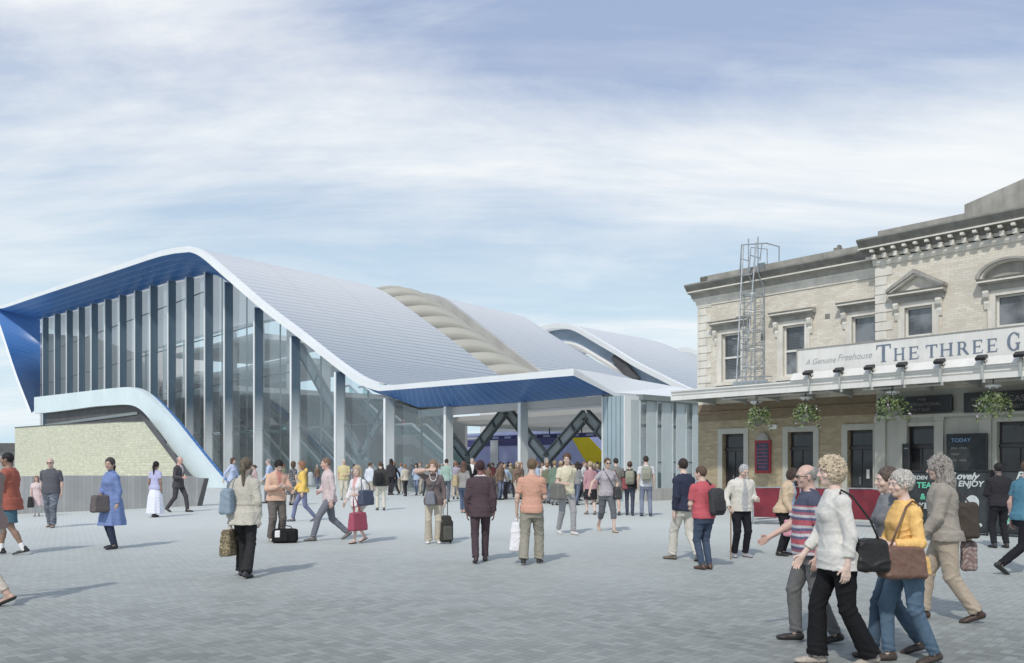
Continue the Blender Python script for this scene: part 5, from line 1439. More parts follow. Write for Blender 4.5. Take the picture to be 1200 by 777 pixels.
ARM = {  # (outward, forward, up) of the wrist from the shoulder, elbow pole, thumb hint
    'hang': ((.05, .02, -.525), (.5, -1, 0), (0, 1, 0)), 'fwd': ((.02, .24, -.46), (.4, -1, 0), (0, 1, .3)), 'back': ((.07, -.20, -.48), (.6, -1, 0), (0, 1, 0)),
    'fwd2': ((.0, .36, -.36), (.4, -1, -.2), (0, .4, 1)), 'carry': ((.08, .04, -.52), (.5, -1, 0), (0, 1, 0)), 'belly': ((-.16, .22, -.33), (1, -.6, -.3), (0, .3, 1)),
    'chest': ((-.13, .25, -.20), (1, -.5, -.6), (0, .2, 1)), 'strap': ((-.04, .19, -.20), (.9, -.3, -.9), (-.3, .1, 1)), 'brow': ((-.06, .17, .17), (1, .2, .1), (0, -.3, 1)),
    'pocket': ((.06, .03, -.44), (1, -1, 0), (0, 1, 0)), 'elbow': ((.02, .25, -.28), (.3, -1, -.6), (0, 0, 1)), 'reach': ((.10, .40, -.30), (.5, -1, -.3), (0, 0, 1)), 'stick': ((.12, .16, -.44), (.7, -1, 0), (0, 1, .2)),
    'out': ((.30, .10, -.40), (.4, -1, 0), (0, 1, 0)), 'hold': ((-.05, .30, -.12), (.8, -.4, -.8), (0, .2, 1)),
}
def skeleton(o):
    fem = o.get('sex', 'm') == 'f'; bw = o.get('build', 1.0)
    st = o.get('st', 0.0); J = {}
    wfoot = o.get('w', 0.10)
    lift = {}
    for sgn_, nm in ((-1, 'L'), (1, 'R')):
        y = st/2 if nm == 'L' else -st/2
        beta = 0.0
        if y < -0.14: beta = min(0.75, (-y-0.10)*1.9)
        yaw = -sgn_*(0.12 if not o.get('fy') else o['fy'])
        Rf = Rz(yaw)@Rx(-beta)
        ball = V3(sgn_*wfoot, y+0.09, 0.03)
        ank = ball+Rf@V3(0, -0.135, 0.055)
        J['ball'+nm], J['ank'+nm], J['Rf'+nm] = ball, ank, Rf
    hz = 0.915
    for nm, sgn_ in (('L', -1), ('R', 1)):
        a = J['ank'+nm]; dx_, dy_ = a[0]-sgn_*.09, a[1]
        hz = min(hz, a[2]+math.sqrt(max(0.848**2-dx_**2-dy_**2, 0.2)))
    J['hz'] = hz
    tw = -st*0.25
    for nm, sgn_ in (('L', -1), ('R', 1)):
        hip = Rz(tw*0.4)@V3(sgn_*0.088, 0, 0)+V3(0, 0, hz)
        J['hip'+nm] = hip
        k, a = ik(hip, J['ank'+nm], 0.43, 0.425, V3(sgn_*0.10, 1, 0)); J['kn'+nm] = k; J['ank'+nm] = a
    lean = math.radians(o.get('lean', 2)); R = Rz(-tw*0.5)@Rx(-lean); J['R'] = R
    J['pel'] = V3(0, 0, hz)
    sw = (0.158 if fem else 0.178)*(0.5+0.5*bw)
    up = R@V3(0, 0, 1)
    J['neck'] = J['pel']+R@V3(0, -0.01, 0.575)
    for nm, sgn_ in (('L', -1), ('R', 1)):
        sh = J['pel']+R@V3(sgn_*sw, -0.005, 0.475); J['sh'+nm] = sh
        key = o.get('a'+nm, 'hang'); tgt, pole, th = ARM[key] if isinstance(key, str) else key
        T = R@V3(sgn_*tgt[0], tgt[1], tgt[2]); 
        el, wr = ik(sh, sh+T, 0.285, 0.25, Rz(-tw*.5)@V3(sgn_*pole[0], pole[1], pole[2])); J['el'+nm], J['wr'+nm] = el, wr
        J['th'+nm] = V3(sgn_*th[0], th[1], th[2]); J['ha'+nm] = wr+unit(wr-el)*0.09
    hy, hp = math.radians(o.get('hy', 0)), math.radians(o.get('hp', 4))
    RH = Rz(-hy)@Rx(-hp)@Ry(math.radians(o.get('hr', 0)))
    J['RH'] = RH; J['nk2'] = J['neck']+R@V3(0, 0.012, 0.05)
    J['head'] = J['nk2']+RH@V3(0, 0.022, 0.092)
    return J

def stations(o, J):
    fem = o.get('sex', 'm') == 'f'; b = o.get('build', 1.0)
    zs = np.array([-.12, -.04, .04, .12, .20, .30, .38, .45, .50, .545, .60])
    if fem:
        A = np.array([.15, .170, .168, .140, .125, .135, .145, .146, .124, .078, .045]); B = np.array([.09, .118, .112, .092, .085, .095, .105, .09, .075, .060, .045]); yo = np.array([0, -.012, -.005, 0, 0, .005, .016, .008, 0, 0, 0])
    else:
        A = np.array([.14, .158, .158, .148, .142, .155, .168, .172, .150, .098, .055]); B = np.array([.09, .112, .108, .100, .098, .107, .113, .105, .088, .068, .05]); yo = np.array([0, -.008, 0, .004, .004, .002, .002, 0, 0, 0, 0])
    k = 1+(b-1)*np.array([1, 1.1, 1.3, 1.5, 1.4, 1.0, .8, .6, .4, .2, .1])
    yo = yo+(b-1)*0.12*np.array([0, .3, .8, 1, .8, .4, .1, 0, 0, 0, 0])
    return zs, A*k, B*k, yo

def body_fn(o, J):
    zs, A, B, yo = stations(o, J); b = o.get('build', 1.0); fem = o.get('sex') == 'f'
    kk = 0.5+0.5*b; ka = (0.88 if fem else 1.0)*kk
    RH, Hc = J['RH'], J['head']
    h = lambda *p: Hc+RH@V3(*p)
    un = .010 if o.get('bot', ('trousers',))[0] in ('trousers', 'jeans', 'flared', 'slim', 'cropped', 'baggy', 'combat') else 0.0
    def local(P, c, r, f_):
        q = P-np.asarray(c, np.float32); m = (q*q).sum(1) < r*r
        out = np.full(len(P), 1.0, np.float32)
        if m.any(): out[m] = f_(P[m])
        return out
    def fn(P):
        d = sd_column(P, J['pel'], J['R'], zs, A-.008, B-.008, yo, z0=-.10)
        for nm, sg in (('L', -1), ('R', 1)):
            hip, kn, an = J['hip'+nm], J['kn'+nm], J['ank'+nm]
            d = smin(d, sd_cone(P, hip+V3(0, 0, -0.02), kn, 0.082*kk-un, 0.052*kk-un), 0.05)
            l = sd_cone(P, kn, an, 0.050*kk-un, 0.034)
            c = kn+(an-kn)*0.30+V3(0, -0.018, 0); l = smin(l, sd_cone(P, c, c+(an-kn)*0.18, 0.046*kk-un, 0.036*kk-un), 0.03)
            Rf = J['Rf'+nm]; f = lambda *q: an+Rf@V3(*q)
            l = smin(l, sd_cone(P, f(0, -.035, -.045), f(0, .10, -.052), .028, .024), 0.03)
            l = smin(l, sd_ell(P, f(0, .125, -.055), (.038, .05, .02), Rf), 0.02)
            d = smin(d, l, 0.02)
            sh, el, wr = J['sh'+nm], J['el'+nm], J['wr'+nm]
            a = sd_ell(P, sh+V3(-sg*.012, 0, -0.018), (.044*ka, .046*ka, .046*ka))
            a = smin(a, sd_cone(P, sh+V3(-sg*.008, 0, -.008), el, .045*ka, .036*ka), 0.03)
            m_ = el+(wr-el)*0.25
            a = smin(a, sd_cone(P, el, wr, .037*ka, .024), 0.02); a = smin(a, sd_cone(P, el, m_, .038*ka, .038*ka), 0.02)
            d = smin(d, a, 0.035)
            # hand
            f_ = unit(wr-el); t_ = J['th'+nm]-f_*(J['th'+nm]@f_); t_ = unit(t_); n_ = np.cross(f_, t_)
            if n_@V3(-sg, 0, 0) < 0 and abs(n_[0]) > 0.2 or (abs(n_[0]) <= 0.2 and n_[1] > 0): n_ = -n_
            if o.get('open'+nm): cur = 0.18
            elif o.get('grip'+nm): cur = 1.15
            else: cur = 0.42
            def hand(P):
              hd = sd_cone(P, wr, wr+f_*0.03, .024, .022)
              for i, (w_, L_) in enumerate(zip((.030, .010, -.010, -.029), (.070, .078, .073, .058))):
                  kx = wr+f_*(0.088-abs(i-1.2)*0.004)+t_*w_
                  hd = smin(hd, sd_cone(P, wr+f_*0.02+t_*w_*0.5, kx, .014, .0115), 0.010)
                  p0 = kx; ang = cur*0.5; dd = None
                  for sgm, r0, r1 in ((.45, .0098, .009), (.30, .009, .0082), (.25, .0082, .0072)):
                      dir_ = f_*math.cos(ang)+n_*math.sin(ang); p1 = p0+dir_*L_*sgm
                      q_ = sd_cone(P, p0, p1, r0, r1); dd = q_ if dd is None else np.minimum(dd, q_); p0 = p1; ang += cur
                  hd = smin(hd, dd, 0.0035)
              b0 = wr+f_*0.028+t_*0.020; b1 = b0+unit(f_*.6+t_*.7+n_*.25)*.042; b2 = b1+unit(f_*.85+t_*.25+n_*.45)*.032
              hd = smin(hd, sd_cone(P, b0, b1, .0145, .0105), 0.008); hd = smin(hd, sd_cone(P, b1, b2, .0105, .0085), 0.003)
              return hd
            d = smin(d, local(P, wr+f_*.07, .20, hand), 0.008)
        d = smin(d, sd_cone(P, J['neck']-J['R']@V3(0, 0, .04), h(0, -.015, -.06), .056 if not fem else .048, .050 if not fem else .044), 0.03)
        # head
        def headf(P):
          hd = sd_ell(P, h(0, -.010, .022), (.075, .094, .095), RH)
          hd = smin(hd, sd_ell(P, h(0, .020, -.045), (.056, .063, .070), RH), 0.03)
          hd = smin(hd, sd_ell(P, h(0, .062, -.092), (.022, .018, .016), RH), 0.025)
          hd = smin(hd, sd_cone(P, h(-.034, .074, .022), h(.034, .074, .022), .016, .016), 0.02)
          for s_ in (-1, 1):
              hd = smax(hd, -sd_ell(P, h(s_*.031, .098, .003), (.020, .016, .013), RH), 0.012)
              hd = smin(hd, sd_ell(P, h(s_*.031, .0755, .002), (.0125, .0125, .0125), RH), 0.003)
              hd = smin(hd, sd_ell(P, h(s_*.045, .060, -.030), (.020, .018, .018), RH), 0.02)
              hd = smin(hd, sd_ell(P, h(s_*.077, -.004, -.008), (.009, .019, .030), RH@Rz(-s_*0.35)), 0.008)
          hd = smin(hd, sd_cone(P, h(0, .083, .012), h(0, .104, -.024), .0085, .0125), 0.010)
          hd = smin(hd, sd_ell(P, h(0, .086, -.029), (.0165, .012, .009), RH), 0.008)
          hd = smin(hd, sd_ell(P, h(0, .076, -.054), (.024, .014, .0075), RH), 0.006); hd = smin(hd, sd_ell(P, h(0, .074, -.065), (.020, .013, .0075), RH), 0.005)
          return hd
        return smin(d, local(P, h(0, 0, 0), .22, headf), 0.02)
    return fn
def skin_col(o, J, Vt):
    tone = np.array(o.get('skin', (.55, .36, .27))); c = np.tile(tone, (len(Vt), 1))
    q = (Vt-J['head'])@J['RH']
    hc = np.array(o.get('hair', ('short', (.05, .04, .03)))[1])
    def blob(cx, cy, cz, rx, ry, rz): return ((q[:, 0]-cx)/rx)**2+((q[:, 1]-cy)/ry)**2+((q[:, 2]-cz)/rz)**2 < 1
    red = tone*np.array([1.05, .75, .72])
    for s_ in (-1, 1):
        m = blob(s_*.042, .07, -.03, .022, .04, .02); c[m] = c[m]*0.75+red*0.25
        c[blob(s_*.031, .088, .003, .0145, .02, .0065)] = (.62, .60, .57)
        c[blob(s_*.031, .088, .003, .0058, .02, .0065)] = (.05, .035, .03)
        c[blob(s_*.031, .09, .024, .020, .03, .0048)] = hc*0.6+tone*0.2
    lip = tone*np.array([.95, .58, .58])*(1.0 if o.get('sex') == 'f' else .95)
    m = blob(0, .088, -.059, .023, .03, .010); c[m] = lip
    return c

_LAT = np.random.default_rng(3).random((32, 32, 32)).astype(np.float32)
def vnoise(P, freq, seed=0.0):
    q = P*np.float32(freq)+np.float32(seed*7.31+100); i = np.floor(q).astype(np.int32); f = q-i; f = f*f*(3-2*f); i &= 31; j = (i+1) & 31
    x0, y0, z0, x1, y1, z1 = i[:, 0], i[:, 1], i[:, 2], j[:, 0], j[:, 1], j[:, 2]; fx, fy, fz = f[:, 0], f[:, 1], f[:, 2]
    a = _LAT[x0, y0, z0]*(1-fx)+_LAT[x1, y0, z0]*fx; b = _LAT[x0, y1, z0]*(1-fx)+_LAT[x1, y1, z0]*fx
    c = _LAT[x0, y0, z1]*(1-fx)+_LAT[x1, y0, z1]*fx; d = _LAT[x0, y1, z1]*(1-fx)+_LAT[x1, y1, z1]*fx
    return (a*(1-fy)+b*fy)*(1-fz)+(c*(1-fy)+d*fy)*fz
def wrinkle(P, amp, ph, kx=23., kz=31.):
    """a few irregular diagonal folds"""
    x, y, z = P[:, 0], P[:, 1], P[:, 2]
    w1 = 2.6*vnoise(P, 7.0, ph)-1; w2 = 2.6*vnoise(P, 5.0, ph+3)-1
    a = 1-np.abs(np.sin(13*x+11*z+2.6*w1+ph)); b = 1-np.abs(np.sin(17*y-15*z+2.2*w2+ph*1.7))
    m = np.clip(1.6*vnoise(P, 4.5, ph+9)-.3, 0, 1)
    return -amp*(a*a*m+b*b*(1-m)-.4)

def garment_fns(o, J):
    """name -> (function, colour function, material)"""
    out = {}
    zs, A, B, yo = stations(o, J); fem = o.get('sex') == 'f'; bw = o.get('build', 1.0); kk = 0.5+0.5*bw; ka = (0.88 if fem else 1.0)*kk
    ph = o['seed']*1.7; st = abs(o.get('st', 0)); pel, R, hz = J['pel'], J['R'], J['hz']
    TOPS = {  # thickness, hem below hips, hem flare, sleeve (0..2; 1 = elbow), looseness of sleeve
        'tee': (.014, .05, .006, .62, .020), 'tank': (.010, .04, .004, .16, .010), 'shirt': (.018, .07, .012, 1.93, .017), 'blouse': (.020, .08, .020, 1.6, .020), 'jacket': (.032, .05, .012, 1.93, .030),
        'suit': (.026, .13, .016, 1.94, .026), 'coat': (.028, .30, .045, 1.94, .026), 'dress': (.016, .50, .09, 1.9, .022), 'longdress': (.014, .80, .10, .6, .018), 'sweater': (.018, .06, .012, 1.72, .022), 'polo': (.018, .05, .008, .75, .026), 'loose': (.030, .12, .02, .85, .035)}
    typ, tc = o.get('top', ('tee', (.5, .5, .5))); th, hem, fl, sl, sw_ = TOPS[typ]
    hem = o.get('hem', hem); sl = o.get('sleeve', sl)
    lob = {'baggy': .012, 'combat': .010, 'shorts': .012, 'flared': .004, 'trousers': .004}.get(o.get('bot', ('x',))[0], 0)*(zs < .14)
    zt = zs.copy(); At, Bt = A+th+lob, B+th*1.15+lob
    bust = fem
    hemz = hz-hem
    a0, b0 = float(np.interp(-.02, zs, At))+.004, float(np.interp(-.02, zs, Bt))+.006
    a1, b1 = a0+fl, b0+fl*1.2+max(0, min(st*0.30, hem*0.42) if hem > .2 else 0)
    def topf(P):
        d = sd_column(P, pel, R, zt, At, Bt, yo, z0=-.03, z1=.575)
        q = P-np.asarray(pel, np.float32)
        t = np.clip((-q[:, 2]+0.06)/(hem+0.06), 0, 1)
        a = a0+(a1-a0)*t; b = b0+(b1-b0)*t
        k = np.sqrt((q[:, 0]/a)**2+((q[:, 1]-float(np.interp(-.02, zs, yo)))/b)**2)
        if fl > 0.03: k = k/(1+0.05*t*np.sin(np.arctan2(q[:, 1], q[:, 0])*9+ph))
        low = (k-1)*np.minimum(a, b)
        low = np.maximum(low, q[:, 2]-0.05)
        d = smin(d, low, 0.03)
        if bust:
            for s_ in (-1, 1): d = smin(d, sd_ell(P, pel+R@V3(s_*.062, .085, .355), (.060+th*.5, .055+th*.5, .062)), 0.03)
        for nm, sg in (('L', -1), ('R', 1)):
            sh, el, wr = J['sh'+nm], J['el'+nm], J['wr'+nm]
            e = sh+(el-sh)*min(sl*1.05+.05, 1.0) if sl < 1 else el
            s1 = sd_cone(P, sh+V3(-sg*.008, 0, -.008), e, .050*ka+sw_*.7, .040*ka+sw_*(.95 if sl < 1 else .9))
            if sl < 1: s1 = np.maximum(s1, plane(P, sh+(el-sh)*sl, unit(el-sh)))
            s1 = smin(s1, sd_ell(P, sh+V3(-sg*.01, 0, -.014), (.050*ka+th*.8, .052*ka+th*.8, .052*ka+th*.7)), .03)
            if sl < 0.25: s1 = np.maximum(s1, plane(P, sh+V3(sg*.02, 0, 0), V3(sg, 0, -.2)))
            if sl > 1:
                s2 = sd_cone(P, el, wr, .040*ka+sw_*.9, .026+sw_*.75)
                s2 = np.maximum(s2, plane(P, el+(wr-el)*(sl-1), unit(wr-el)))
                s1 = smin(s1, s2, .015)
            d = smin(d, s1, 0.03)
        # collar
        if typ in ('suit', 'jacket', 'shirt', 'polo', 'coat'):
            d = smin(d, np.maximum(sd_cone(P, J['neck']-R@V3(0, .0, .03), J['neck']+R@V3(0, -.002, .035), .075, .062), plane(P, J['neck']+R@V3(0, 0, .028), R@V3(0, -.35, 1))), .01)
            d = np.maximum(d, -np.maximum(sd_cone(P, J['neck'], J['neck']+R@V3(0, .015, .2), .050, .052), -plane(P, J['neck']-R@V3(0, 0, .0), R@V3(0, 0, 1))))
        if o.get('hood'): d = smin(d, sd_ell(P, J['neck']+R@V3(0, -.085, -.01), (.105, .06, .075)), .03)
        d = np.maximum(d, hemz-P[:, 2])
        return d+wrinkle(P, .008 if th < .02 else .010, ph)
    def topc(Vt):
        c = np.tile(np.array(tc, float), (len(Vt), 1)); q = (Vt-pel)@R
        if 'stripes' in o:
            pal = o['stripes']; k = np.floor(((q[:, 2]+.3)/.026)).astype(int) % len(pal); c = np.array(pal, float)[k]
        if 'inner' in o:
            w_ = np.clip((q[:, 2]-.20)/.36, 0, 1)*(.075 if typ in ('suit', 'coat') else .06)+.002
            m = (np.abs(q[:, 0]) < w_) & (q[:, 1] > 0) & (q[:, 2] > .2); c[m] = o['inner']
            if 'tie' in o: m = (np.abs(q[:, 0]) < .018) & (q[:, 1] > 0) & (q[:, 2] > .2) & (q[:, 2] < .58); c[m] = o['tie']
        if 'openfront' in o:
            m = (np.abs(q[:, 0]+.0) < .05+.02*np.sin(q[:, 2]*9)) & (q[:, 1] > .02) & (Vt[:, 2] < J['neck'][2]+.05); c[m] = o['openfront']
        if 'yoke' in o: m = q[:, 2] > .44; c[m] = o['yoke']
        if 'side' in o: m = (q[:, 0]*o['side'][0] > .12); c[m] = o['side'][1]
        if 'collar' in o: m = (q[:, 2] > .565); c[m] = o['collar']
        if 'dots' in o:
            s_ = np.sin(Vt[:, 0]*90+ph)*np.sin(Vt[:, 2]*80)*np.sin(Vt[:, 1]*85+1); c[s_ > .35] = o['dots']
        if 'belt' in o: m = (np.abs(q[:, 2]-.14) < .012); c[m] = o['belt']
        return c
    nmap = {'suit': 'jacket', 'jacket': 'jacket', 'coat': 'coat', 'dress': 'dress', 'longdress': 'dress', 'sweater': 'sweater', 'polo': 'shirt', 'tee': 'shirt', 'loose': 'shirt', 'tank': 'vest_top', 'shirt': 'shirt', 'blouse': 'blouse'}
    out[nmap[typ]] = (topf, topc, 'cloth')
    # ---- bottoms
    btyp, bc = o.get('bot', ('trousers', (.1, .1, .12)))
    BOT = {'trousers': (1.93, .058, .012), 'jeans': (1.94, .054, .009), 'flared': (1.96, .090, .012), 'slim': (1.90, .044, .007), 'shorts': (.86, .095, .030), 'cropped': (1.45, .062, .014), 'baggy': (1.95, .082, .026), 'combat': (1.93, .075, .022)}
    if btyp in BOT:
        cut, rh, lo_ = BOT[btyp]
        def botf(P):
            d = sd_column(P, pel, R, zs, A+.008+lo_*.3, B+.009+lo_*.3, yo, z0=-.142, z1=.11)
            for nm in 'LR':
                hip, kn, an = J['hip'+nm], J['kn'+nm], J['ank'+nm]
                if cut < 1:
                    l = sd_cone(P, hip+V3(0, 0, -.02), kn, .088*kk+lo_, .060*kk+lo_*1.6); l = np.maximum(l, plane(P, hip+(kn-hip)*cut, unit(kn-hip)))
                else:
                    l = sd_cone(P, hip+V3(0, 0, -.02), kn, .088*kk+lo_, .056*kk+lo_)
                    e = kn+(an-kn)*1.12; l2 = sd_cone(P, kn, e, .056*kk+lo_, rh)
                    l2 = np.maximum(l2, plane(P, kn+(an-kn)*(cut-1+(.06 if cut > 1.9 else 0)), unit(an-kn)))
                    l = smin(l, l2, .02)
                    # cloth gathers behind the knee and over the shoe
                    dk = np.abs(P[:, 2]-kn[2]); da = np.abs(P[:, 2]-an[2]-.03)
                    l = l+.0035*np.exp(-(dk/.06)**2)*np.sin(85*P[:, 2]+60*P[:, 1]+30*P[:, 0]+ph)+(.0045*np.exp(-(da/.05)**2)*np.sin(105*P[:, 2]+25*P[:, 0]-30*P[:, 1]+ph) if cut > 1.8 else 0)
                d = smin(d, l, .03)
            return d+wrinkle(P, .006+lo_*.15, ph+2, 19, 14)
        def botc(Vt):
            c = np.tile(np.array(bc, float), (len(Vt), 1))
            if btyp == 'jeans' or o.get('denim'):
                f = np.zeros(len(Vt))
                for nm in 'LR':
                    p = J['hip'+nm]*.5+J['kn'+nm]*.5+V3(0, .06, 0); f += np.exp(-(((Vt-p)/np.array([.06, .07, .17]))**2).sum(1))
                    p = J['kn'+nm]*.5+J['ank'+nm]*.5+V3(0, .03, 0); f += .6*np.exp(-(((Vt-p)/np.array([.05, .07, .15]))**2).sum(1))
                c = c*(1+.9*np.clip(f, 0, 1))[:, None]
            if 'camo' in o:
                s_ = np.sin(Vt[:, 0]*31+3*np.sin(Vt[:, 2]*23))*np.sin(Vt[:, 2]*27+2*np.sin(Vt[:, 1]*29)); c[s_ > .25] = np.array(bc)*.70; c[s_ < -.4] = np.array(bc)*1.3
            return c
        out['shorts' if btyp == 'shorts' else 'trousers'] = (botf, botc, 'cloth')
    else:   # skirt
        L_ = {'skirt': .42, 'longskirt': .80}[btyp]
        def botf(P):
            q = P-np.asarray(pel, np.float32); t = np.clip((.10-q[:, 2])/(L_+.1), 0, 1)
            a = (.145+.06*np.minimum(t*2.4, 1)+(.06 if L_ > .5 else 0.0)*t)*(.3+.7*bw); b = a*.78+st*.28*t*(.8 if L_ > .5 else .35)
            k = np.sqrt((q[:, 0]/a)**2+(q[:, 1]/b)**2)/(1+.045*t*np.sin(np.arctan2(q[:, 1], q[:, 0])*10+ph))
            d = (k-1)*np.minimum(a, b)
            return np.maximum(d, np.maximum(q[:, 2]-.10, -L_-q[:, 2]))+wrinkle(P, .005, ph)
        def botc(Vt):
            c = np.tile(np.array(bc, float), (len(Vt), 1))
            if 'skirtdots' in o: s_ = np.sin(Vt[:, 0]*60)*np.sin(Vt[:, 2]*55+Vt[:, 1]*60); c[s_ > .2] = o['skirtdots']
            return c
        out['skirt'] = (botf, botc, 'cloth')
    # ---- shoes
    sc = o.get('shoes', (.03, .03, .03))
    def shoef(nm):
        an, Rf = J['ank'+nm], J['Rf'+nm]
        f = lambda *q: an+Rf@V3(*q)
        low = o.get('sandal')
        def fn(P):
            d = sd_cone(P, f(0, -.045, -.048), f(0, .095, -.056), .036, .035)
            d = smin(d, sd_ell(P, f(0, .135, -.060), (.043, .060, .027), Rf), .025)
            if low: d = np.maximum(d, plane(P, f(0, 0, -.052), Rf@V3(0, 0, 1)))
            else: d = smin(d, sd_cone(P, f(0, -.02, -.02), f(0, -.015, .008 if not o.get('boots') else .06), .040, .038), .02)
            return np.maximum(d, plane(P, f(0, 0, -.084), Rf@V3(0, 0, -1)))
        def col(Vt):
            c = np.tile(np.array(sc, float), (len(Vt), 1)); q = (Vt-an)@Rf
            c[q[:, 2] < -.068] = o.get('sole', (.03, .03, .03))
            return c
        return fn, col, 'leather'
    out['shoe#L'] = shoef('L'); out['shoe#R'] = shoef('R')
    if 'socks' in o:
        for nm in 'LR':
            kn, an = J['kn'+nm], J['ank'+nm]
            out['sock#'+nm] = ((lambda P, kn=kn, an=an: np.maximum(sd_cone(P, an+V3(0, 0, -.02), an+(kn-an)*.35, .040, .044), plane(P, an+(kn-an)*.25, unit(kn-an)))), (lambda Vt: np.tile(np.array(o['socks'], float), (len(Vt), 1))), 'cloth')
    # ---- hair
    style, hc = o.get('hair', ('short', (.05, .04, .03)))
    RH, Hc = J['RH'], J['head']; h = lambda *p: Hc+RH@V3(*p)
    if style != 'bald':
        def hairf(P):
            big = {'curly': .022, 'long': .012, 'short': .004, 'pony': .008, 'bun': .008, 'fringe': -.001, 'bob': .016, 'mop': .014, 'cap': .010, 'crop': .001}[style]
            vol = o.get('vol', 0); big += vol*.4
            d = sd_ell(P, h(0, -.018, .030), (.079+big, .097+big, .098+big), RH)
            if style == 'fringe': d = np.maximum(d, plane(P, h(0, 0, .045), RH@V3(0, .5, 1)))
            if style == 'cap': d = smin(d, np.maximum(sd_ell(P, h(0, .075, .045), (.072, .085, .02), RH), -1), .01)
            if style == 'curly': d = smin(d, sd_ell(P, h(0, -.035, -.015), (.098, .09, .095), RH), .03)
            if style in ('long', 'bob'):
                e = -.13 if style == 'bob' else o.get('hl', -.27)
                d = smin(d, sd_ell(P, h(0, -.05-vol*.6, e*.5), (.088+vol, .062+vol, abs(e)*.62+vol), RH), .03)
                for s_ in (-1, 1): d = smin(d, sd_cone(P, h(s_*.078, -.005, .02), h(s_*.080, .0, e*.75), .026, .022), .02)
                if style == 'long': d = smin(d, sd_ell(P, h(0, -.075, e*.75), (.105, .048, .14), RH), .03)
            if style == 'pony':
                d = smin(d, sd_cone(P, h(0, -.115, .03), h(0.01, -.15, -.06), .030, .036), .01); d = smin(d, sd_cone(P, h(.01, -.15, -.06), h(.015, -.125, o.get('hl', -.26)), .036, .014), .02)
            if style == 'bun': d = smin(d, sd_ell(P, h(0, -.125, .02), (.042, .036, .042)), .01)
            # carve the face, forehead line and ears
            face = sd_ell(P, h(0, .085, -.045), (.073, .075, .105), RH)
            if style not in ('curly', 'long', 'bob'): face = smin(face, sd_ell(P, h(0, .02, -.085), (.10, .085, .075), RH), .02)
            d = smax(d, -face, .012)
            if style not in ('long', 'bob', 'pony', 'curly'): d = np.maximum(d, plane(P, h(0, 0, -.075), RH@V3(0, -.2, -1)))
            q = (P-np.asarray(Hc, np.float32))@np.asarray(RH, np.float32)
            am = vol*.35+{'curly': .010, 'mop': .007, 'long': .005, 'bob': .005}.get(style, .003)
            if style in ('curly', 'mop'):
                w_ = 2.2*vnoise(q, 62, ph)+1.3*vnoise(q, 130, ph+5)-1.75
            else: w_ = 2.4*vnoise(q*np.array([1, 1, .22], np.float32)+.08*vnoise(q, 14, ph)[:, None], 95, ph)-1.2
            return d-am*w_
        def hairc(Vt):
            q = (Vt-Hc)@RH; c = np.tile(np.array(hc, float), (len(Vt), 1))
            s_ = vnoise((q*np.array([1, 1, .25])).astype(np.float32), 120, ph)
            return c*(.55+.9*s_)[:, None]
        out['hair' if style != 'cap' else 'cap'] = (hairf, hairc, 'hair' if style != 'cap' else 'cloth')
    if o.get('beard'):
        out['beard'] = ((lambda P: smax(sd_ell(P, h(0, .028, -.066), (.064, .064, .062), RH), np.maximum(-sd_ell(P, h(0, .10, -.035), (.035, .06, .018), RH), plane(P, h(0, 0, -.045), RH@V3(0, -.2, 1))), .006)), (lambda Vt: np.tile(np.array(hc, float), (len(Vt), 1))), 'hair')
    return out

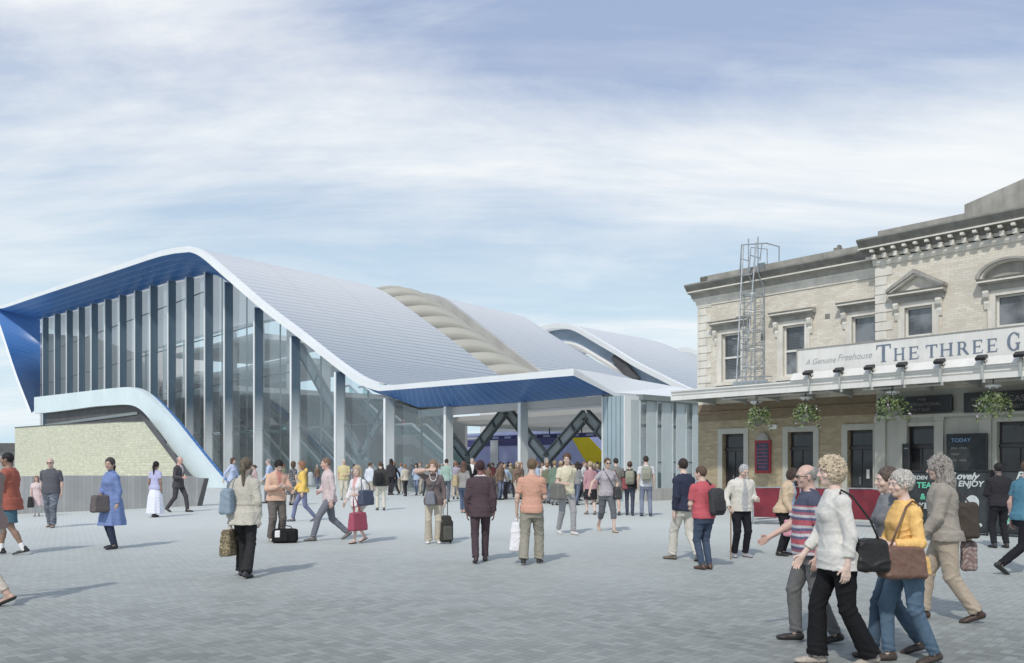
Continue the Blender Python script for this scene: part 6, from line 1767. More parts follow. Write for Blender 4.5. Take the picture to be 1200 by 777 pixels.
PEOPLE = []
def toworld(o):
    th = math.radians(o['hd']); c, s = math.cos(th), math.sin(th); S = o['S']; X, Y = o['X'], o['Y']; z0 = o.get('z0', 0)
    R = np.array([[-c, s, 0], [-s, -c, 0], [0, 0, 1]])
    def f(V): return (np.asarray(V, float)*S)@R.T+np.array([X, Y, z0])
    return f, R
def person(px, ytop, ybase, hd, label, group=None, pos=None, hgt=None, **o):
    o['hd'] = hd; o['seed'] = len(PEOPLE)+1
    if pos is None: X, Y = gxy(px, ybase)
    else: X, Y = pos[0], pos[1]; o['z0'] = pos[2]
    o['X'], o['Y'] = X, Y
    h_ = hgt or ((HOR-ytop)/FPX*Y+EYE)
    h_ = max(0.9, min(1.93, h_))
    J = skeleton(o); top = (J['head'][2]+.115); o['S'] = h_/max(top, 1.5)
    S = o['S']; vox = o.get('vox') or min(max(.00052*Y, .0062), .021); vx = vox/S
    tw, R = toworld(o)
    root = thing('person', (X, Y, o.get('z0', 0)), label, 'person', group)
    base = np.array([X, Y, o.get('z0', 0)])
    pts = np.array([J[k] for k in J if k[:2] in ('ba', 'an', 'kn', 'hi', 'sh', 'el', 'wr', 'he', 'ne', 'ha') and J[k].shape == (3,)])
    lo, hi = pts.min(0)-.17, pts.max(0)+.17; lo[2] = min(lo[2], -.02)
    r = surfnet(body_fn(o, J), lo, hi, vx)
    if r: mesh_obj('body', tw(r[0])-base, r[1], M['skin'], root, skin_col(o, J, r[0]))
    for nm, (fn, cf, mt) in garment_fns(o, J).items():
        if nm.startswith(('hair', 'cap', 'beard')): l, h = J['head']-V3(.16, .22, .42), J['head']+V3(.16, .20, .17)
        elif nm.startswith(('shoe', 'sock')): a = J['ank'+nm[-1]]; l, h = a-V3(.22, .22, .17), a+V3(.22, .25, .22)
        elif nm in ('trousers', 'shorts', 'skirt'): l, h = lo.copy(), hi.copy(); h[2] = J['hz']+.16; l[0], h[0] = -.34, .34
        else: l, h = lo.copy(), hi.copy(); l[2] = J['hz']-.9; h[2] = max(J['neck'][2]+.1, J['elL'][2]+.15, J['elR'][2]+.15, J['wrR'][2]+.1, J['wrL'][2]+.1)
        r = surfnet(fn, l, h, vx*(.68 if nm[:4] == 'hair' and Y < 20 else 1))
        if r: mesh_obj(nm.split('#')[0], tw(r[0])-base, r[1], M[mt], root, cf(r[0]))
    if o.get('glasses') is not None:
        m = MB(WORLD); RH, Hc = J['RH'], J['head']; h = lambda *p: tuple(tw(Hc+RH@V3(*p)))
        for s_ in (-1, 1):
            m.face([h(s_*(.031)+.021*math.cos(a), .102-.25*abs(abs(s_*.031+.021*math.cos(a))-.0)**1.0*.5, .003+.016*math.sin(a)) for a in np.linspace(0, 6.2832, 13)[:-1]])
            m.tube([h(s_*.053, .088, .006), h(s_*.080, .07, .006), h(s_*.083, 0, .004)], .0035, 5)
        m.tube([h(-.01, .104, .006), h(.01, .104, .006)], .0025, 5)
        m.build('glasses', M['black_paint'], root)
    if o.get('necklace'):
        m = MB(WORLD); R_ = J['R']; m.tube([tuple(tw(J['pel']+R_@V3(.075*math.sin(a), .105+.045*math.cos(a*.8)*(1 if abs(a) < 1.6 else 0), .56-.13*math.cos(a/1.0)-.02))) for a in np.linspace(-1.9, 1.9, 17)], .009, 6); m.build('necklace', M['white_paint'], root)
    o['J'] = J; o['tw'] = tw; o['root'] = root; PEOPLE.append(o)
    return o

# ---- bags -------------------------------------------------------------------
def soft(name, fn, lo, hi, h, o, root, col, mt='leather', dots=None):
    S = o['S']; r = surfnet(fn, lo, hi, h/S)
    if not r: return
    c = np.tile(np.array(col, float), (len(r[0]), 1))
    if dots is not None:
        k = np.sin(r[0][:, 2]*75+3*np.sin(r[0][:, 0]*41+r[0][:, 1]*37))*np.sin(r[0][:, 0]*66+r[0][:, 1]*58+2*np.sin(r[0][:, 2]*33)); c = c+(np.array(dots)-c)*np.clip(k*1.5+.2, 0, 1)[:, None]
    return mesh_obj(name, o['tw'](r[0])-np.array(root.location), r[1], M[mt], root, c)
def cordmat(c):
    k = 'cord_%d_%d_%d' % tuple(int(x*100) for x in c)
    if k not in M: M[k] = plain(k, c, 0.5, 0, 0.1, 8, 0.05)
    return M[k]
def hand_bag(o, side, label, cat='bag', size=(.16, .06, .15), drop=.25, col=(.1, .1, .1), name='handbag', strapc=None, mt='leather', dots=None, twist=0.0, dy=0.0):
    """hangs from the hand on two looped handles"""
    J, tw = o['J'], o['tw']; W_ = J['ha'+side]; vox = max(.007, .0006*o['Y'])
    c = W_+V3(0, dy, -drop-size[2]); root = thing(name, tuple(tw(c-V3(0, 0, size[2]))), label, cat)
    R = Rz(twist+math.pi/2)
    def fn(P):
        q = (P-np.asarray(c, np.float32))@R.astype(np.float32); t = np.clip((q[:, 2]/size[2]+1)/2, 0, 1)
        d = np.abs(q)-np.stack([size[0]*(1-.10*t)-.02, size[1]*(1-.45*t)-.02+0*t, np.full(len(q), size[2]-.02)], 1)-.018
        return np.sqrt((np.maximum(d, 0)**2).sum(1))+np.minimum(d.max(1), 0)-.038+wrinkle(P, .010, o['seed'])
    soft('body', fn, c-V3(.28, .28, size[2]+.03), c+V3(.28, .28, size[2]+.03), vox, o, root, col, mt, dots)
    for s_ in (-1, 1):
        m = MB(WORLD); a = c+R@V3(-size[0]*.5, s_*size[1]*.3, size[2]*.93); b = c+R@V3(size[0]*.5, s_*size[1]*.3, size[2]*.93); t = W_+V3(0, 0, .0)
        m.tube([tuple(tw(x)) for x in (a, a*.35+t*.65+(a-b)*.12, t, b*.35+t*.65+(b-a)*.12, b)], .008, 6); m.build('handle', cordmat(strapc or col), root)
    return root
def side_bag(o, side, label, size=(.15, .05, .12), col=(.1, .1, .1), cross=True, z=-.02, y=0.0, name='shoulder_bag', cat='bag', strapc=None, mt='leather', flap=True, out=.24):
    """slung bag: side = which hip; cross-body strap to the other shoulder when cross"""
    J, tw = o['J'], o['tw']; sg = -1 if side == 'L' else 1; vox = max(.007, .0006*o['Y'])
    c = J['pel']+V3(sg*out, y, z); root = thing(name, tuple(tw(c-V3(0, 0, size[2]))), label, cat)
    R = Rz(math.pi/2)
    def fn(P):
        q = (P-np.asarray(c, np.float32))@R.astype(np.float32); t = np.clip((q[:, 2]/size[2]+1)/2, 0, 1)
        d = np.abs(q)-np.stack([size[0]*(1-.15*t)-.025, size[1]*(1-.35*t)-.02, size[2]-.025-.25*np.maximum(size[0]*.9-np.abs(q[:, 0]), 0)*0-.0*q[:, 0]+.25*q[:, 0]*0], 1)-.018
        return np.sqrt((np.maximum(d, 0)**2).sum(1))+np.minimum(d.max(1), 0)-.042+wrinkle(P, .012, o['seed']+3)
    soft('body', fn, c-V3(.28, .28, size[2]+.03), c+V3(.28, .28, size[2]+.03), vox, o, root, col, mt)
    if flap:
        def ff(P): return sd_box(P, c+V3(sg*size[1]*.55, 0, size[2]*.35), (size[1]*.55, size[0]*.86, size[2]*.6), .012)
        soft('flap', ff, c-V3(.2, .2, .2), c+V3(.2, .2, .2), vox, o, root, tuple(x*.8 for x in col), mt)
    th = {'suit': .03, 'jacket': .035, 'coat': .03}.get(o.get('top', ('tee',))[0], .022)
    R_ = J['R']; pl = J['pel']; b = o.get('build', 1)
    s2 = -sg if cross else sg
    S_ = pl+R_@V3(s2*.095, -.01, .575+th); dpt = (.115+th+.02)*(.4+.6*b)
    F1 = pl+R_@V3(s2*.05, dpt, .42); F2 = pl+R_@V3(sg*.08 if cross else sg*.15, dpt*.98, .2); F3 = c+V3(-sg*.03, .09, size[2]*.95)
    B1 = pl+R_@V3(s2*.06, -dpt*.95, .42); B2 = pl+R_@V3(sg*.07 if cross else sg*.15, -dpt*.92, .2); B3 = c+V3(-sg*.03, -.09, size[2]*.95)
    if not cross:
        S_ = pl+R_@V3(sg*.125, -.01, .545+th); F3 = c+V3(0, size[0]*.75, size[2]*.9); B3 = c+V3(0, -size[0]*.75, size[2]*.9)
        F1 = S_+V3(sg*.03, .075 if y > -.1 else .02, -.05 if y > -.1 else -.02); B1 = S_+V3(sg*.02, -.085, -.05)
        F2 = F1*.5+F3*.5+V3(sg*.03, .02, 0); B2 = B1*.5+B3*.5+V3(sg*.03, -.02, 0)
    m = MB(WORLD); m.tube([tuple(tw(x)) for x in (F3, F2, F1, S_, B1, B2, B3)], .009, 6, closed=False); m.build('strap', cordmat(strapc or tuple(x*.8 for x in col)), root)
    return root
def backpack(o, label, col=(.2, .2, .15), one=None, size=(.15, .08, .22), pocket=True):
    J, tw = o['J'], o['tw']; R_ = J['R']; pl = J['pel']; vox = max(.008, .0006*o['Y'])
    x = 0 if one is None else (one*.10)
    c = pl+R_@V3(x, -.125-size[1]-.02, .31 if one is None else .22); root = thing('backpack', tuple(tw(c-V3(0, 0, size[2]))), label, 'backpack')
    def fn(P):
        d = sd_box(P, c, size, .075, R_)
        return d+wrinkle(P, .012, o['seed'])
    soft('body', fn, c-V3(.3, .3, .32), c+V3(.3, .3, .32), vox, o, root, col, 'cloth')
    if pocket: soft('pocket', lambda P: sd_box(P, c+R_@V3(0, -size[1], -.07), (size[0]*.75, .035, size[2]*.45), .03, R_), c-V3(.3, .3, .3), c+V3(.3, .3, .3), vox, o, root, tuple(v*.75 for v in col), 'cloth')
    for s_ in ((-1, 1) if one is None else (one,)):
        m = MB(WORLD); pts = [pl+R_@V3(s_*.10, -.13, .14), pl+R_@V3(s_*.15, .02, .22), pl+R_@V3(s_*.115, .15, .36), pl+R_@V3(s_*.10, .10, .52), pl+R_@V3(s_*.095, 0, .60), pl+R_@V3(s_*.085, -.12, .52)]
        m.tube([tuple(tw(p)) for p in pts], .017, 6); m.build('strap', cordmat(tuple(v*.7 for v in col)), root)
    return root
# ---- the people of the square (left to right, then the crowd at the doors) ------------------
SK1, SK2, SK3, SK4, SK5 = (.60, .40, .31), (.66, .46, .37), (.30, .17, .11), (.10, .055, .035), (.50, .31, .22)
BLK, DBR, BRN, GRY, WHT, BLD, SND, GIN = (.012, .010, .010), (.035, .022, .016), (.10, .055, .03), (.30, .29, .27), (.55, .53, .48), (.42, .31, .17), (.25, .17, .09), (.28, .12, .05)
JN, JN2 = (.075, .11, .19), (.045, .07, .12)
FINE = dict()

p = person(12, 531, 650, -78, 'man in a loose rust red shirt and blue shorts hugging a small child', sex='m', skin=SK3, build=1.12, hair=('crop', BLK), top=('loose', (.36, .07, .03)), hem=.14, bot=('shorts', (.05, .14, .20)), shoes=(.03, .03, .03), sole=(.7, .7, .7), socks=(.8, .8, .8), st=-.42, aL='hold', aR='hold')
jx_, jy_ = p['X']-.42, p['Y']-.10
person(0, 0, 0, 100, 'small child in a white top held in the arms of the red shirted man', pos=(jx_, jy_, .82), hgt=1.0, sex='m', skin=SK3, hair=('crop', BLK), top=('tee', (.75, .73, .68)), bot=('shorts', (.30, .30, .32)), aL='hold', aR='hold', st=.2, vox=.011)
person(-14, 520, 708, -100, 'person at the left edge in pale trousers and a strapped sandal', sex='f', skin=SK5, hair=('long', DBR), top=('blouse', (.3, .2, .18)), bot=('slim', (.55, .48, .40)), shoes=(.05, .04, .04), sandal=True, st=-.6, aL='back', aR='fwd')
p = person(43, 558, 605, 20, 'child with long brown hair in a pale pink dress behind the bald man', sex='f', skin=SK1, hair=('long', GIN), top=('longdress', (.68, .52, .52)), hem=.45, bot=('slim', (.6, .6, .6)), shoes=(.5, .5, .5), aL='fwd', aR='fwd', build=1.1)
hand_bag(p, 'R', 'black square bag carried by the child in the pink dress', size=(.19, .08, .20), drop=.02, col=(.02, .02, .022))
person(60, 537, 618, 8, 'bald man in sunglasses, grey t-shirt and patterned grey trousers', skin=SK1, build=1.18, hair=('bald', GRY), top=('tee', (.11, .11, .13)), bot=('combat', (.14, .16, .20)), camo=1, shoes=(.30, .22, .18), glasses=1, st=.28, aL='hang', aR='back', sleeve=.8)
p = person(131, 537, 643, -35, 'woman in a long blue dress coat with dark plaited hair', sex='f', skin=SK5, build=1.05, hair=('pony', (.06, .045, .045)), hl=-.34, hy=-30, top=('coat', (.13, .21, .47)), hem=.46, bot=('trousers', (.03, .04, .08)), shoes=(.04, .04, .05), w=.13, aL='hang', aR='belly', st=.12)
hand_bag(p, 'R', 'grey brown cloth bag held by the woman in the blue dress coat', size=(.13, .07, .13), drop=.02, col=(.14, .12, .12), mt='cloth')
person(182, 541, 606, 165, 'woman in a pale lilac sari seen from behind, black plait', sex='f', skin=SK3, hair=('pony', BLK), hl=-.30, top=('tee', (.42, .42, .66)), bot=('longskirt', (.68, .70, .85)), skirtdots=(.80, .82, .90), shoes=(.04, .03, .03), aL='hang', aR='hang', st=.3)
person(209, 535, 600, 78, 'balding man in a dark grey suit walking past the concrete wall', skin=(.62, .33, .26), hair=('fringe', GRY), top=('suit', (.075, .07, .08)), inner=(.75, .73, .72), tie=(.4, .15, .15), bot=('trousers', (.07, .065, .075)), st=.62, aL='hang', aR='elbow')
p = person(287, 537, 676, 176, 'woman in a belted beige coat and black trousers walking away', sex='f', skin=SK1, hair=('pony', (.13, .10, .06)), hl=-.30, top=('coat', (.52, .49, .41)), hem=.14, belt=(.36, .33, .27), bot=('flared', (.03, .03, .032)), shoes=(.04, .04, .05), st=.34, aL='carry', aR='hang', gripL=1, w=.115)
hand_bag(p, 'L', 'woven brown and green bag hanging from the hand of the beige coat woman', size=(.17, .055, .16), drop=.12, col=(.16, .12, .07), dots=(.36, .30, .16), mt='cloth', strapc=(.6, .58, .55))
side_bag(p, 'L', 'blue grey shoulder bag on the beige coat woman', size=(.17, .06, .15), col=(.23, .31, .39), cross=False, z=.20, y=-.07, mt='cloth', flap=False, out=.20)
person(324, 540, 634, 38, 'young man in a peach jacket looking down at his hands', skin=SK2, hair=('mop', BLK), hp=32, top=('jacket', (.66, .40, .27)), inner=(.55, .20, .16), bot=('baggy', (.15, .13, .12)), shoes=(.55, .50, .42), aL='chest', aR='chest', w=.13, lean=4)
person(355, 541, 611, -72, 'person in a yellow hooded jacket and blue jeans walking left', sex='f', skin=SK1, hair=('bob', GIN), top=('jacket', (.80, .50, .03)), hood=1, bot=('jeans', (.13, .15, .27)), shoes=(.13, .13, .15), st=-.64, aL='hang', aR='fwd')
backpack(PEOPLE[-1], 'pale grey backpack on the person in the yellow hooded jacket', (.42, .45, .48))
person(386, 537, 633, -68, 'tall man in a pale pink shirt and grey trousers striding left', skin=(.62, .36, .29), hair=('crop', (.20, .12, .07)), top=('shirt', (.62, .50, .50)), bot=('trousers', (.17, .18, .22)), shoes=(.16, .15, .15), st=.78, aL='hang', aR='belly', lean=4)
p = person(420, 546, 636, -35, 'blonde woman in a white blouse and cream cropped trousers', sex='f', skin=SK2, build=1.08, hair=('bob', (.45, .33, .20)), top=('blouse', (.72, .70, .70)), inner=(.62, .30, .28), bot=('cropped', (.60, .57, .50)), shoes=(.14, .08, .06), sandal=True, st=.50, aL='elbow', aR='fwd', hy=-20)
hand_bag(p, 'L', 'raspberry red shopping bag carried low by the blonde woman in white', size=(.20, .07, .17), drop=.42, col=(.36, .04, .09), strapc=(.36, .04, .09), mt='cloth', dy=-.12)
side_bag(p, 'L', 'navy blue handbag at the elbow of the blonde woman in white', size=(.17, .06, .14), col=(.06, .08, .14), cross=False, z=.12, y=.02, out=.25)
person(403, 538, 586, 12, 'older man in a yellow shirt and cream trousers behind the blonde woman', skin=SK1, build=1.15, hair=('fringe', GRY), top=('polo', (.62, .52, .25)), bot=('trousers', (.60, .55, .44)), shoes=(.2, .15, .12), aL='belly', aR='hang')
person(272, 535, 590, 70, 'woman in a light blue shirt walking behind the beige coat woman', sex='f', skin=SK1, hair=('bob', BRN), top=('shirt', (.45, .53, .75)), bot=('skirt', (.20, .22, .26)), shoes=(.05, .05, .05), st=.3, aL='fwd', aR='back')
person(299, 545, 588, -60, 'slim person in a dusky pink top walking near the glass wall', sex='f', skin=SK1, hair=('bun', BRN), top=('blouse', (.48, .34, .34)), bot=('trousers', (.20, .20, .22)), st=.35)
person(316, 538, 590, -80, 'man in a light blue shirt partly behind the peach jacket man', skin=SK1, hair=('crop', GRY), top=('shirt', (.40, .50, .72)), bot=('trousers', (.16, .17, .20)), st=-.4, aL='fwd', aR='back')
person(343, 541, 592, 150, 'woman in a black and white patterned dress behind the yellow jacket', sex='f', skin=SK1, hair=('bob', BRN), top=('dress', (.07, .07, .08)), dots=(.55, .55, .55), hem=.5, sleeve=.6, bot=('slim', (.35, .25, .2)), shoes=(.04, .04, .04))
person(433, 542, 586, 150, 'man in a white shirt standing left of the black backpack man', skin=SK1, hair=('short', BRN), top=('shirt', (.60, .64, .72)), bot=('trousers', (.50, .45, .36)), shoes=(.3, .1, .1))
p = person(446, 541, 598, 196, 'man in a dark jacket and cream trousers walking towards the doors', skin=SK1, hair=('short', BRN), top=('jacket', (.065, .062, .06)), bot=('trousers', (.60, .57, .48)), shoes=(.07, .06, .06), st=.2, w=.12)
backpack(p, 'black backpack slung on one shoulder of the dark jacket man', (.03, .032, .035), one=-1)
person(458, 534, 580, 170, 'woman in black with very long dark hair by the glass doors', sex='f', skin=SK1, hair=('long', DBR), hl=-.36, top=('jacket', (.05, .045, .05)), bot=('slim', (.04, .04, .05)))
p = person(482, 539, 576, 5, 'woman in a patterned scarf and pale jeans facing the square', sex='f', skin=SK1, hair=('long', (.07, .03, .02)), top=('jacket', (.12, .10, .10)), dots=(.5, .42, .42), bot=('jeans', (.20, .22, .26)), aR='belly', st=.25)
hand_bag(p, 'L', 'small mustard yellow bag beside the woman in the patterned scarf', size=(.13, .06, .15), drop=.1, col=(.50, .36, .10), mt='cloth')
p = person(508, 540, 637, 4, 'woman in a brown top and bead necklace raising a hand to her brow', sex='f', skin=SK1, hair=('bob', (.24, .15, .09)), hy=12, top=('sweater', (.17, .13, .13)), hem=.10, collar=SK1, bot=('flared', (.50, .44, .34)), shoes=(.72, .72, .70), sole=(.5, .5, .5), aR='brow', aL='carry', gripL=1, openR=1, necklace=1, w=.12)
side_bag(p, 'R', 'grey slouch bag slung across the woman in the brown top', size=(.19, .07, .11), col=(.19, .20, .24), z=.05, y=.11, mt='cloth', flap=False, out=.06)
person(523, 538, 588, 175, 'man in a sea green shirt seen from behind near the doors', skin=SK1, hair=('short', DBR), top=('shirt', (.30, .44, .38)), bot=('trousers', (.12, .14, .18)))
p = person(543, 541, 601, 168, 'long haired woman in a grey cardigan and blue jeans walking in', sex='f', skin=SK1, hair=('long', (.12, .06, .04)), hl=-.30, top=('sweater', (.30, .29, .28)), yoke=(.22, .22, .21), bot=('jeans', JN), shoes=(.45, .28, .2), st=.3)
side_bag(p, 'L', 'tan bag on the hip of the long haired woman in jeans', size=(.17, .06, .16), col=(.42, .31, .15), cross=False, z=.18, y=-.06, flap=False)
person(553, 535, 588, 10, 'man in a black suit and white shirt walking out of the station', skin=SK1, hair=('short', GRY), top=('suit', (.02, .02, .022)), inner=(.8, .8, .8), bot=('trousers', (.025, .025, .028)), st=.4)
person(563, 540, 659, 184, 'man in a plum brown suit walking away across the square', skin=(.20, .08, .07), hair=('crop', (.05, .018, .022)), top=('suit', (.085, .055, .065)), collar=(.70, .68, .68), bot=('trousers', (.075, .048, .058)), shoes=(.05, .03, .035), st=-.40, aL='hang', aR='hang', w=.10)
person(581, 552, 585, 170, 'small figure in a dark jacket left of the open entrance pillar', skin=SK1, hair=('short', DBR), top=('jacket', (.10, .09, .08)), inner=(.7, .7, .7), bot=('trousers', (.14, .13, .12)), st=.3)
p = person(623, 538, 661, 172, 'man in an orange t-shirt and baggy khaki trousers seen from behind', skin=SK1, hair=('short', (.16, .10, .05)), top=('tee', (.58, .28, .18)), bot=('baggy', (.30, .28, .22)), shoes=(.03, .03, .03), sole=(.6, .6, .6), st=-.30, hem=.06, aL='carry', aR='belly', gripL=1, w=.13, sleeve=.75)
hand_bag(p, 'L', 'white plastic carrier bag in the hand of the orange t-shirt man', size=(.13, .07, .21), drop=.12, col=(.75, .74, .76), strapc=(.8, .8, .8), mt='cloth', name='carrier_bag')
person(640, 537, 590, 20, 'woman in a white top behind the orange t-shirt man', sex='f', skin=SK1, hair=('bob', GRY), top=('tank', (.66, .64, .63)), bot=('trousers', (.35, .35, .34)))
person(650, 540, 592, 170, 'person in a long green coat near the cream shirted man', sex='f', skin=SK1, hair=('mop', SND), top=('coat', (.15, .22, .16)), bot=('trousers', (.2, .22, .2)))
p = person(664, 528, 626, 22, 'tall young man in a cream t-shirt and grey trousers walking forward', skin=SK1, hair=('mop', BRN), hy=35, top=('tee', (.66, .60, .42)), bot=('trousers', (.33, .33, .34)), shoes=(.66, .64, .62), sole=(.5, .4, .35), st=.40, aL='back', aR='elbow')
side_bag(p, 'R', 'large grey messenger bag on the tall man in the cream t-shirt', size=(.19, .08, .14), col=(.17, .17, .15), z=.02, y=.04, mt='cloth')
person(692, 541, 603, 195, 'woman in a rose pink top and black skirt walking away', sex='f', skin=SK2, hair=('bun', BLD), top=('blouse', (.45, .22, .25)), bot=('skirt', (.025, .025, .03)), shoes=(.2, .15, .12), st=.3, build=1.1)
p = person(711, 537, 623, 12, 'woman in sunglasses and a lilac grey top taking a long stride', sex='f', skin=SK1, build=1.08, hair=('short', BRN), glasses=1, top=('tee', (.42, .38, .42)), bot=('cropped', (.12, .13, .15)), shoes=(.48, .36, .26), st=.66, aR='out', aL='pocket')
side_bag(p, 'L', 'black bag across the woman in sunglasses', size=(.14, .06, .11), col=(.04, .04, .045), z=.02, y=.09, out=.20)
p = person(722, 537, 604, 188, 'man in an olive grey shirt and shorts beside the station pillar', skin=SK1, hair=('crop', DBR), top=('polo', (.20, .20, .18)), bot=('shorts', (.36, .33, .27)), shoes=(.08, .06, .06), build=1.1)
side_bag(p, 'R', 'dark red shoulder bag on the man in the olive grey shirt', size=(.16, .06, .14), col=(.27, .05, .06), z=.06, y=0, mt='cloth')
p = person(738, 541, 604, 172, 'woman in a black top and dark jeans with a khaki backpack', sex='f', skin=SK1, hair=('bun', BRN), top=('jacket', (.04, .04, .045)), bot=('jeans', (.05, .06, .10)), st=.2)
backpack(p, 'khaki backpack on the woman in the black top', (.30, .30, .22))
p = person(757, 531, 605, 176, 'man in a white t-shirt and blue jeans with a canvas backpack', skin=SK1, hair=('short', DBR), top=('tee', (.62, .62, .66)), bot=('jeans', (.17, .20, .28)), shoes=(.04, .05, .08), w=.14)
backpack(p, 'grey canvas backpack with dark patches on the white t-shirt man', (.33, .33, .26))
person(802, 538, 657, -150, 'teenage boy in a navy jacket and cream trousers holding out a hand', skin=SK2, hair=('short', DBR), hy=20, top=('jacket', (.028, .035, .07)), bot=('combat', (.60, .57, .50)), shoes=(.18, .14, .11), st=.55, aL='hang', aR='reach', openR=1, build=.95, fy=.35)
p = person(825, 547, 667, 205, 'man in a crimson t-shirt and dark jeans turned from the viewer', skin=SK1, build=1.12, hair=('short', BRN), hy=-30, top=('polo', (.50, .035, .06)), hem=.05, bot=('jeans', JN2), shoes=(.10, .05, .035), w=.09, aL='belly', aR='belly', lean=5)
backpack(p, 'black rucksack hanging from the right shoulder of the crimson t-shirt man', (.055, .055, .06), one=1, size=(.14, .09, .23))
p = person(868, 545, 653, 12, 'grey haired man in a white jacket leaning on a walking stick', skin=SK1, build=1.12, hair=('short', (.42, .42, .42)), hp=22, hy=-10, top=('jacket', (.64, .61, .54)), openfront=(.42, .42, .42), bot=('trousers', (.015, .015, .022)), shoes=(.36, .36, .38), w=.15, aR='stick', aL='elbow', gripR=1, lean=5, fy=.3)
OLD = p
p = person(918, 558, 651, 55, 'dark haired woman in a tan jacket and blue shirt bending to her bag', sex='f', skin=SK5, build=1.2, hair=('curly', (.06, .035, .025)), hp=25, top=('jacket', (.58, .43, .27)), openfront=(.30, .44, .68), bot=('trousers', (.02, .02, .025)), lean=12, aR='fwd', aL='fwd', w=.13, gripR=1, gripL=1, hgt=1.58)
hand_bag(p, 'R', 'rose pink handbag held low by the woman in the tan jacket', size=(.17, .07, .13), drop=.10, col=(.55, .20, .28))
hand_bag(p, 'L', 'plum purple shopping bag beside the rose pink handbag', size=(.16, .05, .15), drop=.06, col=(.12, .03, .09), mt='cloth')
person(951, 545, 752, -92, 'bald man with glasses in a red and blue striped polo shirt', skin=(.58, .36, .28), build=1.22, hair=('fringe', GRY), glasses=1, top=('polo', (.3, .1, .15)), stripes=[(.45, .05, .08), (.45, .05, .08), (.10, .11, .22), (.55, .53, .55), (.38, .10, .14), (.10, .11, .22), (.50, .48, .50)], yoke=(.07, .08, .13), bot=('trousers', (.14, .14, .14)), shoes=(.035, .03, .03), st=-.34, aL='hang', aR='fwd2', w=.10)
p = person(983, 537, 780, -88, 'elderly woman with curly blonde hair in a cream sweater and black trousers', sex='f', skin=SK2, build=1.12, hair=('curly', (.52, .41, .27)), top=('sweater', (.64, .62, .57)), hem=.10, bot=('flared', (.012, .012, .014)), shoes=(.40, .34, .28), st=-.40, aL='hang', aR='fwd', lean=4, w=.09)
side_bag(p, 'L', 'black leather shoulder bag behind the elderly woman in the cream sweater', size=(.115, .05, .10), col=(.018, .018, .018), cross=False, z=.03, y=-.20, out=.15)
p = person(1046, 552, 768, -95, 'dark haired person in jeans hidden behind the yellow blouse woman', sex='f', skin=SK2, hair=('short', (.10, .07, .05)), top=('jacket', (.20, .21, .23)), bot=('jeans', (.05, .09, .14)), shoes=(.06, .05, .04), st=.5, w=.1, hgt=1.66)
p['tw']
p = person(1063, 553, 776, -84, 'woman with short grey hair in a bright yellow orange blouse and jeans', sex='f', skin=SK2, build=1.14, hair=('mop', (.46, .43, .38)), top=('blouse', (.82, .46, .07)), sleeve=1.85, hem=.09, bot=('jeans', (.07, .13, .20)), shoes=(.07, .05, .04), st=-.35, aL='elbow', aR='fwd', lean=3, w=.1)
side_bag(p, 'L', 'large brown woven bag on the hip of the yellow blouse woman', size=(.17, .065, .11), col=(.17, .085, .055), cross=False, z=.03, y=.17, out=.21, flap=False)
p = person(1108, 537, 727, -112, 'person with very long wavy grey hair in a tan jacket', sex='m', skin=SK1, build=1.08, hair=('long', (.30, .27, .24)), hl=-.32, vol=.028, top=('jacket', (.34, .30, .25)), bot=('combat', (.42, .34, .25)), shoes=(.06, .035, .025), st=-.52, aL='fwd', aR='back', lean=4)
side_bag(p, 'R', 'dark brown patterned bag on the back of the long haired person', size=(.14, .06, .16), col=(.07, .055, .045), cross=False, z=.16, y=-.17, out=.16, mt='cloth')
hand_bag(p, 'R', 'striped brown paper bag dangling behind the long haired person', size=(.05, .03, .13), drop=.02, col=(.22, .14, .13), dots=(.36, .29, .28), mt='cloth', name='paper_bag')
person(1171, 543, 642, 178, 'dark dressed man standing still in front of the right chalkboard', skin=(.16, .11, .10), build=1.1, hair=('crop', BLK), top=('jacket', (.030, .028, .034)), bot=('trousers', (.02, .02, .025)), aL='belly', aR='belly', w=.14)
person(1199, 540, 672, 96, 'man in a teal t-shirt and black trousers striding out at the right edge', skin=(.55, .32, .26), build=1.05, hair=('crop', BRN), top=('tee', (.05, .20, .29)), bot=('trousers', (.015, .015, .02)), shoes=(.02, .02, .02), st=.86, aL='hang', aR='fwd', lean=6)
# drinkers by the pub wall, seen above the screens and boards
person(1021, 556, 602, 60, 'seated looking drinker in black and white behind the red canvas', sex='f', skin=SK1, hair=('mop', DBR), top=('blouse', (.65, .65, .65)), dots=(.03, .03, .03), bot=('trousers', (.1, .1, .1)), hgt=1.38)
person(1115, 536, 606, -40, 'man with a dark fleece against the menu blackboard', skin=SK1, hair=('short', DBR), top=('jacket', (.05, .05, .06)), bot=('trousers', (.1, .1, .1)))
person(1132, 541, 606, 20, 'person in a purple grey top right of the menu blackboard man', sex='f', skin=SK5, hair=('short', DBR), top=('jacket', (.10, .08, .10)), inner=(.4, .4, .4), bot=('trousers', (.1, .1, .1)))

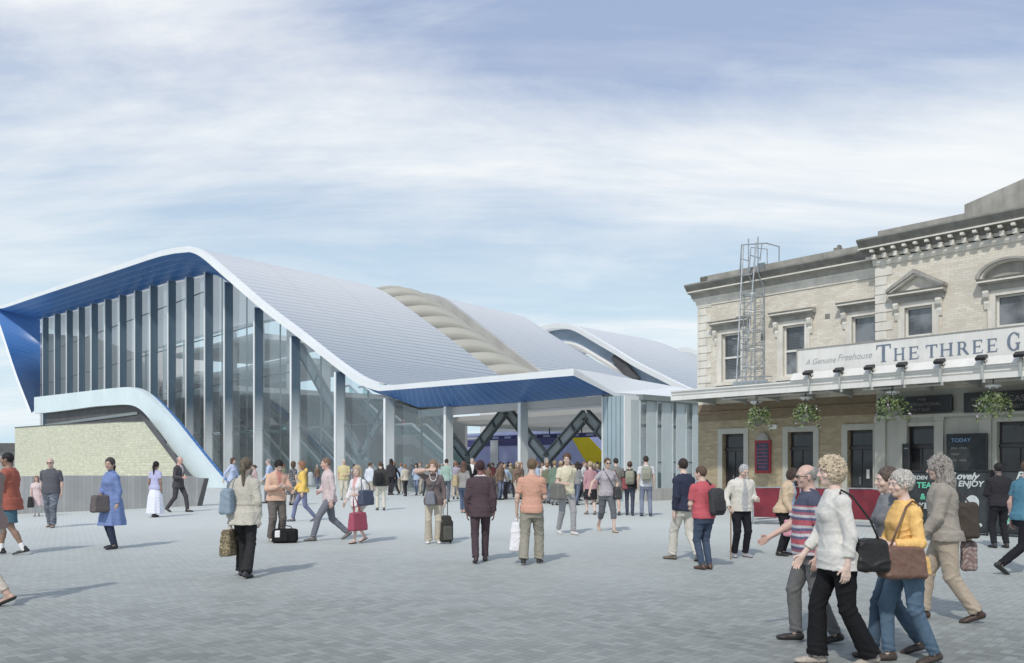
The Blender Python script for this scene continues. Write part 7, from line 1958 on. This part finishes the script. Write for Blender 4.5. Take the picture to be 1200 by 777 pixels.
# ---- walking stick, holdall, case -------------------------------------------------------
tw, J = OLD['tw'], OLD['J']; hpt = J['haR']
root = thing('walking_stick', tuple(tw(V3(hpt[0]+.05, hpt[1]+.10, 0))), 'thin wooden walking stick of the grey haired man', 'walking stick')
m = MB(WORLD); m.tube([tuple(tw(x)) for x in (V3(hpt[0]+.05, hpt[1]+.10, 0.0), hpt+V3(0, 0, .03))], .011, 8); m.build('shaft', cordmat((.25, .14, .06)), root)
m = MB(WORLD); m.tube([tuple(tw(hpt+V3(0, x, z))) for x, z in ((0, .03), (0, .06), (-.03, .085), (-.08, .08))], .013, 8); m.build('handle', cordmat((.10, .05, .03)), root)
def floor_soft(name, px, py, label, cat, parts, rot=0.0):
    X, Y = gxy(px, py); o = dict(hd=rot, S=1.0, X=X, Y=Y, seed=5); o['tw'], _ = toworld(o)
    root = thing(name, (X, Y, 0), label, cat)
    for (nm, fn, col, mt) in parts: soft(nm, fn, V3(-.5, -.5, -.02), V3(.5, .5, 1.2), .009, o, root, col, mt)
    return root, o
root, o = floor_soft('holdall', 334, 636, 'black holdall with a white patch on the ground by the peach jacket man', 'bag', [
    ('body', lambda P: sd_box(P, V3(0, 0, .15), (.27, .15, .15), .07)+wrinkle(P, .006, 2), (.015, .015, .016), 'cloth'),
    ('pocket', lambda P: sd_box(P, V3(.06, .15, .13), (.13, .03, .09), .02)+wrinkle(P, .004, 1), (.02, .02, .02), 'cloth'),
    ('patch', lambda P: sd_box(P, V3(.14, .165, .20), (.055, .025, .075), .02)+wrinkle(P, .006, 4), (.75, .75, .74), 'cloth')], 10)
m = MB(WORLD); m.tube([tuple(o['tw'](V3(x, .02, z))) for x, z in ((-.16, .27), (-.12, .35), (0, .37), (.12, .35), (.16, .27))], .012, 6); m.build('handle', cordmat((.02, .02, .02)), root)
root, o = floor_soft('suitcase', 523, 637, 'upright black instrument shaped suitcase beside the woman in the brown top', 'suitcase', [
    ('body', lambda P: smin(sd_box(P, V3(0, 0, .27), (.14, .10, .24), .07), sd_box(P, V3(0, 0, .45), (.10, .09, .15), .06), .03), (.045, .045, .04), 'cloth'),
    ('pocket', lambda P: sd_box(P, V3(0, .10, .23), (.10, .03, .15), .03), (.10, .10, .085), 'cloth')], 25)
m = MB(WORLD)
for s_ in (-1, 1): m.tube([tuple(o['tw'](V3(s_*.05, -.06, z))) for z in (.5, .86)], .009, 6)
m.tube([tuple(o['tw'](V3(x, -.06, .86))) for x in (-.06, .06)], .014, 6); m.build('handle', cordmat((.03, .03, .03)), root)
for s_ in (-1, 1):
    m = MB(WORLD); m.tube([tuple(o['tw'](V3(s_*.12+dx_, -.07, .035))) for dx_ in (-.015, .015)], .035, 12); m.build('wheel', M['black_paint'], root)

# ---- the crowd under the entrance canopy and on the escalators -------------------------------
cc = random.Random(5)
TN = ['white', 'grey', 'navy', 'black', 'pale blue', 'olive', 'cream', 'red', 'lilac', 'brown']
TCOL = [(.62, .62, .62), (.25, .25, .26), (.04, .05, .10), (.03, .03, .035), (.35, .45, .60), (.18, .19, .12), (.55, .50, .40), (.40, .08, .08), (.36, .32, .42), (.20, .13, .09)]
BN = ['jeans', 'dark trousers', 'beige trousers']; BC = [('jeans', (.11, .14, .22)), ('trousers', (.05, .05, .06)), ('trousers', (.45, .40, .32))]
HN = ['dark', 'fair', 'grey', 'auburn']; HC = [DBR, BLD, GRY, GIN]
used = set()
spots = [(549, 8.6), (560, 6.1), (567, 10.2), (574, 14.5), (588, 12.5), (592, 5.0), (597, 17.5), (604, 9.8), (609, 14.0), (620, 5.8), (630, 11.5), (636, 15.5), (646, 9.5), (656, 13.2), (668, 6.3), (676, 11.4), (684, 16.0), (690, 4.4), (700, 8.7), (704, 13.0), (538, 12.0), (626, 18.5), (661, 18.0), (583, 19.5), (675, 3.0), (697, 2.2), (530, 3.2), (535, -1.0), (545, -2.5), (572, -1.6), (598, -1.2), (610, -2.4), (635, -1.5), (672, -2.2), (684, -1.0), (470, -2.0), (493, -1.4), (519, -3.0), (700, -2.0), (655, 1.0), (565, 2.0), (590, 1.6), (528, 4.5), (534, 7.5), (541, 2.0), (551, 3.8), (557, -3.4), (578, 3.0), (586, -3.6), (601, 2.2), (613, 3.2), (619, 8.2), (624, 1.0), (633, 4.0), (643, 6.2), (648, -2.0), (652, 4.2), (660, 2.0), (667, -3.6), (680, 7.0), (688, 2.8), (693, 6.0), (576, 16.5), (596, 20.5), (612, 21.5), (645, 20), (670, 21), (690, 19.5), (500, -3.4), (462, -3.6), (436, -1.5), (415, -2.2), (372, -1.5), (448, -3.2), (475, -4.2), (488, -3.0), (506, -1.6), (513, -4.4), (534, -4.6), (560, -4.4), (592, -2.8), (606, -4.4), (628, -3.8), (641, -4.4), (658, -4.6), (676, -4.4), (697, -3.4), (332, -1.6), (357, -1.8)]
for i, (px, d) in enumerate(spots):
    s_ = ST.s(px, d); X, Y, _ = ST.W(s_, d, 0)
    while True:
        a, b_, c_ = cc.randrange(10), cc.randrange(3), cc.randrange(4)
        if (a, b_, c_) not in used: used.add((a, b_, c_)); break
    away = cc.random() < .5
    person(px, 0, 0, (180 if away else 0)+cc.uniform(-60, 60), '%s haired %s in %s top and %s %s the entrance' % (HN[c_], 'woman' if i % 2 else 'man', TN[a], BN[b_], 'entering' if away else 'leaving'),
           group='travellers in the station entrance', pos=(X, Y, 0), hgt=cc.uniform(1.6, 1.84), sex='f' if i % 2 else 'm', skin=cc.choice([SK1, SK2, SK3, SK5]), hair=((('bob', 'long', 'bun') if i % 2 else ('short', 'crop', 'short'))[i % 3], HC[c_]),
           top=(cc.choice(['shirt', 'jacket', 'tee', 'blouse']), TCOL[a]), bot=BC[b_], st=cc.uniform(-.5, .5), aL=cc.choice(['hang', 'fwd', 'back']), aR=cc.choice(['hang', 'fwd', 'elbow']), vox=.021)
def on_path(path, f):
    (s0_, z0_), (s1_, z1_), (s2_, z2_), (s3_, z3_) = path
    pts_ = np.array(path); t = f*3; i = min(int(t), 2); u_ = t-i
    return tuple(pts_[i]*(1-u_)+pts_[i+1]*u_)
k = 0
for (ei, f) in ((0, .45), (0, .80), (1, .30), (1, .55), (1, .86), (2, .25), (2, .48), (2, .70), (3, .20), (3, .60), (4, .35), (4, .6)):
    d, path = escs[ei]; s_, z_ = on_path(path, f); X, Y, _ = ST.W(s_, d+.75, 0)
    while True:
        a, b_, c_ = cc.randrange(10), cc.randrange(3), cc.randrange(4)
        if (a, b_, c_) not in used: used.add((a, b_, c_)); break
    person(0, 0, 0, -130 if k % 2 else 50, '%s haired traveller in %s top and %s riding an escalator' % (HN[c_], TN[a], BN[b_]), group='travellers on the escalators', pos=(X, Y, z_+.15), hgt=cc.uniform(1.6, 1.8), sex='f' if k % 2 else 'm',
           hair=('short', HC[c_]), top=('jacket', TCOL[a]), bot=BC[b_], vox=.021); k += 1
for (px, d) in ((97, 2.2), (104, 3.0), (150, 2.0), (188, 3.4), (196, 2.1), (205, 6.0), (132, 6.0), (226, 9.0), (120, 2.6)):
    s_ = ST.s(px, d); X, Y, _ = ST.W(s_, d, 0)
    while True:
        a, b_, c_ = cc.randrange(10), cc.randrange(3), cc.randrange(4)
        if (a, b_, c_) not in used: used.add((a, b_, c_)); break
    person(0, 0, 0, cc.uniform(0, 360), '%s haired traveller in %s top and %s on the upper floor' % (HN[c_], TN[a], BN[b_]), group='travellers on the upper floor', pos=(X, Y, 8.36), hgt=cc.uniform(1.6, 1.8), sex='m', hair=('short', HC[c_]), top=('jacket', TCOL[a]), bot=BC[b_], vox=.024)
# lettering to real meshes
dg = bpy.context.evaluated_depsgraph_get()
for fo in [x for x in bpy.data.objects if x.type == 'FONT']:
    me = bpy.data.meshes.new_from_object(fo.evaluated_get(dg)); me.name = 'lettering'
    no = bpy.data.objects.new('lettering_mesh', me); COL.objects.link(no); no.parent = fo.parent; no.location = fo.location; no.rotation_euler = fo.rotation_euler; no.scale = fo.scale
    nm_ = fo.name; bpy.data.objects.remove(fo); no.name = nm_
print('PEOPLE', len(PEOPLE), 'in', round(_time.time()-_t0, 1), 's')
